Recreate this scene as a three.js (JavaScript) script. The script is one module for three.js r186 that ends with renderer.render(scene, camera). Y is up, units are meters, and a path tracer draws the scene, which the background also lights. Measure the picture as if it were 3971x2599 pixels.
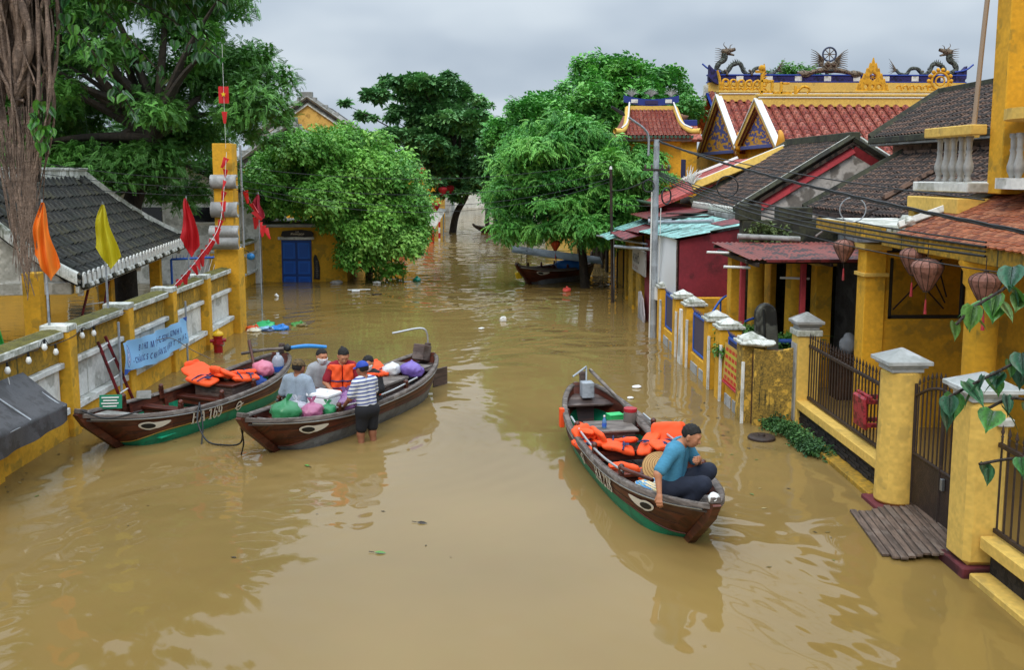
import * as THREE from 'three';
import { mergeGeometries, mergeVertices } from 'three/addons/utils/BufferGeometryUtils.js';
import { FontLoader } from 'three/addons/loaders/FontLoader.js';

// ---------- camera, sky, sun, exposure ----------
const scene = new THREE.Scene();
const camera = new THREE.PerspectiveCamera(39.0, 1024 / 671, 0.1, 900);
camera.position.set(0, 4.2, 0);
{ const p = 7 * Math.PI / 180, w = Math.atan(50 / 2200);
  camera.lookAt(Math.sin(w) * Math.cos(p), 4.2 - Math.sin(p), -Math.cos(w) * Math.cos(p)); }
camera.setViewOffset(1024, 671, 0, 47, 1024, 671);
const renderer = new THREE.WebGLRenderer({ antialias: true });
renderer.setSize(1024, 671);
renderer.toneMapping = THREE.LinearToneMapping;
renderer.toneMappingExposure = 1.0;
renderer.shadowMap.enabled = true;

let seed = 12345;
const rnd = () => { seed = (seed * 1664525 + 1013904223) >>> 0; return seed / 4294967296; };
const rr = (a, b) => a + (b - a) * rnd();
const hash = (x, y, s) => { let h = (x * 374761393 + y * 668265263 + s * 974634777) | 0; h = Math.imul(h ^ (h >>> 13), 1274126177); h ^= h >>> 16; return (h >>> 0) / 4294967296; };
// tileable value noise with a period in cells, and sums of it
const mod = (a, n) => ((a % n) + n) % n;
function vn(x, y, p, s = 0) {
  const xi = Math.floor(x), yi = Math.floor(y), q = p || 1e6; let fx = x - xi, fy = y - yi;
  fx = fx * fx * fx * (fx * (fx * 6 - 15) + 10); fy = fy * fy * fy * (fy * (fy * 6 - 15) + 10);
  const a = hash(mod(xi, q), mod(yi, q), s), b = hash(mod(xi + 1, q), mod(yi, q), s), c = hash(mod(xi, q), mod(yi + 1, q), s), d = hash(mod(xi + 1, q), mod(yi + 1, q), s);
  return a + (b - a) * fx + (c - a) * fy + (a - b - c + d) * fx * fy;
}
function fbm(x, y, p, o = 4, s = 0) { let v = 0, a = 0.5, t = 0; for (let i = 0; i < o; i++) { v += a * vn(x, y, p, s + i * 17); t += a; x *= 2; y *= 2; p *= 2; a *= 0.5; } return v / t; }
const clamp = (v, a = 0, b = 1) => Math.min(b, Math.max(a, v));
const smooth = (a, b, v) => { const t = clamp((v - a) / (b - a)); return t * t * (3 - 2 * t); };
const lerp = (a, b, t) => a + (b - a) * t;

// overcast sky: air and cloud only
{
  const w = 1024, h = 512, d = new Float32Array(w * h * 4);
  for (let j = 0; j < h; j++) for (let i = 0; i < w; i++) {
    const el = (j + 0.5) / h * Math.PI - Math.PI / 2, az = i / w * Math.PI * 2;
    const sy = Math.max(Math.sin(el), 0), k = 1 / (sy + 0.16);
    const px = Math.cos(az) * Math.cos(el) * k * 1.1, pz = Math.sin(az) * Math.cos(el) * k * 1.1;
    const c = fbm(px + 40, pz + 40, 4096, 5, 3), f = fbm(px * 2.3 + 90, pz * 2.3 + 90, 4096, 5, 9);
    let t = smooth(0.3, 0.72, c * 0.65 + f * 0.35);
    const v = lerp(0.55, 0.73, t) * (1 + 3.0 * smooth(0.08, 1.1, sy)); // overcast: brighter towards the zenith
    const o = (j * w + i) * 4;
    d[o] = v * lerp(0.8, 0.89, t); d[o + 1] = v * lerp(0.95, 1.0, t); d[o + 2] = v * lerp(1.13, 1.1, t); d[o + 3] = 1;
  }
  const sky = new THREE.DataTexture(d, w, h, THREE.RGBAFormat, THREE.FloatType);
  sky.mapping = THREE.EquirectangularReflectionMapping; sky.magFilter = THREE.LinearFilter; sky.needsUpdate = true;
  scene.background = sky; scene.environment = sky;
}
const sun = new THREE.DirectionalLight(0xffeed4, 1.25);
sun.position.set(-14, 46, 16); sun.target.position.set(0, 0, -22);
sun.castShadow = true; sun.shadow.radius = 34; sun.shadow.mapSize.set(2048, 2048);
Object.assign(sun.shadow.camera, { left: -45, right: 45, top: 60, bottom: -60, near: 1, far: 160 });
scene.add(sun, sun.target);

// ---------- scene helpers ----------
const used = {};
const numbered = n => { const k = used[n] = (used[n] ?? -1) + 1; return k ? `${n}_${String(k).padStart(3, '0')}` : n; };
function tag(o, label, category, group, kind) { o.userData.label = label; o.userData.category = category; if (group) o.userData.group = group; if (kind) o.userData.kind = kind; return o; }
function thing(name, label, category, [x, y, z] = [0, 0, 0], turn = 0, group) {
  const o = new THREE.Group(); o.name = numbered(name); o.position.set(x, y, z); o.rotation.y = turn; scene.add(o); return tag(o, label, category, group);
}
function boxUV(g, ox = 0, oy = 0) {
  const p = g.attributes.position, n = g.attributes.normal, u = new Float32Array(p.count * 2);
  for (let i = 0; i < p.count; i += 3) {
    const ax = Math.abs(n.getX(i) + n.getX(i + 1) + n.getX(i + 2)), ay = Math.abs(n.getY(i) + n.getY(i + 1) + n.getY(i + 2)), az = Math.abs(n.getZ(i) + n.getZ(i + 1) + n.getZ(i + 2));
    for (let k = i; k < i + 3; k++) {
      const x = p.getX(k), y = p.getY(k), z = p.getZ(k);
      const [a, b] = ay > ax && ay > az ? [x, z] : ax > az ? [z, y] : [x, y];
      u[k * 2] = a + ox; u[k * 2 + 1] = b + oy;
    }
  }
  g.setAttribute('uv', new THREE.BufferAttribute(u, 2)); return g;
}
function flat(geos) {
  geos = [].concat(geos).map(g => { if (g.index) g = g.toNonIndexed(); const q = new THREE.BufferGeometry(); q.setAttribute('position', g.attributes.position);
    if (!g.attributes.normal) g.computeVertexNormals(); q.setAttribute('normal', g.attributes.normal);
    q.setAttribute('uv', g.attributes.uv || new THREE.BufferAttribute(new Float32Array(g.attributes.position.count * 2), 2)); q.keep = g.keep; return q; });
  const g = geos.length > 1 ? mergeGeometries(geos) : geos[0]; return g;
}
function mesh(name, g, mat, parent) { const m = new THREE.Mesh(g, mat); m.name = parent === scene ? numbered(name) : name; m.castShadow = m.receiveShadow = true; parent.add(m); return m; }
function obj(name, geos, mat, parent = scene, keepUV = false) {
  const g = flat(geos); if (!keepUV) boxUV(g, parent === scene ? 0 : rr(0, 3), parent === scene ? 0 : 0);
  return mesh(name, g, mat, parent);
}
const struct = (name, geos, mat, keepUV) => { const m = obj(name, geos, mat, scene, keepUV); m.userData.kind = 'structure'; return m; };
const V = (x, y, z) => new THREE.Vector3(x, y, z);
function bx(w, h, d, x = 0, y = 0, z = 0, ry = 0, rx = 0, rz = 0, b = Math.min(0.012, 0.12 * Math.min(w, h, d))) { // chamfered box about its centre
  const e = [w / 2, h / 2, d / 2], P = (s, k) => e.map((v, i) => s[i] * (i === k ? v : v - b)), tri = [];
  const face = (...q) => { const n = q.length, c = [0, 1, 2].map(i => q.reduce((a, v) => a + v[i], 0));
    const ab = q[1].map((v, i) => v - q[0][i]), ac = q[2].map((v, i) => v - q[0][i]);
    const cr = [ab[1] * ac[2] - ab[2] * ac[1], ab[2] * ac[0] - ab[0] * ac[2], ab[0] * ac[1] - ab[1] * ac[0]];
    if (cr[0] * c[0] + cr[1] * c[1] + cr[2] * c[2] < 0) q.reverse(); tri.push(...q[0], ...q[1], ...q[2]); if (n === 4) tri.push(...q[0], ...q[2], ...q[3]); };
  for (let k = 0; k < 3; k++) for (const s of [-1, 1]) { const a = (k + 1) % 3, c = (k + 2) % 3, S = (p, q) => { const v = []; v[k] = s; v[a] = p; v[c] = q; return v; }; face(P(S(-1, -1), k), P(S(1, -1), k), P(S(1, 1), k), P(S(-1, 1), k)); }
  if (b > 0) {
    for (let k = 0; k < 3; k++) for (const p of [-1, 1]) for (const q of [-1, 1]) { const a = (k + 1) % 3, c = (k + 2) % 3, S = t => { const v = []; v[k] = t; v[a] = p; v[c] = q; return v; }; face(P(S(-1), a), P(S(1), a), P(S(1), c), P(S(-1), c)); }
    for (const i of [-1, 1]) for (const j of [-1, 1]) for (const l of [-1, 1]) face(P([i, j, l], 0), P([i, j, l], 1), P([i, j, l], 2));
  }
  const g = new THREE.BufferGeometry(); g.setAttribute('position', new THREE.BufferAttribute(new Float32Array(tri), 3)); g.computeVertexNormals();
  return put(g, x, y, z, ry, rx, rz);
}
function put(g, x = 0, y = 0, z = 0, ry = 0, rx = 0, rz = 0) { g.applyMatrix4(new THREE.Matrix4().makeRotationFromEuler(new THREE.Euler(rx, ry, rz, 'YXZ')).setPosition(x, y, z)); return g; }
const cyl = (rt, rb, h, x = 0, y = 0, z = 0, seg = 16, open = false) => { const g = new THREE.CylinderGeometry(rt, rb, h, seg, 1, open); g.translate(x, y + h / 2, z); return g; };
function bar(p, q, r, seg = 6, r2 = r) { p = V(...p); q = V(...q); const d = q.clone().sub(p), g = new THREE.CylinderGeometry(r2, r, d.length(), seg); g.translate(0, d.length() / 2, 0);
  g.applyQuaternion(new THREE.Quaternion().setFromUnitVectors(V(0, 1, 0), d.normalize())); g.translate(p.x, p.y, p.z); return g; }
const tube = (pts, r, seg = 24, rad = 6, closed = false) => new THREE.TubeGeometry(new THREE.CatmullRomCurve3(pts.map(p => V(...p)), closed), seg, r, rad, closed);
function taper(pts, rf, seg = 24, rad = 8) { // tube whose radius follows rf(t)
  const c = new THREE.CatmullRomCurve3(pts.map(p => V(...p))), g = new THREE.TubeGeometry(c, seg, 1, rad, false), p = g.attributes.position;
  for (let i = 0; i <= seg; i++) { const o = c.getPointAt(i / seg), r = rf(i / seg); for (let j = 0; j <= rad; j++) { const k = i * (rad + 1) + j; p.setXYZ(k, o.x + (p.getX(k) - o.x) * r, o.y + (p.getY(k) - o.y) * r, o.z + (p.getZ(k) - o.z) * r); } }
  g.computeVertexNormals(); return g;
}
const lathe = (pr, seg = 20, x = 0, y = 0, z = 0) => { const g = new THREE.LatheGeometry(pr.map(([r, h]) => new THREE.Vector2(r, h)), seg); g.translate(x, y, z); return g; };
function prism(pts, depth, bevel = 0.006) { const s = new THREE.Shape(pts.map(p => new THREE.Vector2(...p))); const g = new THREE.ExtrudeGeometry(s, { depth: Math.max(depth - 2 * bevel, 0.001), bevelEnabled: bevel > 0, bevelThickness: bevel, bevelSize: bevel, bevelOffset: -bevel, bevelSegments: 1 }); g.translate(0, 0, bevel); return g; } // along +z
function poly(pts) { const a = []; for (let i = 1; i < pts.length - 1; i++) a.push(...pts[0], ...pts[i], ...pts[i + 1]); const g = new THREE.BufferGeometry(); g.setAttribute('position', new THREE.BufferAttribute(new Float32Array(a), 3)); g.computeVertexNormals(); return g; }
function slab(pts, t, down = [0, -1, 0]) { // polygon given a thickness along `down`
  const q = pts.map(p => p.map((v, i) => v + down[i] * t)), gs = [poly(pts), poly([...q].reverse())];
  pts.forEach((p, i) => { const j = (i + 1) % pts.length; gs.push(poly([p, q[i], q[j], pts[j]])); }); return flat(gs);
}
function sheet(nu, nv, fn, t = 0, uvw = null) { // grid surface; with t it becomes a closed shell of that thickness
  const pos = [], uv = [], idx = []; for (let j = 0; j <= nv; j++) for (let i = 0; i <= nu; i++) { pos.push(...fn(i / nu, j / nv)); uv.push(uvw ? i / nu * uvw[0] : i / nu, uvw ? j / nv * uvw[1] : j / nv); }
  for (let j = 0; j < nv; j++) for (let i = 0; i < nu; i++) { const a = j * (nu + 1) + i, b = a + 1, c = a + nu + 1, d = c + 1; idx.push(a, b, d, a, d, c); }
  const g = new THREE.BufferGeometry(); g.setAttribute('position', new THREE.BufferAttribute(new Float32Array(pos), 3)); g.setAttribute('uv', new THREE.BufferAttribute(new Float32Array(uv), 2)); g.setIndex(idx); g.computeVertexNormals();
  if (!t) return g;
  const n = g.attributes.normal, N = pos.length / 3, p2 = pos.slice(), u2 = uv.slice(), i2 = idx.slice();
  for (let k = 0; k < N; k++) { p2.push(pos[k * 3] - n.getX(k) * t, pos[k * 3 + 1] - n.getY(k) * t, pos[k * 3 + 2] - n.getZ(k) * t); u2.push(uv[k * 2], uv[k * 2 + 1]); }
  for (let k = 0; k < idx.length; k += 3) i2.push(N + idx[k], N + idx[k + 2], N + idx[k + 1]);
  const rim = []; for (let i = 0; i < nu; i++) rim.push([i, i + 1]); for (let j = 0; j < nv; j++) rim.push([j * (nu + 1) + nu, (j + 1) * (nu + 1) + nu]);
  for (let i = nu; i > 0; i--) rim.push([nv * (nu + 1) + i, nv * (nu + 1) + i - 1]); for (let j = nv; j > 0; j--) rim.push([j * (nu + 1), (j - 1) * (nu + 1)]);
  for (const [a, b] of rim) i2.push(a, N + a, b, b, N + a, N + b);
  const s = new THREE.BufferGeometry(); s.setAttribute('position', new THREE.BufferAttribute(new Float32Array(p2), 3)); s.setAttribute('uv', new THREE.BufferAttribute(new Float32Array(u2), 2)); s.setIndex(i2);
  const f = s.toNonIndexed(); f.computeVertexNormals(); // rims stay crisp, faces smoothed below
  const fn2 = f.attributes.normal; for (let k = 0; k < idx.length; k++) { fn2.setXYZ(k, n.getX(idx[k]), n.getY(idx[k]), n.getZ(idx[k])); }
  for (let k = 0; k < idx.length; k += 3) [idx[k], idx[k + 2], idx[k + 1]].forEach((v, m) => fn2.setXYZ(idx.length + k + m, -n.getX(v), -n.getY(v), -n.getZ(v)));
  return f;
}
function blob(r, amp, freq, s, sub = 3, sy = 1, sx = 1, sz = 1) { // lumpy solid
  let g = mergeVertices((() => { const q = new THREE.IcosahedronGeometry(1, sub); q.deleteAttribute('uv'); q.deleteAttribute('normal'); return q; })(), 1e-4); const p = g.attributes.position;
  for (let i = 0; i < p.count; i++) { const x = p.getX(i), y = p.getY(i), z = p.getZ(i); const k = r * (1 + amp * (fbm(x * freq + 20 + s, y * freq + z * freq * 0.7 + 20, 4096, 3, s) - 0.5) * 2 + amp * 0.7 * (fbm(z * freq + 50, x * freq * 0.5 - y * freq + 60 + s, 4096, 2, s + 5) - 0.5)); p.setXYZ(i, x * k * sx, y * k * sy, z * k * sz); }
  g.computeVertexNormals(); return g;
}

// ---------- textures and materials ----------
function dataTex(n, m, fn, srgb = true, rep = 1) {
  const d = new Uint8Array(n * m * 4); for (let j = 0; j < m; j++) for (let i = 0; i < n; i++) { const c = fn(i / n, j / m), o = (j * n + i) * 4; d[o] = clamp(c[0], 0, 255); d[o + 1] = clamp(c[1], 0, 255); d[o + 2] = clamp(c[2], 0, 255); d[o + 3] = c[3] ?? 255; }
  const t = new THREE.DataTexture(d, n, m); t.magFilter = t.minFilter = THREE.LinearFilter; t.wrapS = t.wrapT = THREE.RepeatWrapping; if (srgb) t.colorSpace = THREE.SRGBColorSpace; t.repeat.set(rep, rep); t.needsUpdate = true; return t;
}
const hex = h => [h >> 16 & 255, h >> 8 & 255, h & 255];
const mixc = (a, b, t) => [0, 1, 2].map(i => a[i] + (b[i] - a[i]) * t);
const std = (c, rough = 0.8, o = {}) => new THREE.MeshStandardMaterial({ color: c, roughness: rough, side: THREE.DoubleSide, ...o });
const phys = (c, rough, o) => new THREE.MeshPhysicalMaterial({ color: c, roughness: rough, side: THREE.DoubleSide, ...o });
let texSeed = 0;
// painted plaster: fine grain, coarse cloudiness and grimy patches (dirt, mould) with outlines of their own
let sharedMaps = null;
const bumps = {};
function plaster(h, o = {}) { return sharedMaps ? tinted(h, o) : ownPlaster(h, o); }
function ownPlaster(h, { size = 3, grime = 0.25, gcol = 0x3a3524, cloud = 0.12, streak = 0, bump = 0.004, rough = 0.85, second = null } = {}) {
  const b = hex(h), g = hex(gcol), s = (texSeed += 31), n = 512, H = new Float32Array(n * n);
  const map = dataTex(n, n, (u, v) => {
    const c = fbm(u * 6, v * 6, 6, 4, s) - 0.5, f = fbm(u * 60, v * 60, 60, 2, s + 3) - 0.5, k = 1 + cloud * 2 * c + 0.14 * f;
    let col = b.map(x => x * k); if (second) col = mixc(col, hex(second), smooth(0.5, 0.62, fbm(u * 8, v * 8, 8, 4, s + 70)));
    const dirt = smooth(1 - grime * 0.85, 1 - grime * 0.85 + 0.1, fbm(u * 9, v * 9, 9, 5, s + 9) + 0.22) * 0.6, st = streak * smooth(0.56, 0.8, fbm(u * 40, v * 3, 40, 3, s + 21)) * smooth(0.35, 0.7, fbm(u * 5, v * 4, 5, 3, s + 33));
    col = mixc(col, g, clamp(dirt * (0.6 + f) + st)); H[Math.floor(v * n) * n + Math.floor(u * n)] = 128 + f * 160 + c * 40 - dirt * 20; return col;
  }, true, 1 / size);
  const bm = bumps[size] ??= dataTex(n, n, (u, v) => { const x = H[Math.floor(v * n) * n + Math.floor(u * n)]; return [x, x, x]; }, false, 1 / size);
  return new THREE.MeshStandardMaterial({ map, bumpMap: bm, bumpScale: bump, roughness: rough, side: THREE.DoubleSide });
}
// wood with grain along u
function wood(h, h2, { size = 1.2, rough = 0.6, bump = 0.002, wear = 0, wcol = 0x9a938a } = {}) {
  const a = hex(h), b = hex(h2), s = (texSeed += 31), n = 256;
  const map = dataTex(n, n, (u, v) => { const g = fbm(u * 3 + 2 * fbm(u * 2, v * 2, 2, 2, s), v * 40, 4000, 3, s + 1), f = fbm(u * 20, v * 120, 4000, 2, s + 7); let c = mixc(a, b, smooth(0.25, 0.75, g)).map(x => x * (0.85 + 0.3 * f));
    return mixc(c, hex(wcol), wear * smooth(0.5, 0.75, fbm(u * 5, v * 10, 10, 4, s + 44))); }, true, 1 / size);
  return new THREE.MeshStandardMaterial({ map, bumpMap: map, bumpScale: bump, roughness: rough, side: THREE.DoubleSide });
}
function canvasTex(w, h, draw) { const c = document.createElement('canvas'); c.width = w; c.height = h; draw(c.getContext('2d'), w, h); const t = new THREE.CanvasTexture(c); t.colorSpace = THREE.SRGBColorSpace; t.magFilter = THREE.LinearFilter; return t; }
const M = {
  ochre: plaster(0xd6a026, { grime: 0.2, gcol: 0x7d6a30, cloud: 0.1 }),
  ochreMoss: plaster(0xd09c22, { grime: 0.62, gcol: 0x3b3a1c, streak: 0.85, cloud: 0.18, size: 2.6 }),
  ochrePale: plaster(0xd8b257, { grime: 0.1, gcol: 0x9a8248, cloud: 0.06 }),
  peel: plaster(0xd6ab45, { grime: 0.55, gcol: 0x1d1d14, streak: 0.45, size: 1.3, cloud: 0.12 }),
  capGrey: plaster(0xb4b7b6, { grime: 0.4, gcol: 0x70746f }),
  white: plaster(0xd6d6d0, { grime: 0.3, gcol: 0x6d6d60 }),
  whiteMoss: plaster(0xd2d3cc, { grime: 0.42, gcol: 0x565a48, streak: 0.5, size: 2.2 }),
  mossTop: plaster(0x4e4a22, { grime: 0.6, gcol: 0x75701f, size: 1.1, cloud: 0.4, bump: 0.02 }),
  grey: plaster(0x9a9a97, { grime: 0.4, gcol: 0x55554f }),
  blackWall: plaster(0x2c2c26, { grime: 0.55, gcol: 0x55583a, second: 0x171814 }),
  maroon: plaster(0x7c2430, { grime: 0.15, gcol: 0x3a1518 }),
  redPaint: plaster(0xa2333a, { grime: 0.2, gcol: 0x4a2a28 }),
  concrete: plaster(0xa6a7a6, { grime: 0.35, gcol: 0x6d6e6b, cloud: 0.15 }),
  door: wood(0x4a3326, 0x35241b, { rough: 0.6 }), black: std(0x111111, 0.6), steel: std(0x8d9398, 0.38, { metalness: 0.7 }), galv: plaster(0x9aa1a8, { grime: 0.25, gcol: 0x666a6e, rough: 0.5, size: 1.5 }),  // the door brown also paints in the darkness of doorways
  iron: plaster(0x3a2a22, { grime: 0.5, gcol: 0x1c1512, rough: 0.6, size: 0.8 }), blue: std(0x1554b0, 0.45), blueDk: std(0x123f86, 0.5), whiteP: std(0xd9d9d6, 0.55), cable: std(0x17191b, 0.55), glass: std(0x101418, 0.08),
  hull: wood(0x5a2818, 0x3a180e, { rough: 0.42, wear: 0.35, wcol: 0x6e4c3c }), deck: wood(0x5b4a44, 0x3c302c, { rough: 0.6, wear: 0.5, wcol: 0x8a807a }), thwart: wood(0x5a2718, 0x3d170d, { rough: 0.38, wear: 0.2, wcol: 0x86625a }),
  plankGrey: wood(0x6f655f, 0x4d453f, { rough: 0.75, wear: 0.5, wcol: 0x938a82 }),
  hullGreen: plaster(0x12805c, { grime: 0.25, gcol: 0x1d4a38, rough: 0.5, bump: 0.002, size: 1.5 }), hullGrey: plaster(0x6c6e70, { grime: 0.3, gcol: 0x434445, rough: 0.55, bump: 0.002, size: 1.5 }),
  orange: std(0xf2541b, 0.7), navy: std(0x1a1f3c, 0.85), skin: std(0xb47a5a, 0.6), skinDk: std(0x8c5a40, 0.6), hair: std(0x14100e, 0.8),
  bark: plaster(0x3a3128, { grime: 0.6, gcol: 0x1e1a15, bump: 0.03, size: 1, cloud: 0.4, streak: 0.7 }), barkPale: plaster(0x8a7668, { grime: 0.55, gcol: 0x4a3c33, bump: 0.02, size: 0.9, cloud: 0.3, streak: 0.8 }),
};
// further paints share a few neutral weathering maps and differ in colour
sharedMaps = [0, 1, 2].map(k => dataTex(512, 512, (u, v) => { const s = 400 + k * 50, c = fbm(u * 6, v * 6, 6, 4, s) - 0.5, f = fbm(u * 60, v * 60, 60, 2, s + 3) - 0.5, d = smooth(0.5, 0.66, fbm(u * 9, v * 9, 9, 5, s + 9)) * [0.18, 0.36, 0.6][k]; const q = 245 * (1 + 0.24 * c + 0.18 * f) * (1 - d); return [q, q * (1 - 0.05 * d), q * (1 - 0.12 * d)]; }));
const sharedClones = {};
function tinted(h, { size = 3, grime = 0.25, rough = 0.85, bump = 0.004 } = {}) {
  const k = grime < 0.22 ? 0 : grime < 0.45 ? 1 : 2, key = k + '/' + size; const t = sharedClones[key] ??= (() => { const q = sharedMaps[k].clone(); q.repeat.set(1 / size, 1 / size); q.needsUpdate = true; return q; })();
  return new THREE.MeshStandardMaterial({ color: h, map: t, bumpMap: t, bumpScale: bump, roughness: rough, side: THREE.DoubleSide });
}
const font = await new FontLoader().loadAsync('fonts/droid/droid_serif_bold.typeface.json');
const P3 = (a, b, t) => a.map((v, i) => v + (b[i] - v) * t);
// ---------- the flood water ----------
{
  const X0 = -14, X1 = 14, Z0 = -92, Z1 = -4, n = 1024, m = 2048, h = new Float32Array(n * m * 4), waves = [];
  let s2 = 7; const r2 = () => { s2 = (s2 * 16807) % 2147483647; return s2 / 2147483647; };
  for (let i = 0; i < 26; i++) { const L = 0.22 * Math.pow(9, r2()), a = (r2() - 0.5) * 2.2 + (r2() < 0.3 ? 1.2 : 0); waves.push([2 * Math.PI / L * Math.sin(a), 2 * Math.PI / L * Math.cos(a), r2() * 6.3, L * (0.0035 + 0.003 * r2())]); }
  const rings = [[-2, -14.7, 1.0, 0.34], [2.6, -10.2, 0.8, 0.4], [-3.4, -13.6, 0.7, 0.3]];
  for (let j = 0; j < m; j++) for (let i = 0; i < n; i++) {
    const x = X0 + (X1 - X0) * i / n, z = Z1 + (Z0 - Z1) * j / m, d = -z;
    const wx = x + 0.35 * Math.sin(z * 1.1 + 0.7 * Math.sin(x)), wz = z + 0.3 * Math.sin(x * 1.3 + 0.5 * Math.sin(z * 0.8));
    let calm = smooth(0.36, 0.72, fbm(x * 0.3 + 30, z * 0.22 + 60, 4096, 3, 5)); // patches of ruffled and of still water
    const amp = lerp(0.05, 0.7, calm) * lerp(0.42, 0.8, smooth(12, 28, d)) * lerp(1, 2.6, smooth(28, 75, d));
    let v = 0; for (const w of waves) v += w[3] * Math.sin(w[0] * wx + w[1] * wz + w[2]); v *= amp;
    for (const [rx, rz, a, L] of rings) { const q = Math.hypot(x - rx, z - rz); v += 0.0026 * a * Math.sin(q * 6.283 / L) * Math.exp(-q * 0.55) * smooth(0, 0.4, q); }
    if (d > 17) v += 0.0032 * smooth(17, 30, d) * (1 + 3 * smooth(35, 80, d)) * (fbm(x * 1.4 + 9, z * 5 + 7, 4096, 3, 77) - 0.5) * 2;
    const o = (j * n + i) * 4; h[o] = h[o + 1] = h[o + 2] = 0.5 + v * 10; h[o + 3] = 1;
  }
  const bump = new THREE.DataTexture(h, n, m, THREE.RGBAFormat, THREE.FloatType); bump.magFilter = THREE.LinearFilter; bump.wrapS = bump.wrapT = THREE.MirroredRepeatWrapping; bump.needsUpdate = true;
  const col = dataTex(256, 512, (u, v) => { const a = fbm(u * 8, v * 24, 4000, 5, 60), b = fbm(u * 3, v * 8, 4000, 3, 66); const k = 1 + (a - 0.5) * 0.22; return mixc([122, 99, 53], [129, 107, 65], smooth(0.3, 0.7, b)).map(c => c * k); });
  col.wrapS = col.wrapT = THREE.MirroredRepeatWrapping;
  const mat = new THREE.MeshPhysicalMaterial({ map: col, bumpMap: bump, bumpScale: 0.1, roughness: 0.035, ior: 1.333, specularIntensity: 1 });
  const g = new THREE.PlaneGeometry(700, 700); g.rotateX(-Math.PI / 2); g.translate(0, 0, -250);
  const p = g.attributes.position, uv = g.attributes.uv; for (let i = 0; i < p.count; i++) uv.setXY(i, (p.getX(i) - X0) / (X1 - X0), (p.getZ(i) - Z1) / (Z0 - Z1));
  const w = mesh('water', g, mat, scene); tag(w, 'muddy brown flood water covering the street', 'water', null, 'structure');
  const bed = new THREE.PlaneGeometry(700, 700); bed.rotateX(-Math.PI / 2); bed.translate(0, -0.9, -250); const gr = mesh('ground', bed, std(0x5a4c36, 0.95), scene); gr.userData.kind = 'structure'; tag(gr, 'street bed beneath the flood water', 'ground', null, 'structure');
}
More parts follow.
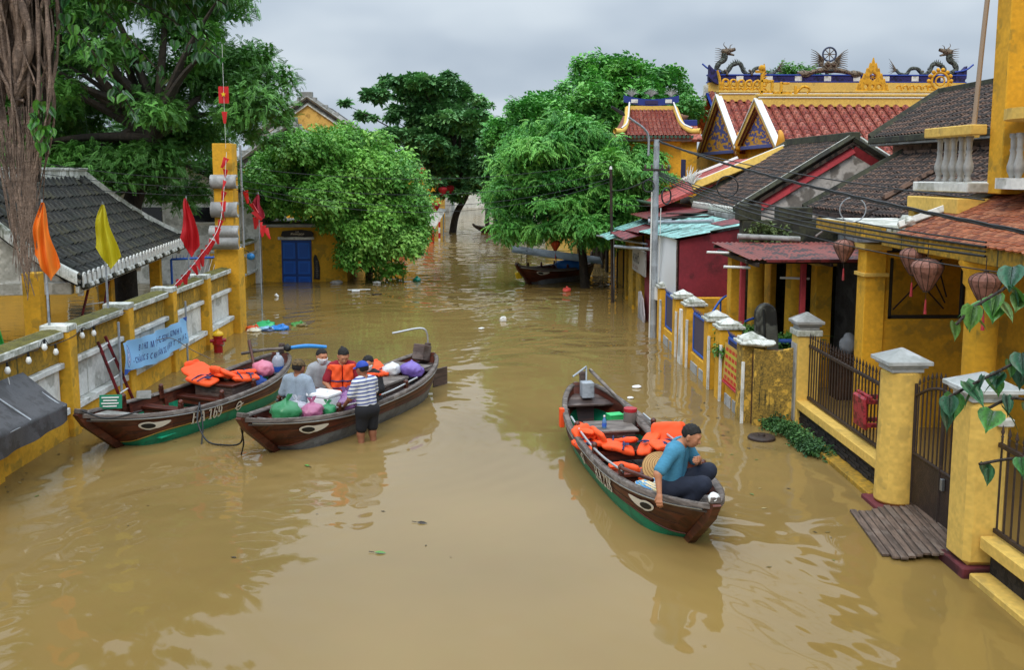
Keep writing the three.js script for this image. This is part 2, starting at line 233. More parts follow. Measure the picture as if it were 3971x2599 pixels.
// ---------- left bank: boundary wall ----------
{
  const x = -6.95, face = -6.72, a = 10.1, b = 24.62, L = b - a, mid = -(a + b) / 2;
  const w = thing('boundary_wall', 'long mossy yellow wall with white panels and pilasters on the left bank', 'wall', [x, 0, 0]);
  obj('dado', bx(0.34, 1.27, L, 0.06, -0.265, mid), M.ochre, w);
  obj('core', bx(0.18, 1.3, L, 0.02, 1.0, mid), M.ochreMoss, w);
  const posts = [12.55, 15.0, 17.45, 19.9, 22.35];
  const bays = [[10.2, 12.4], [12.7, 14.85], [15.15, 17.3], [17.6, 19.75], [20.05, 22.2], [22.5, 24.55]];
  for (const [p, q] of bays) {
    const c = -(p + q) / 2, l = q - p;
    const s = obj('sill', bx(0.3, 0.11, l, 0.13, 0.43, c), M.white, w); s.name = 'sill';
    for (let k = 0; k < 3; k++) { const wl = l / 3 - 0.03; obj('panel', bx(0.05, 0.62, wl, 0.115 + 0.004 * (k % 2), 0.8, -(p + l / 6 + k * l / 3), 0, 0, 0, 0.01), M.white, w); }
    obj('ledge', bx(0.26, 0.09, l, 0.1, 1.16, c), M.white, w);
    obj('band', bx(0.06, 0.38, l, 0.115, 1.4, c), M.ochreMoss, w);
    obj('coping', bx(0.4, 0.11, l, 0.04, 1.655, c), M.whiteMoss, w);
    const top = sheet(10, 60, (u, v) => { const zz = -p - v * l, xx = -0.14 + 0.36 * u; return [xx, 1.712 + 0.03 * Math.sin(u * Math.PI) * fbm(xx * 9 + 50, zz * 5 + 200, 4096, 3, 4) + 0.03 * vn(xx * 30 + 90, zz * 22 + 300, 0, 2) * Math.sin(u * Math.PI), zz]; });
    obj('moss', top, M.mossTop, w);
  }
  for (const d of posts) { const q = obj('pilaster', bx(0.42, 2.62, 0.26, 0.11, 0.41, -d), M.ochre, w); obj('pilaster_cap', bx(0.46, 0.11, 0.31, 0.09, 1.745, -d), M.whiteMoss, q); }
  // string of bulbs hung along the coping
  const s = thing('string_lights', 'string of white bulbs hanging along the top of the mossy yellow wall', 'lights', [-6.62, 0, 0]);
  const bp = [[12.9, 1.5], [13.5, 1.52], [14.0, 1.62], [14.35, 1.48], [15.3, 1.57], [15.75, 1.53], [11.9, 1.45]].sort((m, n) => m[0] - n[0]);
  const wire = []; wire.push([0, 1.66, -10.5]); bp.forEach(([d, h]) => { wire.push([0, 1.62, -d + 0.2], [0, h + 0.12, -d]); }); wire.push([-0.02, 1.66, -17.2]);
  obj('wire', tube(wire, 0.007, 90, 4), M.cable, s);
  const bulbM = phys(0xf4f4ee, 0.2, { clearcoat: 0.5 });
  for (const [d, h] of bp) { const bb = obj('bulb', lathe([[0.001, -0.06], [0.032, -0.045], [0.042, -0.012], [0.032, 0.025], [0.018, 0.05]], 12, 0, h, -d), bulbM, s); obj('socket', cyl(0.018, 0.02, 0.06, 0, h + 0.05, -d, 8), M.black, bb); }
  obj('loose_cable', tube([[0, 1.4, -12.9], [0.02, 1.15, -12.95], [0.06, 0.98, -13.2], [0.1, 0.9, -13.35]], 0.008, 20, 4), M.whiteP, s);
  // blue banner between two poles
  const B = thing('banner', 'light blue cloth banner with navy Vietnamese slogan tied along the yellow wall', 'banner', [-6.5, 0, -18.4]);
  const bt = canvasTex(1400, 210, (g, W, H) => { g.fillStyle = '#8cc0ea'; g.fillRect(0, 0, W, H); g.fillStyle = '#2456b4'; g.beginPath(); g.moveTo(0, H); g.lineTo(0, H - 40); g.lineTo(190, H); g.fill(); g.beginPath(); g.moveTo(W, 0); g.lineTo(W - 60, 0); g.lineTo(W, 40); g.fill();
    g.save(); g.translate(105, 100); g.scale(1, 0.95); g.fillStyle = '#1d3f9c'; g.beginPath(); g.arc(0, 0, 82, 0, 7); g.fill(); g.fillStyle = '#bcd9f2'; g.beginPath(); g.arc(0, 0, 74, 0, 7); g.fill(); g.fillStyle = '#1d3f9c'; for (let k = 0; k < 28; k++) { g.beginPath(); g.arc(Math.cos(k * 0.2244) * 64, Math.sin(k * 0.2244) * 64, 4, 0, 7); g.fill(); } g.beginPath(); g.arc(0, 0, 52, 0, 7); g.fill(); g.fillStyle = '#d8eafa';
    for (let k = 0; k < 5; k++) { g.beginPath(); g.ellipse(Math.sin(k * 1.2566) * 24, -Math.cos(k * 1.2566) * 24, 13, 18, k * 1.2566, 0, 7); g.fill(); } g.fillRect(-4, -10, 8, 56); g.fillRect(-22, 12, 44, 7); g.restore();
    g.fillStyle = '#1c2f78'; g.textAlign = 'center'; g.font = 'bold 60px sans-serif'; g.fillText('BẢO HIỂM Y TẾ HỌC SINH, SINH VIÊN', 790, 90, 980); g.font = 'bold 58px sans-serif'; g.fillText('- CHĂM SÓC SỨC KHỎE TOÀN DIỆN NGAY TỪ TRƯỜNG HỌC', 790, 170, 1160); });
  const cloth = sheet(60, 8, (u, v) => { const z = 1.8 - 3.6 * u, sag = 0.1 * Math.sin(u * Math.PI); return [0.035 * Math.sin(u * 15 + v * 3) * Math.sin(v * 2.5) + 0.03 * Math.sin(u * 31 + 1), lerp(1.2, 1.12, u) - sag * 0.5 - (1 - v) * (0.58 - 0.03 * Math.sin(u * 9)), z]; }, 0.004);
  obj('cloth', cloth, std(0xffffff, 0.75, { map: bt }), B, true);
  for (const [z, lo, hi] of [[1.83, 0.3, 1.58], [-1.83, 0.32, 1.45]]) obj('pole', bar([-0.03, lo - 1.1, z], [-0.03, hi, z], 0.022, 8), M.galv, B);
  obj('tie_rope', tube([[0, 0.95, 0.1], [0.1, 0.85, -0.6], [0.4, 0.6, -0.75], [0.95, 0.52, -0.2]], 0.008, 20, 4), M.plankGrey, B);
}
function ladder(name, label, r1, r2, n, mat, rungMat) {
  const o = thing(name, label, 'ladder', r1[0]); const loc = p => p.map((v, i) => v - r1[0][i]);
  obj('rail', bar(loc(r1[0]), loc(r1[1]), 0.028, 8), mat, o); obj('rail', bar(loc(r2[0]), loc(r2[1]), 0.028, 8), mat, o);
  for (let k = 0; k < n; k++) { const t = (k + 0.6) / n; obj('rung', bar(loc(P3(r1[0], r1[1], t)), loc(P3(r2[0], r2[1], t)), 0.016, 6), rungMat, o); }
}
const ladderRed = plaster(0x7d1620, { grime: 0.35, gcol: 0x3c1a18, rough: 0.55, size: 0.6 });
ladder('ladder', 'dark red metal ladder leaning on the yellow wall beside the banner', [[-6.28, -0.7, -16.62], [-6.74, 1.3, -16.18]], [[-6.25, -0.7, -17.1], [-6.74, 1.34, -16.5]], 7, ladderRed, M.whiteP);
ladder('ladder', 'red ladder propped inside the tiled pavilion', [[-9.1, -0.9, -19.7], [-8.75, 2.0, -20.9]], [[-8.8, -0.9, -20.2], [-8.5, 2.0, -21.3]], 6, ladderRed, M.whiteP);
{ // grey awning sheet against the wall
  const t = thing('tarpaulin', 'dark grey tarpaulin awning hanging off the left wall', 'tarpaulin', [-6.72, 0, -12.6]);
  const m = plaster(0x48474a, { grime: 0.1, rough: 0.55, bump: 0.003, size: 0.9 });
  obj('sheet', sheet(40, 16, (u, v) => { const z = 1.9 - 2.75 * u, wav = 0.02 * Math.sin(u * 23) + 0.025 * Math.sin(u * 9 + 1), end = 1 - 0.35 * smooth(0.8, 1, u) * (1 - v); if (v < 0.62) { const t2 = v / 0.62; return [0.03 + 0.6 * t2 * end, 1.44 - 0.46 * t2 - 0.09 * u + 0.05 * Math.sin(t2 * 3.1) * Math.sin(u * 7), z]; } const t2 = (v - 0.62) / 0.38; return [0.63 + 0.02 * t2 + wav * t2, 0.98 - 0.09 * u - t2 * (0.27 + 0.03 * Math.sin(u * 5)), z]; }, 0.004), m, t);
  obj('frame_bar', [bar([0.62, 0.95, 1.85], [0.62, 0.88, -0.8], 0.015), bar([0, 1.38, 0.2], [0.62, 0.93, 0.2], 0.012), bar([0, 1.32, -0.75], [0.62, 0.87, -0.75], 0.012)], M.galv, t);
}
{ // fire hydrant
  const h = thing('fire_hydrant', 'red fire hydrant with yellow bonnet standing in water by the wall end', 'hydrant', [-6.38, 0, -22.0], 0.4);
  const red = std(0xa3141f, 0.35), yel = std(0xe2b10d, 0.4);
  obj('barrel', lathe([[0.1, -0.7], [0.1, 0.18], [0.13, 0.19], [0.13, 0.22], [0.105, 0.23], [0.1, 0.36], [0.125, 0.37], [0.125, 0.4], [0.001, 0.4]], 18), red, h);
  obj('bonnet', lathe([[0.13, 0.4], [0.135, 0.43], [0.11, 0.47], [0.06, 0.5], [0.03, 0.51], [0.025, 0.55], [0.001, 0.55]], 18), yel, h);
  for (const s of [-1, 1]) { const g = cyl(0.045, 0.05, 0.1); g.rotateZ(-s * Math.PI / 2); g.translate(s * 0.08, 0.28, 0); obj('hose_outlet', g, red, h); }
  const g = cyl(0.06, 0.065, 0.12); g.rotateX(Math.PI / 2); g.translate(0, 0.26, 0.06); obj('pumper_outlet', g, red, h);
  obj('chain', tube([[0.12, 0.3, 0.02], [0.12, 0.16, 0.08], [0.02, 0.2, 0.15]], 0.006, 14, 4), M.steel, h);
}
// ---------- scroll pillar at the end of the wall ----------
{
  const o = thing('gate_pillar', 'tall yellow gate pillar with grey stone scrolls at the end of the wall', 'pillar', [-6.85, 0, -24.95]);
  obj('base', bx(0.62, 3.1, 0.62, 0, 0.65, 0), M.ochre, o); obj('shaft', bx(0.5, 2.75, 0.5, -0.03, 3.55, 0), M.ochre, o);
  obj('pilaster_strip', bx(0.2, 1.55, 0.06, 0.12, 2.95, 0.275), M.ochre, o);
  obj('back_pole', bar([0.3, 2.2, -0.3], [0.3, 4.9, -0.3], 0.03), M.galv, o);
  for (const [y, w, r] of [[3.95, 0.66, 0.13], [3.23, 0.68, 0.15]]) obj('stone_scroll', sheet(2, 14, (u, v) => { const a = -0.6 + v * 4.3; return [(u - 0.5) * w, y + r * Math.cos(a), 0.27 + r * 0.8 * Math.sin(a)]; }, 0.05), M.concrete, o);
  obj('stone_scroll', sheet(2, 20, (u, v) => { const t = v * 2 - 1, y = 2.52 - t * 0.26; return [(u - 0.5) * 0.74, y, 0.36 + 0.11 * Math.abs(Math.sin(t * 3.1)) + (t < 0 ? 0 : 0.02)]; }, 0.06), M.concrete, o);
}
{ // blue swing gate, opened into the yard
  const o = thing('yard_gate', 'blue barred metal gate standing open behind the pillar', 'gate', [-8.3, 0, -27.6], 0.06);
  obj('frame', [bar([-0.95, 1.68, 0], [0.75, 1.75, 0], 0.035), bar([-0.95, -0.9, 0], [-0.95, 1.68, 0], 0.035), bar([0.75, -0.9, 0], [0.75, 1.75, 0], 0.035), bar([-0.95, 0.6, 0], [0.75, 0.62, 0], 0.03)], M.blue, o);
  for (let k = 0; k < 16; k++) obj('spike', bar([-0.9 + k * 0.105, 1.7, 0], [-0.9 + k * 0.105, 1.82, 0], 0.014, 5, 0.003), M.blueDk, o);
  for (let k = 0; k < 13; k++) obj('bar', bar([-0.85 + k * 0.12, 0.6, 0], [Math.min(-0.85 + k * 0.12 + 0.35, 0.74), 1.7, 0], 0.009, 5), M.whiteP, o);
  obj('leaf_panel', bx(0.06, 2.9, 0.5, 0.98, 0.55, 0.1, 0.5), M.blue, o);
}
// ---------- second wall, lamp post, cafe ----------
{
  const w = thing('boundary_wall', 'short yellow wall with two white panels between the pillar and the cafe', 'wall', [-9.05, 0, 0]);
  const seg = (d0, d1) => [d1 - d0, -(d0 + d1) / 2];
  const [L, c] = seg(31, 36.35);
  obj('core', bx(0.24, 2.45, L, 0, 0.32, c), M.ochre, w); obj('coping', bx(0.4, 0.1, L, 0, 1.6, c), M.whiteMoss, w); obj('coping_moss', sheet(4, 40, (u, v) => [-0.18 + 0.36 * u, 1.652 + 0.07 * Math.sin(u * 3.14) * vn(u * 3 + 5, v * 60, 0, 9), -31.1 - v * 5.1]), M.mossTop, w);
  for (const [a, b] of [[31.2, 32.6], [32.9, 34.3], [34.6, 36.1]]) { const [l, m] = seg(a, b); obj('panel', bx(0.05, 0.62, l, 0.13, 0.85, m), M.white, w); obj('sill', bx(0.14, 0.09, l, 0.16, 0.5, m), M.white, w); obj('ledge', bx(0.14, 0.09, l, 0.16, 1.2, m), M.white, w); }
  for (const d of [32.75, 34.45]) obj('pilaster', bx(0.34, 2.4, 0.16, 0.02, 0.32, -d), M.ochre, w);
  const p = thing('lamp_post', 'thin black lamp post with a white globe and a drooping blue globe', 'lamp', [-8.28, 0, -31.3]);
  obj('pole', bar([0, -0.9, 0], [0, 1.5, 0], 0.025, 8), M.black, p); obj('arm', tube([[0, 1.5, 0], [0.08, 1.62, 0], [0.25, 1.62, 0], [0.38, 1.5, 0]], 0.014, 20, 6), M.black, p);
  obj('globe', lathe([[0.04, 0], [0.11, 0.04], [0.135, 0.12], [0.11, 0.2], [0.001, 0.25]], 16, -0.03, 1.55, 0), phys(0xdfe0e4, 0.3, {}), p);
  obj('globe', lathe([[0.001, -0.14], [0.1, -0.12], [0.14, -0.03], [0.11, 0.05], [0.03, 0.09]], 16, 0.38, 1.45, 0), std(0x2a7fc0, 0.2), p);
}
{
  const o = thing('cafe_house', 'small yellow cafe with a blue panelled door under a sprawling vine', 'house', [-7.15, 0, -36.4]);
  obj('wall', bx(3.26, 3.0, 4.6, 0, 0.6, -2.3), M.ochre, o); obj('roof', bx(3.5, 0.12, 4.8, 0, 2.16, -2.3), M.concrete, o);
  const door = obj('door', bx(1.14, 2.3, 0.06, -0.28, 0.46, 0.01), M.blueDk, o);
  const dp = std(0x1a60c2, 0.5); for (const sx of [-1, 1]) { for (const [y, h] of [[1.2, 0.62], [0.55, 0.5], [-0.05, 0.5]]) { const q = obj('door_panel', bx(0.46, h, 0.03, -0.28 + sx * 0.28, y, 0.052), dp, door); obj('panel_field', bx(0.32, h - 0.14, 0.02, -0.28 + sx * 0.28, y, 0.07), M.blue, door); q.name = 'door_panel'; } }
  obj('lintel', bx(1.36, 0.11, 0.14, -0.28, 1.68, 0.06), M.white, o);
  const s = thing('cafe_sign', 'black wooden cafe sign lettered Rancoco above the blue door', 'sign', [-7.36, 1.86, -36.28]);
  const st = canvasTex(512, 128, (g, W, H) => { g.fillStyle = '#1a1312'; g.fillRect(0, 0, W, H); g.fillStyle = '#d9c9b0'; g.textAlign = 'center'; g.font = 'bold 30px sans-serif'; g.fillText('CAFÉ', W / 2, 34); g.font = 'italic bold 64px serif'; g.fillText('Rancoco', W / 2, 92); g.fillRect(270, 104, 100, 5); });
  const bd = prism([[-0.62, -0.07], [-0.5, -0.13], [-0.1, -0.12], [0.3, -0.14], [0.58, -0.12], [0.63, -0.02], [0.55, 0.09], [0.2, 0.15], [-0.2, 0.13], [-0.56, 0.1]], 0.05); boxUV(flat(bd)); obj('board', bd, std(0x1a1312, 0.6), s);
  const pl = new THREE.PlaneGeometry(0.98, 0.21); pl.translate(0, 0.005, 0.053); obj('lettering', pl, std(0xffffff, 0.6, { map: st }), s, true);
  const v = thing('wood_sign', 'tall dark slab sign with carved pale marks right of the blue door', 'sign', [-6.68, 0, -36.32]);
  obj('board', prism([[-0.1, 0.12], [0.13, 0.1], [0.14, 0.55], [0.1, 0.8], [0.02, 1.02], [-0.05, 1.06], [-0.09, 0.9], [-0.07, 0.5]], 0.06), M.black, v);
  for (let k = 0; k < 9; k++) obj('carving', bx(0.07 + 0.03 * (k % 2), 0.045, 0.012, 0.03, 0.2 + k * 0.075, 0.066), M.plankGrey, v);
}
// ---------- tiled pavilion behind the wall ----------
const TL = [0, 1, 2, 3].map(k => plaster([0x34352f, 0x3d3c33, 0x2b2f27, 0x41402f][k], { grime: 0.55, gcol: [0x45502a, 0x24261f, 0x4a5a33, 0x1d1f19][k], size: 0.8, rough: 0.8 }));
const halfTile = (r, l, t = 0.018) => { const n = 6, o = []; for (let k = 0; k <= n; k++) { const a = Math.PI * k / n; o.push([Math.cos(a), Math.sin(a)]); } const gs = []; const ring = (z, rr2, dy) => o.map(([c, s]) => [c * rr2, s * rr2 + dy, z]); const A = ring(0, r, 0.01), B = ring(-l, r * 0.86, -0.01), C = ring(0, r - t, 0.01); for (let k = 0; k < n; k++) { gs.push(poly([A[k], A[k + 1], B[k + 1], B[k]])); gs.push(poly([A[k + 1], A[k], C[k], C[k + 1]])); } const g = mergeVertices(flat(gs).deleteAttribute('uv').deleteAttribute('normal'), 1e-4); g.computeVertexNormals(); const f = g.toNonIndexed(); boxUV(f); return f; };
// lays tiles on a face: at(u, v) gives the point u along the eave and v up the slope (metres); the nearest `most` become tiles of their own, the rest one joined part
function layTiles(parent, geo, mats, { at, width, slope, pitch, row, inside = () => true, most = 300, name = 'roof_tile', jit = 0.012, lift = 0 }) {
  const list = [], cam = camera.position, base = parent.getWorldPosition(V(0, 0, 0)); parent.updateWorldMatrix(true, false); const q = V(0, 0, 0);
  for (let i = 0; i * pitch < width - 1e-6; i++) for (let j = 0; j * row < slope - 1e-6; j++) {
    const u = (i + 0.5) * pitch, v = j * row; if (!inside(u, v)) continue;
    const p = V(...at(u, v)), p2 = V(...at(u, v + row)), pe = V(...at(u + 0.05, v)); const up = p2.clone().sub(p).normalize(), e = pe.sub(p).normalize(), n = e.clone().cross(up).normalize(); if (n.y < 0) n.negate();
    const ee = n.clone().cross(up.clone().negate()).normalize(); // local +z down the slope, y outward
    const m = new THREE.Matrix4().makeBasis(n.clone().cross(up.clone().negate()).normalize(), n, up.clone().negate()); const s = 1 + rr(-jit, jit) * 2;
    m.multiply(new THREE.Matrix4().makeRotationY(rr(-jit, jit) * 2)); m.scale(V(s, s, 1)); m.setPosition(p.x + n.x * (lift + rr(0, jit)), p.y + n.y * (lift + rr(0, jit)), p.z + n.z * lift);
    list.push([q.copy(p).applyMatrix4(parent.matrixWorld).distanceTo(cam), m]);
  }
  list.sort((a, b) => a[0] - b[0]);
  list.slice(0, most).forEach(([, m]) => { const t = mesh(name, geo, mats[Math.floor(rnd() * mats.length)], parent); m.decompose(t.position, t.quaternion, t.scale); });
  const rest = list.slice(most); if (rest.length) mats.forEach((mt, k) => { const gs = rest.filter((_, i) => i % mats.length === k).map(([, m]) => geo.clone().applyMatrix4(m)); if (gs.length) { const o = mesh(name + 's', mergeGeometries(gs), mt, parent); o.userData.kind = 'stuff'; } });
}
{
  const ang = Math.atan2(0.126, 0.992), o = thing('tiled_pavilion', 'open yellow pavilion with a dark mossy tiled roof and white eave tongues', 'pavilion', [-7.92, 0, -18.31], ang);
  // local frame: -z along the eave away from the camera, -x up the slope
  const L = 11, W = 2.3, hy = t => 2.1 + 1.95 * (0.62 * t + 0.38 * t * t), at = (u, v) => { const t = v / W; return [-v, hy(t), -u]; };
  const roof = obj('roof', sheet(24, 10, (u, v) => { const t = v; const end = L - t * W; return [-t * W, hy(t) - 0.05, -u * end]; }, 0.06), TL[0], o);
  obj('roof_back', sheet(4, 8, (u, v) => { const t = v; const end = L - t * W; return [-2 * W + t * W, hy(t) - 0.05, -u * end]; }, 0.06), TL[0], o);
  obj('roof_hip', sheet(4, 8, (u, v) => { const t = v; return [-t * W - u * (2 * W - 2 * t * W), hy(t) - 0.05, -L + t * W]; }, 0.06), TL[2], o);
  layTiles(o, halfTile(0.122, 0.4), TL, { at, width: L - 0.1, slope: W - 0.02, pitch: 0.333, row: 0.26, inside: (u, v) => u < L - v - 0.1 && rnd() > 0.012, most: 300, jit: 0.028 });
  obj('ridge', [bx(0.24, 0.26, L - W + 0.1, -W, 4.12, -(L - W) / 2), bx(0.3, 0.07, L - W + 0.2, -W, 4.27, -(L - W) / 2)], M.whiteMoss, o);
  const rail = (name, f, n = 10) => obj(name, sheet(n, 4, (u, v) => { const [p, s, h] = f(u), c = [[-1, 0], [-1, 1], [0, 1.12], [1, 1], [1, 0]][Math.round(v * 4)]; return [p[0] + s[0] * c[0], p[1] + h * c[1], p[2] + s[2] * c[0]]; }, 0.01), M.whiteMoss, o);
  rail('hip_ridge', u => { const t = 1 - u * 1.02; return [[-t * W, hy(t) - 0.04 + (u > 0.9 ? 0.02 : 0), -L + t * W], [0.075, 0, -0.075], 0.24]; });
  rail('verge_ridge', u => { const t = 1 - u; return [[-t * W, hy(t) - 0.05, 0.02], [0, 0, 0.1], 0.2]; });
  const tongue = (() => { const s = []; for (let k = 0; k <= 8; k++) { const a = Math.PI * k / 8; s.push([0.1 * Math.cos(a), 0.13 + 0.1 * Math.sin(a)]); } s.push([-0.1, -0.06], [0.1, -0.06]); const g = prism(s, 0.035, 0.008); g.rotateY(Math.PI / 2); return boxUV(flat(g)); })();
  const pan = boxUV(flat(bx(0.12, 0.09, 0.15, 0, 0, 0, 0, 0, 0.3)));
  for (let k = 0; k < 33; k++) { const z = -(k + 0.5) * 0.333; const a = mesh('eave_tongue', tongue, M.white, o); a.position.set(0.03, 2.04, z); const p = mesh('eave_pan', pan, k % 3 ? M.whiteMoss : TL[3], o); p.position.set(0.06, 1.99, z); const q2 = mesh('eave_pan', pan, TL[2], o); q2.position.set(0.03, 1.96, z - 0.166); }
  obj('fascia', bx(0.06, 0.14, L, -0.05, 1.94, -L / 2), M.whiteMoss, o); obj('beam', bx(0.16, 0.2, L - 0.6, -0.75, 2.3, -L / 2), M.ochre, o);
  for (const z of [0.35, -4.6, -9.9]) { obj('column', bx(0.3, 3.25, 0.3, -0.72, 0.7, z), M.ochre, o); obj('column', bx(0.3, 3.25, 0.3, -3.9, 0.7, z), M.ochre, o); }
  const gw = slab([[-0.3, 2.05, -0.2], [-W, 3.9, -0.2], [-2 * W + 0.3, 2.05, -0.2]], 0.12, [0, 0, -1]); obj('gable_wall', gw, M.white, o); obj('gable_beam', bx(4.2, 0.24, 0.2, -2.3, 1.95, -0.26), M.white, o);
  obj('low_wall', bx(0.14, 1.7, 3.5, -2.1, 0.05, -0.1, Math.PI / 2), M.ochre, o);
  for (const z of [-0.4, -5.2, -10.2]) obj('eave_bracket', bx(0.1, 0.14, 0.1, -0.1, 1.84, z), M.white, o);
}
{ // green cloth under the pavilion, at the left edge
  const o = thing('green_cloth', 'bright green cloth hung on a post inside the pavilion', 'cloth', [-8.82, 0, -16.9]);
  obj('cloth', sheet(10, 10, (u, v) => [(u - 0.3) * lerp(0.3, 0.05, v) , 0.9 + v * 0.55, 0.04 * Math.sin(u * 14)], 0.005), std(0x1f9a3e, 0.7), o); obj('post', bar([0, -0.9, -0.03], [0, 1.5, -0.03], 0.02), M.galv, o);
}
// ---------- flags ----------
function flag(label, color, x, d, top, bottom, poleBase, w, turn, star) {
  const o = thing('flag', label, 'flag', [x, poleBase, -d], turn), H = top - bottom, m = phys(color, 0.7, { sheen: 0.4, sheenRoughness: 0.5, transmission: 0.12 });
  obj('pole', bar([0, 0, 0], [0, top - poleBase + 0.05, 0], 0.02, 8, 0.014), M.galv, o);
  const ph = x * 7 + d * 3; // hangs limp: a narrow head, folds that open downwards, one corner lower than the other
  obj('cloth', sheet(30, 30, (u, v) => { const t = 1 - v, wd = w * (0.08 + 0.92 * Math.pow(t, 0.8)), len = H * (1 - (u < 0.55 ? 0.34 * (0.55 - u) / 0.55 : 0.2 * (u - 0.55) / 0.45)); return [(u - 0.42) * wd + 0.03 * Math.sin(t * 5 + ph), top - poleBase - len * t, 0.095 * (0.4 + 0.6 * smooth(0, 0.4, t)) + 0.06 * Math.sin(u * 15 + t * 1.5 + ph) * (0.25 + 0.75 * t) + 0.02 * Math.sin(t * 11 + u * 6 + ph)]; }, 0.004), m, o);
  return o;
}
flag('orange cloth flag drooping on a pole at the wall', 0xf07f13, -6.95, 14.9, 3.73, 2.5, 1.7, 0.36, 0.2);
flag('yellow cloth flag drooping on a pole at the wall', 0xe0d31a, -6.95, 17.2, 3.62, 2.45, 1.7, 0.42, 0.3);
flag('red cloth flag drooping on a pole in front of the blue gate', 0xd3121d, -6.95, 21.9, 3.6, 2.25, 1.7, 0.42, 0.4);
flag('crimson cloth flag on a pole just right of the scroll pillar', 0xa3122c, -6.35, 26.2, 3.6, 2.85, -0.9, 0.36, -0.3);
{ // bunting
  const red = phys(0xd61c22, 0.7, { transmission: 0.15 }), yel = std(0xe8c320, 0.7);
  const line = (label, pts, n, s) => { const o = thing('bunting', label, 'bunting', pts[0]); const c = new THREE.CatmullRomCurve3(pts.map(p => V(p[0] - pts[0][0], p[1] - pts[0][1], p[2] - pts[0][2]))); obj('cord', new THREE.TubeGeometry(c, 40, 0.006, 4), M.whiteP, o);
    for (let k = 0; k < n; k++) { const p = c.getPointAt((k + 0.5) / n), t = rr(0.8, 1.25) * s, g = sheet(3, 4, (u, v) => [(u - 0.5) * 0.16 * t * (1 - v * 0.75) + 0.05 * v * Math.sin(k), -v * 0.26 * t, 0.03 * Math.sin(u * 5 + k * 2) + 0.03 * v * Math.cos(k * 3)], 0.004); g.rotateY(rr(-0.9, 0.9)); g.rotateZ(rr(-0.5, 0.5)); g.translate(p.x, p.y, p.z); const f = obj('pennant', g, red, o); } return o; };
  line('string of red pennants slanting from the scroll pillar to the wall', [[-6.72, 4.7, -24.55], [-6.75, 3.75, -24.3], [-6.7, 2.9, -23.6], [-6.75, 2.2, -21.9], [-6.8, 1.75, -20.3]], 19, 1);
  line('short string of red pennants right of the scroll pillar', [[-6.55, 3.9, -25.1], [-6.4, 3.5, -25.4], [-6.5, 2.9, -26.6], [-6.6, 2.5, -28.2]], 7, 1.1);
  const o = thing('bunting', 'red pennant with yellow star hanging among leaves above the pillar', 'bunting', [-6.75, 5.0, -24.6]); obj('cord', bar([0, -0.2, 0], [0, 2.4, 0], 0.005, 4), M.whiteP, o);
  const f = obj('pennant', sheet(6, 6, (u, v) => [(u - 0.5) * 0.26, 1.35 - v * 0.42, 0.03 * Math.sin(u * 7)], 0.004), red, o); obj('star', prism([...Array(10)].map((_, k) => [Math.sin(k * 0.6283) * (k % 2 ? 0.03 : 0.07), Math.cos(k * 0.6283) * (k % 2 ? 0.03 : 0.07)]), 0.006, 0.001).translate(0, 1.15, 0.04), yel, f);
  obj('pennant', sheet(4, 4, (u, v) => [(u - 0.5) * 0.14 * (1 - v * 0.6), 0.72 - v * 0.3, 0.02 * Math.sin(u * 6)], 0.004), red, o);
}
// ---------- trees ----------
function leafShape(l, w, fold = 0.25, n = 3, curl = 0.15) { // pointed leaf along +z, folded about its rib
  const a = []; const P = t => { const b = w * Math.pow(Math.sin(Math.PI * Math.pow(t, 0.8)), 0.9) * 0.5; return [b, -curl * l * t * t, t * l]; };
  for (let k = 0; k < n; k++) { const [b0, y0, z0] = P(k / n), [b1, y1, z1] = P((k + 1) / n); for (const s of [-1, 1]) { const q = [[0, y0, z0], [s * b0, y0 + b0 * fold, z0], [s * b1, y1 + b1 * fold, z1], [0, y1, z1]]; if (k > 0) a.push(...q[0], ...q[1], ...q[2]); a.push(...q[0], ...q[2], ...q[3]); } }
  const g = new THREE.BufferGeometry(); g.setAttribute('position', new THREE.BufferAttribute(new Float32Array(a), 3)); g.computeVertexNormals(); return g;
}
const place = (g, x, y, z, yaw, pitch, roll = 0, s = 1) => { g.applyMatrix4(new THREE.Matrix4().compose(V(x, y, z), new THREE.Quaternion().setFromEuler(new THREE.Euler(pitch, yaw, roll, 'YXZ')), V(s, s, s))); return g; };
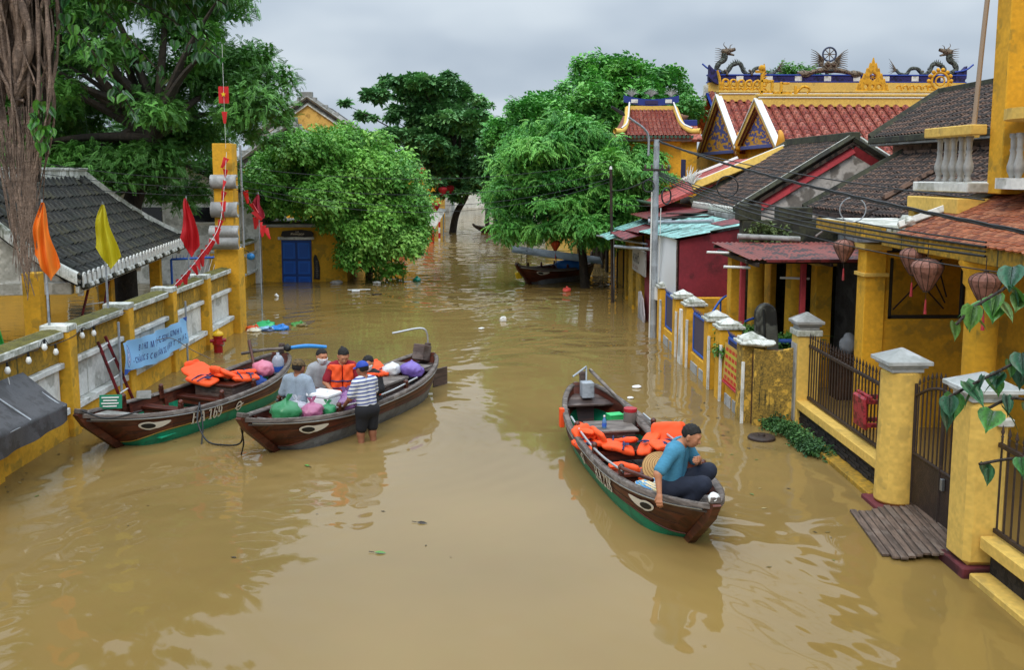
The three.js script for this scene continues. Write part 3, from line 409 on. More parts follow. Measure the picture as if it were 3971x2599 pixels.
const sprigs = {
  frond: (() => { const gs = []; for (let k = 0; k < 9; k++) for (const s of [-1, 1]) { const t = (k + 0.5) / 9; gs.push(place(leafShape(0.15 * (1 - 0.5 * Math.abs(t - 0.45)), 0.05, 0.1, 2, 0.1), 0, -0.25 * t * t, t * 0.5, s * 1.15, 0.25 + rnd() * 0.2, s * 0.2)); } gs.push(bar([0, 0, 0], [0, -0.2, 0.46], 0.005, 3)); return flat(gs); })(),
  vine: (() => { const gs = []; for (let k = 0; k < 9; k++) gs.push(place(leafShape(0.12, 0.075, 0.3, 2, 0.25), rr(-0.07, 0.07), rr(-0.06, 0.06), 0.03 * k, k * 2.4, 0.3 + rr(-0.5, 0.6), rr(-0.5, 0.5), rr(0.8, 1.2))); return flat(gs); })(),
  rosette: (() => { const gs = []; for (let k = 0; k < 9; k++) gs.push(place(leafShape(0.4, 0.22, 0.2, 3, 0.2), 0, 0, 0, k * 0.7 + rr(-0.2, 0.2), -0.5 + (k % 3) * 0.42, rr(-0.2, 0.2), rr(0.8, 1.1))); return flat(gs); })(),
  droop: (() => { const gs = []; for (let k = 0; k < 10; k++) { const t = k / 9; gs.push(place(leafShape(0.17, 0.075, 0.2, 2, 0.3), 0, -0.34 * t * t, t * 0.36, (k % 2 ? 1 : -1) * 0.95, 0.55 + 0.5 * t, rr(-0.3, 0.3))); } return flat(gs); })(),
  small: (() => { const gs = []; for (let k = 0; k < 12; k++) gs.push(place(leafShape(0.19, 0.1, 0.2, 2, 0.2), rr(-0.16, 0.16), rr(-0.12, 0.12), rr(-0.16, 0.16), k * 2.4, rr(-0.5, 0.8), rr(-0.4, 0.4), rr(0.8, 1.3))); return flat(gs); })(),
};
const leafMat = phys(0xffffff, 0.55, { transmission: 0.22, thickness: 0, specularIntensity: 0.5 });
const inPoly = (p, x, y) => { let c = false; for (let i = 0, j = p.length - 1; i < p.length; j = i++) if ((p[i][1] > y) !== (p[j][1] > y) && x < (p[j][0] - p[i][0]) * (y - p[i][1]) / (p[j][1] - p[i][1]) + p[i][0]) c = !c; return c; };
const lin = (h, k = 1) => { const c = new THREE.Color(h); return [c.r * k, c.g * k, c.b * k]; };
function leaves(parent, name, geo, blobs, per, pal, { droop = 0.2, flatY = 0.75, scale = [0.8, 1.25], shell = 0.5, jit = 0.5 } = {}) {
  const N = Math.round(per * blobs.reduce((a, b) => a + b[3] * b[3], 0)), im = new THREE.InstancedMesh(geo, leafMat, N), m = new THREE.Matrix4(), q = new THREE.Quaternion(), e = new THREE.Euler(), c = new THREE.Color(); let k = 0;
  const tot = blobs.reduce((a, b) => a + b[3] * b[3], 0);
  for (const [x, y, z, r] of blobs) { const n = Math.min(Math.round(N * r * r / tot), N - k); const tintB = rnd();
    for (let i = 0; i < n; i++) { const th = rnd() * 6.283, cy = rr(-0.75, 1), sy = Math.sqrt(1 - cy * cy), R = r * (shell + (1 - shell) * Math.sqrt(rnd())) * rr(0.85, 1.18);
      const nx = Math.cos(th) * sy, nz = Math.sin(th) * sy; e.set(droop + rr(-jit, jit) - cy * 0.3, Math.atan2(nx, nz) + rr(-0.8, 0.8), rr(-jit, jit), 'YXZ'); q.setFromEuler(e); const s = rr(...scale);
      m.compose(V(x + nx * R, y + cy * R * flatY, z + nz * R), q, V(s, s, s)); im.setMatrixAt(k, m);
      const a = pal[Math.floor(rnd() * pal.length)], b2 = pal[Math.floor(tintB * pal.length)], t = rr(0.2, 0.8), v = rr(0.85, 1.15); c.setRGB(lerp(a[0], b2[0], t) * v, lerp(a[1], b2[1], t) * v, lerp(a[2], b2[2], t) * v); im.setColorAt(k++, c); } }
  im.count = k; im.name = name; im.castShadow = im.receiveShadow = true; im.userData.kind = 'stuff'; parent.add(im); return im;
}
function tree({ label, name = 'tree', base, trunk, r, poly: pg, D, depth, n, rb, per, geo, pal, opt, limbs = 10, group, bark = M.bark, zf = 0.5, fill = 0 }) {
  const o = thing(name, label, 'tree', [base[0], -0.9, base[1]], 0, group), blobs = []; let guard = 0;
  const xs = pg.map(p => p[0]), ys = pg.map(p => p[1]), x0 = Math.min(...xs), x1 = Math.max(...xs), y0 = Math.min(...ys), y1 = Math.max(...ys);
  while (blobs.length < n && guard++ < 9000) { const x = rr(x0, x1), y = rr(y0, y1), sm = rnd() < 0.45, rad = rr(...rb) * (sm ? rr(0.35, 0.6) : 1), k = sm ? 0.15 : 0.72; if (![[0, 0], [k, 0], [-k, 0], [0, k * 0.8], [0, -k * 0.8]].every(([a, b]) => inPoly(pg, x + a * rad, y + b * rad))) continue;
    const u = (x - (x0 + x1) / 2) / ((x1 - x0) / 2), w = (y - (y0 + y1) / 2) / ((y1 - y0) / 2), h = Math.sqrt(Math.max(0.12, 1 - 0.8 * u * u - 0.6 * w * w)); const s = (x - 0) / D; const z = -D + rr(-zf, 1 - zf) * depth * h;
    blobs.push([x - base[0], y + 0.9, z - base[1], rad]); }
  const tr = trunk.map(p => [p[0] - base[0], p[1] + 0.9, p[2] - base[1]]);
  obj('trunk', taper(tr, t => r * (1.15 - 0.55 * t + 0.5 * Math.max(0, 0.12 - t) * 4), 18, 10), bark, o);
  const top = tr[tr.length - 1], pre = tr[tr.length - 2];
  for (let k = 0; k < limbs; k++) { const b = blobs[Math.floor(k * blobs.length / limbs)], st = k % 2 ? top : P3(pre, top, 0.6), md = P3(st, b, 0.5); md[1] += 0.25; obj('limb', taper([st, md, b], t => r * 0.45 * (1 - 0.85 * t), 12, 6), bark, o); }
  leaves(o, 'crown', geo, blobs, per, pal, opt); if (fill) leaves(o, 'inner_foliage', sprigs.small, blobs.map(([x, y, z, r2]) => [x, y, z, r2 * 0.8]), fill, pal, { flatY: 0.65, shell: 0.2, scale: [0.7, 1.2] }); return o;
}
const G1 = [lin(0x426f2a), lin(0x548c34), lin(0x6aa648), lin(0x4a7a36)], G2 = [lin(0x72ae42), lin(0x5f9c38), lin(0x88c254), lin(0x4f8c38), lin(0x9ccc66)], G3 = [lin(0x568a4e), lin(0x689e5c), lin(0x80b06c), lin(0x4e7c4a)], G4 = [lin(0x66ab44), lin(0x529a40), lin(0x84c058), lin(0x74b65a), lin(0x478540)];
tree({ name: 'flame_tree', label: 'huge feathery dark green tree behind the pavilion roof at upper left', base: [-11.2, -29], trunk: [[-11.2, -0.9, -29], [-11.1, 2.5, -29.2], [-10.4, 4.4, -29], [-9.8, 5.8, -28.6]], r: 0.36, D: 29, depth: 7, n: 210, rb: [0.55, 1.1], per: 240, geo: sprigs.frond, pal: G1, limbs: 26, fill: 110, opt: { droop: 0.15, flatY: 0.72, scale: [0.35, 0.65], jit: 0.9 },
  poly: [[-16.1, 11.6], [-10.5, 12.3], [-7.3, 10], [-7.2, 9], [-7, 8.3], [-6.4, 7.3], [-6, 6.8], [-6, 6.2], [-5.6, 5.7], [-6.1, 5.2], [-7, 5], [-7.1, 4.6], [-7.7, 4.8], [-8.6, 3.7], [-8.7, 3.3], [-9.9, 3.1], [-12.2, 3.5], [-16, 3.5]], zf: 0.74 });
tree({ name: 'flame_tree', label: 'second dark feathery tree deeper in the yard behind the pavilion', base: [-15.5, -38], trunk: [[-15.5, -0.9, -38], [-15.2, 3, -38], [-14.8, 5, -37.5]], r: 0.34, D: 38, depth: 6, n: 60, rb: [0.9, 1.4], per: 120, geo: sprigs.frond, pal: G1, limbs: 12, fill: 60, opt: { droop: 0.15, flatY: 0.7, scale: [0.5, 0.9], jit: 0.9 },
  poly: [[-21, 8], [-18, 8.5], [-12, 7], [-9.6, 5], [-9.8, 3.6], [-10.6, 2.6], [-13.3, 2.2], [-20.4, 2.4]] });
{ // sprawling vine over the cafe: a woody stem at its right corner and a mass of hanging shoots
  tree({ name: 'flowering_vine', label: 'bright green sprawling vine heaped over the yellow cafe and hanging to the water', base: [-5.0, -39.2], trunk: [[-5.0, -0.9, -39.2], [-5.1, 0.8, -39.0], [-5.6, 2.2, -38.6]], r: 0.16, D: 37.4, depth: 5, n: 260, rb: [0.45, 0.8], per: 230, geo: sprigs.vine, pal: G2, limbs: 14, zf: 0.42, opt: { droop: 0.7, flatY: 0.8, scale: [0.9, 1.5] },
    poly: [[-9.4, 2.5], [-9.8, 3.4], [-9.3, 4.6], [-8.2, 5.5], [-6.9, 6], [-5.2, 6.2], [-3.9, 5.5], [-3.0, 4.6], [-2.5, 3.6], [-2.4, 2.5], [-2.8, 1.5], [-3.3, 0.9], [-3.8, 0.2], [-4.9, 0.3], [-5.6, 1.0], [-6.4, 2.4], [-7.8, 2.5]] });
}
tree({ name: 'almond_tree', label: 'tall dark broadleaf tree with tiered branches and forked leaning trunk in mid street', base: [-2.75, -66], trunk: [[-2.75, -0.9, -66], [-2.4, 1.2, -66], [-1.6, 3, -65.8], [-2.6, 5, -65.5]], r: 0.25, D: 64, depth: 8, n: 120, rb: [0.65, 1.15], per: 110, geo: sprigs.rosette, pal: G3, limbs: 22, fill: 20, opt: { droop: -0.1, flatY: 0.5, scale: [0.8, 1.2] },
  poly: [[-10.2, 9.4], [-8.3, 9.3], [-7.0, 10.9], [-5.7, 11.4], [-4.5, 10.8], [-1.4, 10.3], [-1.6, 9.7], [-1.1, 9.2], [0, 8.4], [1, 6.6], [1.4, 5.1], [0.6, 3.6], [-1.4, 2.6], [-2.5, 2], [-4, 3.2], [-5.8, 4.8], [-6.9, 6.2], [-7.7, 7.4], [-9.7, 8.2]] });
tree({ name: 'street_tree', label: 'light green tree with drooping leaves over the covered boat on the right', base: [3.5, -34.2], trunk: [[3.5, -0.9, -34.2], [3.35, 1.2, -34.3], [3.2, 2.6, -34.4], [2.8, 3.8, -34.4]], r: 0.17, D: 34.6, depth: 5, n: 230, rb: [0.4, 0.8], per: 215, geo: sprigs.droop, pal: G4, limbs: 20, fill: 120, opt: { droop: -0.15, flatY: 0.55, scale: [0.45, 0.8] },
  poly: [[0.8, 5.9], [2.3, 6.4], [4.4, 5.9], [6, 4.9], [6.6, 3.6], [6.2, 2.0], [5.2, 1.1], [3.9, 1.5], [3, 1.6], [2.2, 1.5], [1.5, 1.5], [0.6, 1.7], [-0.1, 2.1], [0.0, 2.9], [-0.5, 3.5], [-0.1, 4.4], [0.5, 5.2]] });
tree({ name: 'street_tree', label: 'dark green tree rising behind the drooping tree left of the temple', base: [5.4, -46], trunk: [[5.4, -0.9, -46], [5.3, 3, -46], [4.8, 5.6, -46]], r: 0.3, D: 46, depth: 7, n: 150, rb: [0.6, 1], per: 110, geo: sprigs.small, pal: G4, limbs: 20, opt: { droop: 0.2, flatY: 0.65, scale: [1, 1.6] },
  poly: [[0.2, 4.6], [-0.4, 6.4], [1.6, 7.8], [3.1, 8.1], [4, 9.2], [5.4, 9.8], [6.9, 9.7], [7.6, 9.2], [8.9, 9.2], [9.7, 8.3], [10.2, 7.5], [8.9, 6.3], [7.5, 5.4], [6.2, 4.5], [5.4, 3.6], [2.3, 3]] });
tree({ name: 'street_tree', label: 'low dark tree leaning over the street behind the small far boat', base: [2.6, -58], trunk: [[2.6, -0.9, -58], [2.2, 1.2, -58], [1.6, 2.6, -58]], r: 0.2, D: 58, depth: 6, n: 50, rb: [0.6, 1], per: 90, geo: sprigs.small, pal: G4, limbs: 8, opt: { droop: 0.35, flatY: 0.6, scale: [1, 1.5] },
  poly: [[-0.8, 3.4], [0.6, 4.6], [3, 5.2], [6, 5], [6, 2], [4, 0.8], [2.4, 0.6], [1, 1.4], [-0.4, 2.4]] });
tree({ name: 'street_tree', label: 'faint green tree crown closing the far end of the street', base: [1.5, -96], trunk: [[1.5, -0.9, -96], [1.5, 4, -96], [1.2, 6, -96]], r: 0.35, D: 96, depth: 8, n: 90, rb: [1.1, 1.9], per: 34, geo: sprigs.rosette, pal: G3, limbs: 8, opt: { droop: 0.1, flatY: 0.7, scale: [0.9, 1.4] },
  poly: [[-9, 3], [-8, 9], [-3, 11.5], [3, 11.5], [9, 10.5], [12, 6], [9, 2.2], [2, 2.2]] });
tree({ name: 'street_tree', label: 'treetop peeping above the temple ridge between the dragons', base: [21.9, -68], trunk: [[21.9, -0.9, -68], [21.9, 5, -68], [21.8, 9, -68]], r: 0.3, D: 68, depth: 5, n: 34, rb: [0.5, 0.9], per: 90, geo: sprigs.small, pal: G1, limbs: 8, opt: { droop: 0, flatY: 0.8, scale: [1, 1.6] },
  poly: [[18.4, 9], [19.2, 10.6], [20.4, 11.4], [21.4, 11.9], [22.6, 11.5], [23.6, 10.8], [24.6, 9]] });
// ---------- banyan with hanging roots at upper left ----------
const heart = (() => { const R = [[0, 0], [0.27, -0.1], [0.46, 0.06], [0.5, 0.28], [0.4, 0.54], [0.23, 0.76], [0.07, 0.94], [0, 1.1]], rib = [0, 0.05, 0.16, 0.3, 0.5, 0.7, 0.9, 1.1], a = [], P = (x, z) => [x, 0.2 * Math.abs(x) - 0.2 * z * z - 0.35 * x * x, z]; for (let k = 0; k < 7; k++) for (const s of [-1, 1]) { const q = [P(0, rib[k]), P(s * R[k][0], R[k][1]), P(s * R[k + 1][0], R[k + 1][1]), P(0, rib[k + 1])]; a.push(...q[0], ...q[1], ...q[2], ...q[0], ...q[2], ...q[3]); } const g = mergeVertices((() => { const g = new THREE.BufferGeometry(); g.setAttribute('position', new THREE.BufferAttribute(new Float32Array(a), 3)); return g; })(), 1e-4); g.computeVertexNormals(); const f = g.toNonIndexed(); boxUV(f); return f; })();
const veins = dataTex(128, 128, (u, v) => { const x = Math.abs(u - 0.5), z = v * 1.25 - 0.12, n = fbm(u * 12, v * 12, 12, 3, 66) - 0.5, rib = smooth(0.014, 0.004, x), side = smooth(0.02, 0.004, Math.abs(mod(z - x * 0.75, 0.16) - 0.08)) * smooth(0.5, 0.05, x) * 0.5, k = 205 * (1 + 0.35 * n), d = smooth(0.64, 0.7, fbm(u * 9, v * 9, 9, 3, 68)) * 0.35; return mixc(mixc([k, k, k], [255, 255, 225], Math.max(rib, side)), [130, 110, 60], d); });
{ const p = heart.attributes.position, uv = heart.attributes.uv; for (let i = 0; i < p.count; i++) uv.setXY(i, p.getX(i) + 0.5, (p.getZ(i) + 0.12) / 1.25); }
const figM = [0x4a9e2a, 0x387f2c, 0x6cbc38, 0x3f9044].map(c => phys(c, 0.45, { transmission: 0.3, thickness: 0, map: veins, bumpMap: veins, bumpScale: 0.002 }));
function figSpray(o, pts, n, size, spread, mats = figM) { // leaves hung on a twig
  const c = new THREE.CatmullRomCurve3(pts.map(p => V(...p))); obj('twig', new THREE.TubeGeometry(c, 16, 0.012, 5), M.bark, o);
  for (let k = 0; k < n; k++) { const p = c.getPointAt(clamp((k + rnd()) / n)), l = mesh('leaf', heart, mats[Math.floor(rnd() * mats.length)], o); l.position.set(p.x + rr(-spread, spread), p.y + rr(-spread, spread * 0.5), p.z + rr(-spread, spread)); l.rotation.set(rr(0.5, 1.5), rr(-2, 2), rr(-0.5, 0.5), 'YXZ'); const s = size * rr(0.75, 1.25); l.scale.set(s, s, s); }
}
{
  const o = thing('banyan_tree', 'banyan with a curtain of pale hanging roots and heart-shaped leaves at upper left', 'tree', [-9.9, -0.9, -15.6]);
  const L = (x, y, z) => [x + 9.9, y + 0.9, z + 15.6];
  obj('trunk', taper([L(-9.9, -0.9, -15.6), L(-9.8, 3, -15.5), L(-9.6, 6, -15.4), L(-9.2, 8.2, -15.3)], t => 0.62 - 0.2 * t, 14, 14), M.bark, o);
  obj('limb', taper([L(-9.4, 7.6, -15.4), L(-8, 8.2, -15.2), L(-6.4, 8.4, -15.1), L(-4, 8.8, -15.6)], t => 0.34 - 0.24 * t, 14, 10), M.bark, o);
  obj('root_core', [taper([L(-7.35, 8.6, -15.4), L(-7.3, 6.6, -15.45), L(-7.25, 4.8, -15.4), L(-7.2, 4.05, -15.3)], t => 0.24 - 0.18 * t * t, 20, 12), taper([L(-6.95, 8.6, -15.35), L(-6.95, 6.4, -15.4), L(-7.0, 4.9, -15.35)], t => 0.16 - 0.12 * t * t, 16, 10)], M.bark, o);
  for (let k = 0; k < 46; k++) { const big = k < 12, x = -7.78 + (k % 19) / 18 * 1.12 + rr(-0.06, 0.06), z = -15.1 + rr(-0.25, 0.25) + (big ? -0.05 : 0.12), yb = big ? rr(4.7, 5.9) : rr(3.2, 4.8), r0 = big ? rr(0.06, 0.14) : rr(0.012, 0.035), pull = lerp(x, -7.25, big ? 0.3 : 0.6), w = () => rr(-0.13, 0.13);
    obj('aerial_root', taper([L(x, 8.5, z), L(x + w(), 7.2, z + w()), L(x + w() * 1.5, 6.2, z + w()), L(lerp(x, pull, 0.35) + w() * 1.5, 5.3, z + w()), L(pull + w(), yb, z + w() * 0.6)], t => r0 * (1.1 - 0.75 * t * t) * (1 + 0.25 * Math.sin(t * 31 + k)), 26, 7), M.barkPale, o); }
  for (let k = 0; k < 9; k++) { const x = rr(-7.5, -7.0), w = () => rr(-0.1, 0.1); obj('aerial_root', taper([L(x, 4.9, -15), L(x + w(), 4.2, -14.9), L(x * 0.6 - 7.2 * 0.4 + w(), 3.5, -14.85), L(-7.25 + w(), 2.9, -14.85), L(-7.22 + w(), rr(2.2, 2.7), -14.85)], t => 0.022 * (1 - 0.7 * t), 22, 5), M.barkPale, o); }
  const hairs = []; for (let k = 0; k < 130; k++) { const x = rr(-7.75, -6.75), c = lerp(x, -7.2, 0.6), w = () => rr(-0.08, 0.08); hairs.push(tube([L(x, 5.2, -15), L(lerp(x, c, 0.6) + w(), 4.4, -14.9), L(c + w(), 3.7, -14.85), L(c + w(), rr(2.5, 3.4), -14.85)], 0.0045, 9, 3)); }
  const hm = obj('root_hairs', hairs, M.barkPale, o); hm.userData.kind = 'stuff';
  const S = (...p) => p.map(q => L(...q));
  figSpray(o, S([-6.7, 7.5, -15.3], [-6.0, 7.0, -15.4], [-5.2, 6.7, -15.5], [-4.3, 6.0, -15.5]), 60, 0.15, 0.17); figSpray(o, S([-6.6, 7.3, -15.6], [-5.9, 6.5, -15.6], [-5.3, 5.8, -15.6]), 50, 0.15, 0.17); figSpray(o, S([-6.6, 6.6, -15.4], [-6.1, 5.9, -15.3], [-5.6, 5.1, -15.3]), 40, 0.15, 0.16);
  figSpray(o, S([-6.7, 7.1, -15.2], [-6.5, 6.4, -15.1], [-6.3, 6.1, -15.1]), 16, 0.18, 0.15); figSpray(o, S([-6.1, 7.6, -16], [-4.9, 7.3, -16], [-4.3, 6.9, -16]), 40, 0.15, 0.22); figSpray(o, S([-6.3, 7.5, -16.2], [-5.2, 7.1, -16.4], [-4.6, 6.2, -16.4]), 40, 0.16, 0.22);
  figSpray(o, S([-6.85, 5.3, -14.9], [-6.8, 5.0, -14.75], [-6.78, 4.7, -14.75]), 30, 0.17, 0.13, [figM[0], figM[2], figM[2]]); figSpray(o, S([-7.9, 5.1, -15], [-7.75, 4.95, -14.9]), 6, 0.16, 0.08, [figM[2]]);
  const far = []; for (let k = 0; k < 46; k++) far.push([rr(-9.6, -3.9) + 9.9, rr(7.4, 9.2) + 0.9, rr(-17.5, -14.6) + 15.6, rr(0.5, 0.8)]); leaves(o, 'crown', place(heart.clone(), 0, 0, 0, 0, 0.6, 0, 0.19), far, 330, G1, { droop: 0.8, scale: [0.8, 1.3] });
}
{ // fig branch in the right foreground, grown from a trunk beside the gate
  const o = thing('fig_tree', 'heart-shaped green leaves on fig branches at the near right edge', 'tree', [4.6, -0.9, -6.2]); const L = (x, y, z) => [x - 4.6, y + 0.9, z + 6.2], S = (...p) => p.map(q => L(...q));
  obj('trunk', taper([L(4.6, -0.9, -6.2), L(4.55, 1.5, -6.3), L(4.5, 3.6, -6.4)], t => 0.1 - 0.05 * t, 12, 8), M.bark, o);
  const pale = [0x78b550, 0x5caa48, 0x8cc26c, 0x3c805a].map(c => phys(c, 0.45, { transmission: 0.3, thickness: 0, map: veins, bumpMap: veins, bumpScale: 0.002 })), dk = [0x3c7c58, 0x48905e, 0x326c4c, 0x5cac58].map(c => phys(c, 0.45, { transmission: 0.25, thickness: 0, map: veins, bumpMap: veins, bumpScale: 0.002 }));
  figSpray(o, S([4.55, 3.6, -6.6], [4.1, 3.55, -7], [3.9, 3.35, -7], [3.62, 3.16, -7], [3.52, 3.05, -7]), 24, 0.16, 0.09, pale); figSpray(o, S([4.5, 2.9, -6.6], [4.1, 2.8, -7], [3.85, 2.68, -7], [3.6, 2.55, -7], [3.45, 2.46, -7]), 20, 0.17, 0.07, dk);
  figSpray(o, S([4.3, 2.4, -6.8], [4.0, 2.48, -7], [3.8, 2.4, -7]), 7, 0.17, 0.08, pale); figSpray(o, S([4.4, 2.1, -6.7], [4.0, 2.0, -7], [3.76, 1.96, -7]), 8, 0.15, 0.06, dk);
}
// ---------- right bank ----------
const metalRed = plaster(0x7a2a2c, { grime: 0.4, gcol: 0x5a3a30, rough: 0.45, size: 1.4 }), metalTurq = plaster(0x8ec4bd, { grime: 0.25, gcol: 0x5f8079, rough: 0.45, size: 1.4 }), rust = plaster(0x7d3427, { grime: 0.5, gcol: 0x5c4234, rough: 0.6, size: 1.6, cloud: 0.2 });
function corrug(x0, x1, d0, d1, y, along = 'x', pitch = 0.09, amp = 0.012, t = 0.006) { // ribs run along the named axis; y(x, d)
  const w = along === 'x' ? d1 - d0 : x1 - x0, n = Math.max(8, Math.round(w / pitch * 4)); return sheet(along === 'x' ? 6 : n, along === 'x' ? n : 6, (u, v) => { const x = lerp(x0, x1, u), d = lerp(d0, d1, v); return [x, y(x, d) + amp * Math.sin((along === 'x' ? d : x) / pitch * 6.283), -d]; }, t);
}
{ // shack
  const o = thing('shack', 'maroon shack with turquoise and red metal roof sheets behind the utility pole', 'shack', [4.4, 0, -22]); const L = (g) => (g.translate(-4.4, 0, 22), g);
  obj('front_wall', L(slab([[4.42, -0.9, -22], [6.0, -0.9, -22], [6.0, 2.92, -22], [4.42, 2.6, -22]], 0.12, [0, 0, -1])), M.maroon, o);
  obj('side_wall', L(bx(0.12, 3.2, 1.9, 4.5, 0.7, -26.1)), M.maroon, o); obj('back_wall', L(bx(0.12, 3.3, 9, 6.1, 0.85, -26.6)), M.maroon, o); obj('side_pilaster', L(bx(0.3, 3.0, 0.9, 4.5, 0.6, -29.2)), M.ochreMoss, o); obj('side_pilaster', L(bx(0.3, 2.2, 0.9, 4.52, 0.2, -27.8)), M.ochreMoss, o); obj('far_wall', L(bx(1.7, 3.2, 0.12, 5.3, 0.7, -31)), M.ochreMoss, o);
  const y = (x, d) => lerp(2.66, 2.98, (x - 4.2) / 1.8) - (d - 22) * 0.03 * (1 - (x - 4.2) / 1.8);
  const sheets = [[4.25, 5.1, 21.85, 24.2, 0], [5.08, 6.05, 21.9, 24.1, 0], [4.15, 4.9, 24.15, 26.4, 0], [4.85, 6.05, 24.05, 26.3, 0], [4.1, 4.75, 26.35, 28.9, 1], [4.7, 5.4, 26.3, 28.8, 0], [5.35, 6.1, 26.25, 28.9, 0], [4.05, 5.0, 28.8, 31.1, 0], [4.95, 6.1, 28.8, 31.1, 1], [5.5, 6.15, 22.4, 23.6, 1]];
  sheets.forEach(([a, b, c, d, k], i) => obj('roof_sheet', L(corrug(a, b, c, d, (x, q) => y(x, q) + 0.012 * (i % 3) + (i === 9 ? 0.04 : 0))), k ? metalRed : metalTurq, o));
  obj('awning_sheet', L(corrug(3.75, 4.35, 26.5, 29.6, (x, q) => 2.3 + (x - 3.7) * 0.25)), metalRed, o); obj('awning_sheet', L(corrug(3.6, 4.3, 28.9, 31.2, (x, q) => 2.16 + (x - 3.7) * 0.3)), metalTurq, o);
  for (const [p, q, r] of [[[4.35, 2.86, -25], [5.35, 3.02, -22.7], 0.05], [[4.6, 2.88, -27.6], [5.6, 3.05, -24.3], 0.018], [[4.5, 2.87, -26.6], [5.9, 3.06, -24.9], 0.018], [[5.2, 2.98, -28], [6, 3.08, -25.4], 0.02], [[3.5, 2.12, -31], [4.35, 2.2, -26.2], 0.03], [[3.7, 2.0, -28], [4.3, 2.12, -25.5], 0.045]]) obj('roof_pipe', L(bar(p, q, r, 7)), r > 0.025 ? M.galv : M.iron, o);
  obj('post', L(bar([4.02, -0.9, -30.6], [4.0, 2.25, -30.6], 0.035, 7)), M.galv, o);
  const t = thing('white_tarp', 'white tarpaulin hanging on the street side of the maroon shack', 'tarpaulin', [4.34, 0, -22.1]);
  obj('cloth', sheet(20, 14, (u, v) => [0.02 * Math.sin(u * 9 + v * 2) + 0.06 * Math.sin((u + v) * 5) * (1 - v), 0.95 + v * 1.66 + 0.02 * Math.sin(u * 8), -3.1 * u + 0.05], 0.005), std(0xdfe2e6, 0.55), t);
  obj('batten', bar([0.03, 0.9, 0.08], [0.03, 2.62, 0.08], 0.02), M.deck, t);
  const s = thing('shop_sign', 'grey shop sign lettered KHÔ on the yellow pilaster beside the utility pole', 'sign', [4.28, 1.65, -27.1]);
  const tx = canvasTex(320, 160, (g) => { g.fillStyle = '#8f8a84'; g.fillRect(0, 0, 320, 160); g.fillStyle = '#1b1a1c'; g.font = 'bold 84px sans-serif'; g.fillText('KHÔ', 16, 100, 260); g.fillStyle = '#5e3a34'; g.font = 'bold 34px sans-serif'; g.fillText('ĐT. 0236', 20, 146, 200); });
  const pl = new THREE.PlaneGeometry(2.2, 0.66); pl.rotateY(-Math.PI / 2); pl.translate(-0.03, 0, 0); obj('panel', bx(0.05, 0.7, 2.26, 0, 0, 0), M.grey, s); obj('lettering', pl, std(0xffffff, 0.7, { map: tx }), s, true);
  const b = thing('white_board', 'pale cut board standing in water under the shop sign', 'board', [4.28, 0, -26.6]); const bg = prism([[-0.55, -0.8], [0.6, -0.8], [0.6, 0.75], [0.25, 0.8], [-0.2, 0.62], [-0.5, 0.2]], 0.04); bg.rotateY(Math.PI / 2); obj('board', bg, plaster(0xb5b0b4, { grime: 0.2 }), b);
}
{ // utility pole with street lamp
  const o = thing('utility_pole', 'grey steel utility pole with a street lamp arm in front of the shack', 'pole', [4.14, -0.9, -23.75]);
  obj('shaft', bar([0, 0, 0], [0, 5.9, 0], 0.085, 14, 0.07), M.galv, o);
  obj('conduit', bar([-0.1, 0.9, 0.02], [-0.1, 4.6, 0.02], 0.02, 6), M.whiteP, o); obj('conduit', bar([0.11, 2.2, 0.03], [0.13, 4.2, 0.03], 0.012, 6), M.whiteP, o);
  obj('cross_arm', bx(0.7, 0.05, 0.05, 0, 5.88, 0), M.iron, o); obj('cross_arm', bx(0.66, 0.05, 0.05, 0, 5.15, 0.06), M.iron, o);
  for (const x of [-0.28, -0.12, 0.14, 0.3]) obj('insulator', lathe([[0.001, 0], [0.03, 0.01], [0.022, 0.04], [0.032, 0.06], [0.02, 0.1], [0.001, 0.11]], 8, x, 5.17, 0.06), M.deck, o);
  obj('lamp_arm', tube([[-0.2, 5.5, 0], [-0.22, 5.98, 0.05], [-0.34, 6.15, 0.15], [-0.75, 6.42, 0.3]], 0.028, 20, 7), M.galv, o);
  obj('lamp_head', prism([[-0.28, 0.03], [-0.26, -0.02], [0.05, -0.04], [0.12, 0], [0.05, 0.05]], 0.16).rotateZ(-0.55).translate(-0.95, 6.53, 0.25), M.black, o);
  obj('meter_box', bx(0.24, 0.34, 0.16, 0.13, 2.05, 0.1, 0.3), M.whiteP, o); obj('meter_window', bx(0.1, 0.12, 0.02, 0.15, 2.08, 0.19, 0.3), M.black, o);
  obj('bracket', bar([-0.02, 1.55, 0], [0.5, 1.52, 0.1], 0.02), M.iron, o);
  obj('cable_coil', new THREE.TorusGeometry(0.2, 0.02, 6, 20).rotateY(0.8).translate(0.25, 4.5, 0.1), M.cable, o); obj('cable_coil', new THREE.TorusGeometry(0.15, 0.015, 6, 20).rotateY(-0.6).translate(-0.2, 4.75, 0.1), M.cable, o);
  const p = thing('utility_pole', 'thin rusty iron pole at the edge of the drooping tree', 'pole', [3.95, -0.9, -30.2]); obj('shaft', bar([0, 0, 0], [-0.13, 5.2, 0], 0.045, 8), M.iron, p); obj('cap', cyl(0.03, 0.05, 0.1, -0.13, 5.18, 0, 8), M.whiteP, p);
}
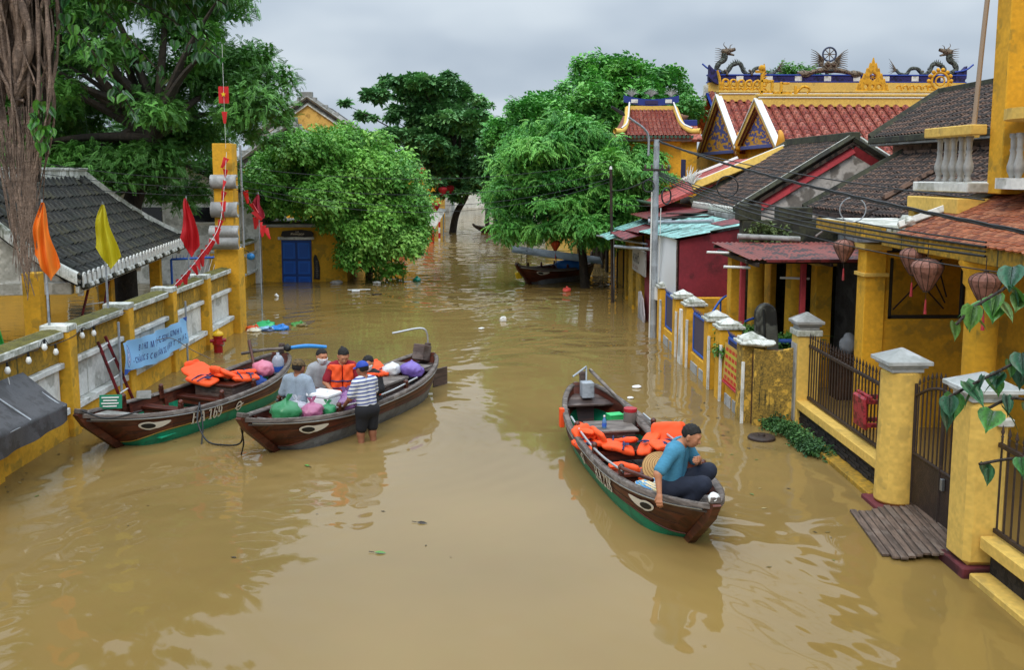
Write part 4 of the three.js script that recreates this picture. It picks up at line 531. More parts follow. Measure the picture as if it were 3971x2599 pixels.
{ // overhead cables
  const sag = (a, b, s, n = 8) => { const o = []; for (let k = 0; k <= n; k++) { const t = k / n, p = P3(a, b, t); p[1] -= s * 4 * t * (1 - t); o.push(p); } return o; };
  const run = (label, a, b, s, r, strands) => { const o = thing('cable', label, 'cable', a); const pts = sag(a, b, s).map(p => p.map((v, i) => v - a[i])); if (!strands) obj('wire', tube(pts, r, 40, 6), M.cable, o); else for (let k = 0; k < strands; k++) { const c = new THREE.CatmullRomCurve3(pts.map(p => V(...p))), q = []; for (let i = 0; i <= 90; i++) { const p = c.getPointAt(i / 90), a2 = i * 0.55 + k * 6.283 / strands; q.push([p.x, p.y + Math.cos(a2) * r, p.z + Math.sin(a2) * r]); } obj('wire', tube(q, r * 0.85, 180, 5), M.cable, o); } return o; };
  run('thick twisted cable sweeping from the pole top to the right edge', [4.2, 4.95, -23.7], [5.1, 3.62, -8.8], 0.12, 0.014, 3);
  run('single wire from the pole top towards the upper right balcony', [4.25, 4.9, -23.7], [6.2, 3.85, -11.8], 0.12, 0.01);
  for (const [k, lab] of ['black bundled cables drooping from the pole over the tiled roofs, uppermost', 'black bundled cables over the tiled roofs, second from the top', 'black bundled cables over the tiled roofs, third from the top', 'black bundled cables over the tiled roofs, lowest of the bundle'].entries()) run(lab, [4.2, 4.2 - k * 0.03, -23.7], [5.3, 3.45 - k * 0.05, -10], 0.16 + 0.03 * k, 0.011 + 0.004 * (k % 2));
  run('slack wire running from the pole to the tiled canopy corner', [4.2, 4.05, -23.7], [5.9, 3.1, -9.2], 0.35, 0.008);
  run('wire from the utility pole down left to the rusty iron pole', [4.1, 4.1, -23.75], [3.85, 3.6, -30.2], 0.1, 0.02);
  run('white wire from the rusty pole to the shack corner', [3.9, 3.2, -30.2], [4.2, 3.35, -23.7], 0.03, 0.008);
  for (const [h1, h2, s, lab] of [[4.55, 4.35, 0.45, 'top wire crossing the street in front of the trees'], [4.2, 4.0, 0.55, 'second wire crossing the street in front of the trees'], [4.0, 3.85, 0.7, 'third wire crossing the street in front of the trees'], [3.9, 3.75, 0.78, 'lowest wire crossing the street in front of the vine']]) run(lab, [3.85, h1, -30.2], [-6.7, h2, -25.0], s, 0.007);
  for (const [y, lab] of [[4.35, 'upper wire from the scroll pillar across to the hanging roots'], [4.15, 'middle wire from the scroll pillar across to the hanging roots'], [3.95, 'lower wire from the scroll pillar across to the hanging roots']]) run(lab, [-7.05, y - 0.35, -25], [-9.2, y + 0.35, -15.6], 0.15, 0.007);
  const ring = thing('cable_coil', 'loose loop of spare cable hanging from the bundle over the roofs', 'cable', [5.0, 3.68, -13.0]); obj('loop', new THREE.TorusGeometry(0.17, 0.008, 6, 28).rotateY(-0.3), M.galv, ring);
  const r2 = thing('cable_coil', 'loop of spare cable in front of the white gable', 'cable', [4.55, 3.92, -18.2]); obj('loop', new THREE.TorusGeometry(0.2, 0.012, 6, 28).rotateY(-0.3), M.cable, r2);
}
{ // panel fence with blue frames
  const o = thing('panel_fence', 'yellow fence of capped posts with blue framed panels along the right bank', 'fence', [4.4, 0, 0]); const post = [23.2, 21.2, 20.0, 17.95, 17.0, 15.45];
  const cap = (x, y, d, s = 0.5) => [bx(s, 0.05, s, x, y, -d), bx(s * 0.8, 0.05, s * 0.8, x, y + 0.05, -d), lathe([[s * 0.5, 0], [0.02, 0.1], [0.001, 0.1]], 4).rotateY(Math.PI / 4).translate(x, y + 0.07, -d)];
  post.forEach((d, k) => { const p = obj('post', bx(0.4, 2.3, 0.4, 0, 0.17, -d - 0.2), k === 5 ? M.peel : M.ochre, o); obj('post_cap', cap(0, 1.36, d + 0.2), M.whiteMoss, p); obj('post_edge', bx(0.05, 2.0, 0.05, -0.19, 0.05, -d + 0.005), M.white, p); });
  for (const [a, b] of [[21.5, 23.1], [18.3, 19.9], [15.8, 16.9]]) { const c = -(a + b) / 2, l = b - a; obj('plinth', bx(0.24, 1.35, l, 0, -0.3, c), M.ochre, o); const f = obj('panel_frame', [bx(0.05, 0.05, l, -0.06, 1.2, c), bx(0.05, 0.05, l, -0.06, 0.42, c), bx(0.05, 0.8, 0.05, -0.06, 0.81, -a - 0.03), bx(0.05, 0.8, 0.05, -0.06, 0.81, -b + 0.03)], M.blue, o); obj('mesh_panel', bx(0.02, 0.75, l - 0.08, -0.055, 0.81, c), std(0x4a4458, 0.7), f);
    for (let k = 0; k < 9; k++) obj('spike', bar([-0.06, 1.22, -a - 0.08 - k * (l - 0.16) / 8], [-0.12, 1.36, -a - 0.08 - k * (l - 0.16) / 8], 0.016, 5, 0.004), M.blueDk, f); for (const s of [0.25, 0.75]) obj('vent_block', bx(0.04, 0.3, l * 0.38, -0.125, 0.05, -lerp(a, b, s)), M.concrete, o); }
  obj('cross_wall', bx(1.5, 2.2, 0.2, 0.95, 0.2, -21.7), M.ochre, o);
  obj('leaning_slab', slab([[-0.26, -0.8, -20.75], [-0.26, -0.8, -20.25], [-0.24, 1.2, -20.42], [-0.24, 1.2, -20.6]], 0.05, [1, 0, 0]), M.white, o);
  const ps = thing('poster', 'red and yellow poster with printed lines on the nearest blue panel', 'poster', [4.28, 0.78, -16.35]);
  const pt = canvasTex(256, 320, (g) => { g.fillStyle = '#c9a24a'; g.fillRect(0, 0, 256, 320); g.fillStyle = '#c23325'; [30, 90, 150, 205, 260].forEach((y, k) => { for (let q = 0; q < 4; q++) g.fillRect(22 + q * 56, y, 44, 30); }); g.fillStyle = '#b9b53a'; g.fillRect(0, 64, 256, 18); g.fillRect(0, 128, 256, 14); g.fillRect(0, 184, 256, 14); g.fillStyle = '#c0202c'; g.fillRect(0, 296, 256, 24); });
  const pp = sheet(4, 4, (u, v) => [-0.02 - 0.03 * (1 - v), (v - 0.5) * 0.7, 0.5 - u * 1.0], 0.004); obj('print', pp, std(0xffffff, 0.5, { map: pt }), ps, true); obj('batten', bx(0.03, 0.03, 1.0, -0.06, -0.36, 0), M.redPaint, ps);
  const rl = thing('stair_railing', 'bent blue pipe railing behind the yellow fence posts', 'railing', [4.75, 0, -19.6]);
  obj('rail', tube([[-0.1, 1.25, 0], [0.15, 1.48, -0.3], [0.35, 1.55, -0.5], [0.62, 1.55, -0.5]], 0.025, 24), M.blue, rl); obj('rail', tube([[0.1, 1.05, 0.8], [0.4, 1.2, 0.8], [0.6, 1.27, 0.8], [0.95, 1.27, 0.8]], 0.025, 24), M.blue, rl); for (const [x, y, z] of [[0.62, 1.55, -0.5], [0.95, 1.27, 0.8], [0.15, 1.48, -0.3], [0.12, 1.05, 0.8]]) obj('baluster', bar([x, -0.9, z], [x, y, z], 0.02), M.blue, rl);
  const r2 = thing('planter_railing', 'dark blue pipe railing in front of the planter under the red porch', 'railing', [4.9, 0, -17.0]); obj('rail', bar([-0.35, 1.12, 0], [1.1, 1.1, 0], 0.05, 8), M.blueDk, r2); obj('rail', bar([-0.1, 0.62, 0.4], [0.8, 0.6, 0.4], 0.05, 8), M.blueDk, r2); for (const [x, z, y] of [[-0.35, 0, 1.12], [1.1, 0, 1.1], [-0.1, 0.4, 0.62], [0.8, 0.4, 0.6]]) obj('leg', bar([x, -0.9, z], [x, y, z], 0.035), M.blueDk, r2);
}
{ // peeling wall stub, stone stele
  const o = thing('broken_wall', 'peeling yellow wall stub blotched with black mould and brick showing', 'wall', [4.65, 0, -15.45]);
  const out = [[-0.3, -0.9], [0.62, -0.9], [0.6, 0.1], [0.66, 0.55], [0.55, 1.0], [0.62, 1.2], [0.4, 1.32], [0.1, 1.26], [-0.3, 1.3]]; obj('plaster', prism(out, 0.06, 0.01).translate(0, 0, 0.1), M.peel, o); obj('brick_core', bx(0.98, 2.15, 0.2, 0.2, 0.17, 0), plaster(0x4f2a22, { grime: 0.4, gcol: 0x2a1a14, size: 0.7 }), o);
  obj('moss_cap', blob(0.26, 0.3, 2, 3, 2, 0.22, 1.2, 0.8).translate(-0.18, 1.36, 0), M.whiteMoss, o);
  const s = thing('stone_slab', 'tall grey weathered stone slab leaning behind the peeling wall', 'stone', [4.85, 0, -16.2], 0.1); const pr = []; for (let k = 0; k <= 8; k++) { const a = Math.PI * k / 8; pr.push([0.19 * Math.cos(a), 1.75 + 0.2 * Math.sin(a)]); } pr.push([-0.22, -0.9], [0.27, -0.9]); obj('slab', prism(pr, 0.14, 0.03).rotateZ(0.06), plaster(0x55564f, { grime: 0.5, gcol: 0x33342c, bump: 0.01 }), s); obj('groove', bar([-0.1, 1.0, 0.15], [-0.17, 1.85, 0.15], 0.02), M.black, s);
}
const capStone = (s) => [bx(s * 0.72, 0.06, s * 0.72, 0, 0.03, 0), bx(s * 0.84, 0.035, s * 0.84, 0, 0.08, 0), bx(s, 0.05, s, 0, 0.125, 0), lathe([[s * 0.68, 0], [0.02, 0.13], [0.001, 0.13]], 4).rotateY(Math.PI / 4).translate(0, 0.15, 0)];
{ // iron fence, round pillar, gate, square pillar
  const o = thing('iron_fence', 'yellow plinth wall with dark spiked iron railing and a square capped pillar', 'fence', [5.15, 0, -15.3]);
  obj('pillar', bx(0.36, 2.45, 0.36, 0.05, 0.33, 0), M.ochrePale, o); obj('pillar_panel', bx(0.03, 1.3, 0.24, -0.14, 0.75, 0), M.grey, o); obj('pillar_band', bx(0.42, 0.1, 0.42, 0.05, 1.58, 0), M.whiteMoss, o); obj('pillar_cap', capStone(0.46).map(g => g.translate(0.05, 1.63, 0)), M.grey, o);
  const rail = (a, b, parent, x = 0.05, lo = 0.52, hi = 1.55, pitch = 0.115) => { const l = b - a, c = -(a + b) / 2; obj('bottom_rail', bx(0.04, 0.05, l, x, lo, c), M.iron, parent); obj('top_rail', bx(0.04, 0.05, l, x, hi - 0.17, c), M.iron, parent); for (let k = 0; k * pitch < l - 0.05; k++) { const z = -a - 0.06 - k * pitch; const q = obj('bar', bar([x, lo, z], [x, hi - 0.08, z], 0.011, 6), M.iron, parent); obj('spear', lathe([[0.001, 0.13], [0.02, 0.05], [0.008, 0.02], [0.018, 0]], 5, x, hi - 0.08, z), M.iron, q); } };
  rail(-3.5, -0.2, o); obj('ledge', bx(0.3, 0.14, 3.4, 0.02, 0.4, 1.85), M.ochrePale, o);
  obj('wall_core', bx(0.16, 1.3, 3.4, 0.06, -0.3, 1.85), M.door, o); obj('kerb', bx(0.3, 0.98, 3.4, -0.12, -0.42, 1.85), M.ochreMoss, o);
  const bricks = plaster(0x2c2622, { grime: 0.4, gcol: 0x3d3a28, size: 0.6 }), bg = boxUV(flat(bx(0.05, 0.05, 0.2))); for (let r = 0; r < 4; r++) for (let k = 0; k < 16; k++) { const b = mesh('brick', bg, bricks, o); b.position.set(-0.045 - 0.01 * ((k + r) % 2), 0.1 + r * 0.06, 0.25 + k * 0.208 - (r % 2) * 0.1); }
  const p = thing('round_pillar', 'thick round yellow pillar with white stepped cap beside the iron gate', 'pillar', [5.12, 0, -11.5]);
  obj('shaft', lathe([[0.001, 0.06], [0.25, 0.06], [0.255, 0.1], [0.243, 0.9], [0.238, 1.72], [0.22, 1.745], [0.001, 1.745]], 32), M.ochrePale, p); obj('cap', capStone(0.56).map(g => g.translate(0, 1.745, 0)), M.capGrey, p); obj('plinth', bx(0.6, 0.95, 0.6, -0.02, -0.42, 0.02), plaster(0x6a2a30, { grime: 0.35 }), p);
  const g = thing('iron_gate', 'dark iron gate with arched top and solid lower sheet between the pillars', 'gate', [5.22, 0, -10.55]);
  const gy = z => 1.5 + 0.2 * Math.cos(z * 2.4); obj('frame', [bar([0, 0.08, 0.72], [0, 1.62, 0.72], 0.022), bar([0, 0.08, -0.72], [0, 1.62, -0.72], 0.022), bar([0, 0.1, 0.72], [0, 0.1, -0.72], 0.022), bar([0, 0.75, 0.72], [0, 0.75, -0.72], 0.022), bar([0, 0.08, 0], [0, 1.85, 0], 0.024), tube([[0, gy(-0.72), -0.72], [0, gy(-0.35), -0.35], [0, gy(0), 0], [0, gy(0.35), 0.35], [0, gy(0.72), 0.72]], 0.02, 20)], M.iron, g);
  obj('sheet_panel', bx(0.012, 0.66, 1.42, 0, 0.42, 0), M.iron, g); for (let k = 0; k < 13; k++) { const z = -0.64 + k * 0.106; const q = obj('bar', bar([0, 0.75, z], [0, gy(z) + 0.1, z], 0.01, 6), M.iron, g); obj('spear', lathe([[0.001, 0.1], [0.018, 0.04], [0.007, 0.01]], 5, 0, gy(z) + 0.1, z), M.iron, q); }
  obj('handle', bx(0.04, 0.14, 0.05, -0.03, 0.62, 0.12), M.steel, g);
  const rampM = wood(0x6e5b4e, 0x4a3c33, { rough: 0.75, wear: 0.35, wcol: 0x8a7f76 }), baseM = plaster(0x6a2a30, { grime: 0.35 });
  const r = thing('wooden_ramp', 'grey plank ramp sloping from the iron gate into the water', 'ramp', [4.82, 0.04, -10.45], 0); for (let k = 0; k < 11; k++) { const q = obj('plank', bx(0.078, 0.03, 1.5 - 0.1 * Math.abs(k - 5) / 5, -0.42 + k * 0.083, -0.02 + k * 0.01 + 0.004 * (k % 2), rr(-0.06, 0.06)), rampM, r), uv = q.geometry.attributes.uv; for (let i = 0; i < uv.count; i++) uv.setXY(i, uv.getY(i), uv.getX(i)); } obj('batten', bx(0.95, 0.03, 0.08, 0, -0.0, 0.5, 0, 0, 0.12), M.plankGrey, r); r.rotation.y = -0.12;
  const s = thing('square_pillar', 'square yellow pillar with white stepped cap at the near right', 'pillar', [5.12, 0, -9.55]);
  obj('shaft', bx(0.4, 1.75, 0.46, 0, 0.98, 0, 0, 0, 0, 0.06), M.ochrePale, s); obj('cap', capStone(0.58).map(q => q.translate(0, 1.855, 0)), M.capGrey, s); obj('plinth', bx(0.47, 0.18, 0.53, 0, 0.02, 0), baseM, s); obj('footing', bx(0.44, 0.85, 0.5, 0, -0.48, 0), M.ochreMoss, s); obj('bracket', bx(0.16, 0.08, 0.14, 0.12, 1.66, 0.22), M.white, s);
  const o2 = thing('iron_fence', 'iron railing on a yellow plinth running off the near right edge', 'fence', [5.2, 0, -9.3]); rail(-2.7, 0, o2, 0, 0.52, 1.6, 0.13); obj('ledge', bx(0.28, 0.14, 2.7, -0.02, 0.4, 1.37), M.ochrePale, o2); obj('wall_core', bx(0.16, 1.3, 2.7, 0.04, -0.3, 1.37), bricks, o2); obj('kerb', bx(0.3, 0.98, 2.7, -0.1, -0.42, 1.37), M.ochrePale, o2);
  const st = thing('plastic_stool', 'faded red plastic stool hooked on the iron railing', 'stool', [5.05, 0.95, -12.55], 0, null); const pk = plaster(0xa8323c, { grime: 0.35, gcol: 0xb07078, rough: 0.45, size: 0.5 }); obj('seat', bx(0.06, 0.46, 0.4, 0, 0, 0, 0, 0, 0.06, 0.025), pk, st); for (const [y, z] of [[0.18, 0.15], [-0.18, 0.15], [0.18, -0.15], [-0.18, -0.15]]) obj('leg', bx(0.3, 0.06, 0.05, 0.16, y * 0.9, z), pk, st); obj('rim', bx(0.05, 0.1, 0.44, 0.05, 0.2, 0), pk, st);
}
// ---------- houses and temple on the right ----------
const tileDark = [0x5f483c, 0x4c3c34, 0x6e5546, 0x433832].map((c, k) => plaster(c, { grime: 0.5, gcol: [0x262220, 0x5d4a3c, 0x2c2723, 0x4a4238][k], size: 0.7 })), tileRed = [0xa65648, 0xb46a5a, 0x96483c, 0xad5f4c].map(c => plaster(c, { grime: 0.35, gcol: 0x4a2822, size: 0.7 })), tileOrange = [0xa85a35, 0xb5683f, 0x8f4a2c, 0xbf7750].map(c => plaster(c, { grime: 0.3, gcol: 0x4a3222, size: 0.5 }));
const verge = (o, name, a, b, w, h, mat) => { const d = Math.hypot(b[0] - a[0], b[1] - a[1], b[2] - a[2]), g = bx(w, h, d); const q = new THREE.Quaternion().setFromUnitVectors(V(0, 0, 1), V(b[0] - a[0], b[1] - a[1], b[2] - a[2]).normalize()); g.applyQuaternion(q); g.translate((a[0] + b[0]) / 2, (a[1] + b[1]) / 2, (a[2] + b[2]) / 2); return obj(name, g, mat, o); };
function gableHouse({ name, label, xe, xr, xo, d0, d1, ye, yr, tiles = tileDark, pitch = 0.17, row = 0.2, r = 0.062, most = 300, wall, gable, backY, wallIn = 0 }) { // ridge along the street; xe eave on the street side, xr ridge, xo far eave
  const o = thing(name, label, 'house', [xe, 0, -d0]), w = xr - xe, S = Math.hypot(w, yr - ye), D = d1 - d0;
  const at = (u, v) => [w * v / S, lerp(ye, yr, v / S), -u];
  obj('roof_deck', slab([[0, ye, 0], [0, ye, -D], [w, yr, -D], [w, yr, 0]].map(p => [p[0], p[1] - 0.03, p[2]]), 0.1), tiles[1], o);
  if (xo) obj('roof_deck', slab([[w, yr - 0.03, 0], [w, yr - 0.03, -D], [xo - xe, backY ?? ye, -D], [xo - xe, backY ?? ye, 0]], 0.1), tiles[1], o);
  layTiles(o, halfTile(r, row * 1.5, 0.012), tiles, { at, width: D, slope: S, pitch, row, most, jit: 0.022, inside: () => rnd() > 0.01 });
  if (wall) obj('wall', bx((xo || xr + 1) - xe - 0.5, ye + 0.9, D - 0.3 - wallIn, ((xo || xr + 1) - xe) / 2, (ye - 0.9) / 2, -(D + wallIn) / 2), wall, o);
  if (gable) obj('gable_wall', slab([[0.3, ye - 1.2, -0.12], [(xo - xe) - 0.3, ye - 1.2, -0.12], [(xo - xe) - 0.3, (backY ?? ye) - 0.15, -0.12], [w, yr - 0.15, -0.12], [0.3, ye - 0.1, -0.12]], 0.2, [0, 0, -1]), gable, o);
  return o;
}
{
  const A = gableHouse({ name: 'tiled_house', label: 'dark tiled house with whitewashed gable edged in red behind the shack', xe: 6.25, xr: 9.2, xo: 12.2, d0: 24, d1: 29.3, ye: 3.2, yr: 5.0, wall: M.grey, gable: plaster(0xc2bdb8, { grime: 0.35, gcol: 0x77736e, streak: 0.4 }) });
  verge(A, 'gable_band', [0.1, 3.0, -0.08], [2.95, 4.76, -0.08], 0.04, 0.24, M.redPaint); verge(A, 'gable_band', [2.95, 4.76, -0.085], [5.8, 3.08, -0.085], 0.04, 0.24, M.redPaint);
  verge(A, 'verge_ridge', [-0.05, 3.22, -0.06], [2.95, 5.06, -0.06], 0.26, 0.12, M.blackWall); verge(A, 'verge_ridge', [2.95, 5.07, -0.06], [6, 3.24, -0.06], 0.26, 0.12, M.blackWall); verge(A, 'verge_trim', [-0.05, 3.3, -0.06], [2.95, 5.14, -0.06], 0.1, 0.06, M.whiteMoss); verge(A, 'verge_trim', [2.95, 5.15, -0.06], [6, 3.32, -0.06], 0.1, 0.06, M.whiteMoss);
  obj('ridge', bx(0.24, 0.2, 5.4, 2.95, 5.1, -2.65), M.blackWall, A); verge(A, 'verge_ridge', [-0.05, 3.22, -5.3], [2.95, 5.06, -5.3], 0.3, 0.18, M.blackWall);
  const tg = boxUV(flat(prism([[-0.05, -0.06], [0.05, -0.06], [0.05, 0.06], [0, 0.11], [-0.05, 0.06]], 0.03, 0.004).rotateY(Math.PI / 2))); for (let k = 0; k < 31; k++) { const t = mesh('eave_tongue', tg, M.whiteMoss, A); t.position.set(-0.03, 3.2, -0.08 - k * 0.17); }
  obj('eave_gutter', bx(0.2, 0.14, 5.3, 0.06, 3.05, -2.65), M.grey, A);
  const B = gableHouse({ name: 'tiled_house', label: 'low dark tiled roof with black verge in front of the white gable', xe: 7.35, xr: 9.6, xo: 10.4, d0: 14.4, d1: 22, ye: 3.35, yr: 4.6, wall: M.grey, most: 300, backY: 4.4, wallIn: 2.9 });
  verge(B, 'verge_ridge', [-0.05, 3.36, -7.6], [2.25, 4.64, -7.6], 0.22, 0.16, M.blackWall); obj('ridge_row', bx(0.2, 0.1, 7.6, 2.25, 4.64, -3.8), tileDark[2], B); verge(B, 'cross_ridge', [0.4, 3.66, -4.2], [2.2, 4.66, -4.2], 0.2, 0.1, tileDark[2]);
  const C = gableHouse({ name: 'tiled_house', label: 'upper dark tiled roof beside the yellow balcony column', xe: 9.35, xr: 11.0, xo: 12.6, d0: 15.5, d1: 23.3, ye: 5.0, yr: 6.1, most: 300 });
  obj('upper_wall', bx(2.6, 6, 7.4, 1.7, 2, -3.8), plaster(0xa08070, { grime: 0.4, gcol: 0x6a4a40 }), C); obj('eave_soffit', bx(0.4, 0.1, 7.8, 0.15, 4.87, -3.9), M.grey, C); verge(C, 'verge_ridge', [-0.05, 5.02, -7.8], [1.65, 6.14, -7.8], 0.2, 0.16, M.blackWall); obj('ridge', bx(0.2, 0.16, 7.8, 1.65, 6.14, -3.9), M.blackWall, C); obj('eave_edge', bx(0.12, 0.14, 7.8, -0.03, 4.95, -3.9), M.blackWall, C);
}
{ // temple annex with flat red roof and yellow hip
  const o = thing('temple_annex', 'low annex with smooth red roof and a yellow sloping ridge below the temple', 'house', [5.3, 0, -29.6]);
  obj('roof', slab([[-0.1, 3.2, 0.4], [-0.1, 3.2, -4.6], [3.6, 4.65, -4.6], [3.6, 4.65, 0.4]], 0.1), plaster(0xb4524c, { grime: 0.35, gcol: 0x8a3a36, size: 1.2 }), o); verge(o, 'sloping_ridge', [0.9, 3.72, 0.45], [3.7, 4.86, 0.45], 0.22, 0.24, M.ochrePale); verge(o, 'ridge_edge', [0.9, 3.86, 0.45], [3.7, 5.0, 0.45], 0.1, 0.05, M.whiteP); verge(o, 'verge_edge', [-0.1, 3.24, -4.6], [3.6, 4.7, -4.6], 0.14, 0.1, M.whiteP);
  obj('wall', bx(3.4, 4, 4.6, 1.9, 1.1, -2.2), M.maroon, o); for (let k = 0; k < 24; k++) obj('eave_tile', cyl(0.05, 0.05, 0.3, 0, 0, 0, 6).rotateZ(Math.PI / 2 - 0.35).translate(-0.05, 3.14, 0.3 - k * 0.205), std(0x3f5a48, 0.5), o);
  const f = []; for (let k = 0; k < 26; k++) { const a = k * 0.25, r = 0.2 + 0.16 * ((k * 7) % 5) / 5; f.push(taper([[0.9, 3.78, 0.5], [0.9 + Math.cos(a) * r * 0.6 - 0.05, 3.9 + Math.abs(Math.sin(a)) * r * 0.8, 0.5 + 0.08 * Math.sin(k)], [0.9 + Math.cos(a) * r, 3.92 + Math.abs(Math.sin(a)) * r * 1.5, 0.5]], t => 0.03 * (1 - 0.8 * t), 6, 5)); } obj('finial', f, M.white, o);
  const m = thing('porch_roof', 'dark red metal awning roof left of the dark tiled house', 'roof', [4.95, 0, -27.2]); obj('roof_sheet', sheet(8, 24, (u, v) => [u * 2.2 - 0.4, 2.85 + u * 0.35 + 0.012 * Math.sin(v * 150), -v * 3.8 + 0.2], 0.02), metalRed, m); obj('pipe', bar([-0.45, 2.8, 0.25], [0.2, 2.86, 0.3], 0.07, 10), M.galv, m); for (const z of [0, -3.4]) obj('post', bar([0, -0.9, z], [0, 2.86, z], 0.04), M.iron, m);
}
{ // gatehouse
  const o = thing('gatehouse', 'yellow temple gatehouse with red ribbed tiles and blue ornamented ridge', 'gatehouse', [5.85, 0, -34]);
  obj('wall', bx(1.95, 6.4, 1.9, 0, 2.3, -1), M.ochre, o); const wf = obj('window_frame', bx(0.72, 1.35, 0.08, -0.13, 4.2, 0), M.white, o); obj('window_pane', bx(0.52, 1.25, 0.03, -0.13, 4.2, 0.045), M.glass, wf); obj('shutter', bx(0.16, 1.2, 0.03, -0.29, 4.2, 0.065), M.grey, wf); obj('shutter', bx(0.16, 1.2, 0.03, 0.03, 4.2, 0.065), M.grey, wf);
  const yy = t => 5.45 + 1.0 * (0.55 * t + 0.45 * t * t), hw = t => 1.28 - 0.45 * t; obj('roof_deck', sheet(6, 8, (u, v) => [(u * 2 - 1) * hw(v), yy(v) - 0.03, 0.45 - 1.3 * v], 0.08), tileRed[2], o); obj('roof_back', sheet(4, 6, (u, v) => [(u * 2 - 1) * hw(v), yy(v) - 0.03, -2.45 + 1.3 * v], 0.08), tileRed[2], o); obj('roof_side', sheet(4, 6, (u, v) => [-hw(v), yy(v) - 0.04, lerp(0.45 - 1.3 * v, -2.45 + 1.3 * v, u)], 0.06), tileRed[1], o); obj('roof_side', sheet(4, 6, (u, v) => [hw(v), yy(v) - 0.04, lerp(0.45 - 1.3 * v, -2.45 + 1.3 * v, u)], 0.06), tileRed[1], o);
  layTiles(o, halfTile(0.055, 0.3, 0.01), tileRed, { at: (u, v) => { const t = v / 1.6; return [u - 1.2, yy(t), 0.45 - 1.3 * t]; }, width: 2.4, slope: 1.6, pitch: 0.145, row: 0.2, inside: (u, v) => Math.abs(u - 1.2) < hw(v / 1.6) - 0.06 });
  for (let k = 0; k < 18; k++) obj('eave_tile', cyl(0.055, 0.055, 0.06, 0, 0, 0, 8).rotateX(Math.PI / 2).translate(-1.22 + k * 0.144, 5.42, 0.5), std(0x33503f, 0.5), o);
  obj('soffit', bx(2.5, 0.08, 2.7, 0, 5.32, -1), M.grey, o);
  const curve = (z, h) => [[-1.3, 5.62, z], [-1.1, 5.6, z], [-0.9, 5.85, z - 0.5], [-0.82, 6.5, z - 1.2]]; for (const s of [-1, 1]) obj('corner_ridge', tube([[s * 1.5, 5.62, 0.6], [s * 1.25, 5.62, 0.42], [s * 1.02, 5.85, -0.1], [s * 0.86, 6.5, -0.8]], 0.1, 20, 6), M.ochrePale, o);
  for (const s of [-1, 1]) obj('ridge_edge', tube([[s * 1.25, 5.72, 0.45], [s * 0.98, 5.95, -0.08], [s * 0.8, 6.7, -0.78]], 0.035, 16, 5), M.whiteP, o);
  obj('ridge', bx(1.74, 0.16, 0.2, 0, 6.5, -0.9), M.ochrePale, o); const rb = obj('ridge_band', sheet(12, 2, (u, v) => { const x = (u * 2 - 1) * 1.0; return [x, 6.58 + v * 0.24 + 0.14 * x * x, -0.8]; }, 0.16), std(0x1b2f7c, 0.5), o);
  for (const x of [-0.62, 0, 0.62]) obj('inlay', bx(x ? 0.24 : 0.46, 0.13, 0.03, x, 6.7 + 0.12 * x * x, -0.785), x ? M.white : std(0x2a2150, 0.6), rb);
  for (const [x, n] of [[-0.72, 9], [0, 11], [0.72, 9]]) { const gs = []; for (let k = 0; k < n; k++) { const a = k / (n - 1) * Math.PI; gs.push(taper([[x, 6.92, -0.85], [x + Math.cos(a) * 0.14, 7.02 + Math.sin(a) * 0.1, -0.85], [x + Math.cos(a) * 0.28, 7.0 + Math.sin(a) * 0.25, -0.85 + 0.05 * Math.sin(k * 4)]], t => 0.035 * (1.1 - t), 6, 5)); } obj('ridge_ornament', gs, M.grey, o); }
  const w = thing('side_building', 'shadowed yellow building with blue shutters between gatehouse and temple', 'house', [7.75, 0, -39.5]); obj('wall', bx(1.2, 6.4, 2, 0, 2.3, 0), M.ochre, w); obj('roof', sheet(6, 4, (u, v) => [(u - 0.5) * 1.5, 5.5 + 0.6 * v, 1.3 - 1.1 * v], 0.12), tileRed[3], w); obj('ridge_band', bx(1.5, 0.24, 0.2, 0, 6.2, 0.15), std(0x1b2f7c, 0.5), w); obj('shutter', bx(0.5, 1.2, 0.06, -0.1, 4.1, 1.02), std(0x252b52, 0.6), w); obj('ridge_ornament', blob(0.28, 0.5, 3, 8, 2, 0.6, 1.4, 0.5).translate(0, 6.42, 0.15), plaster(0x6a4a34, { grime: 0.4 }), w);
}
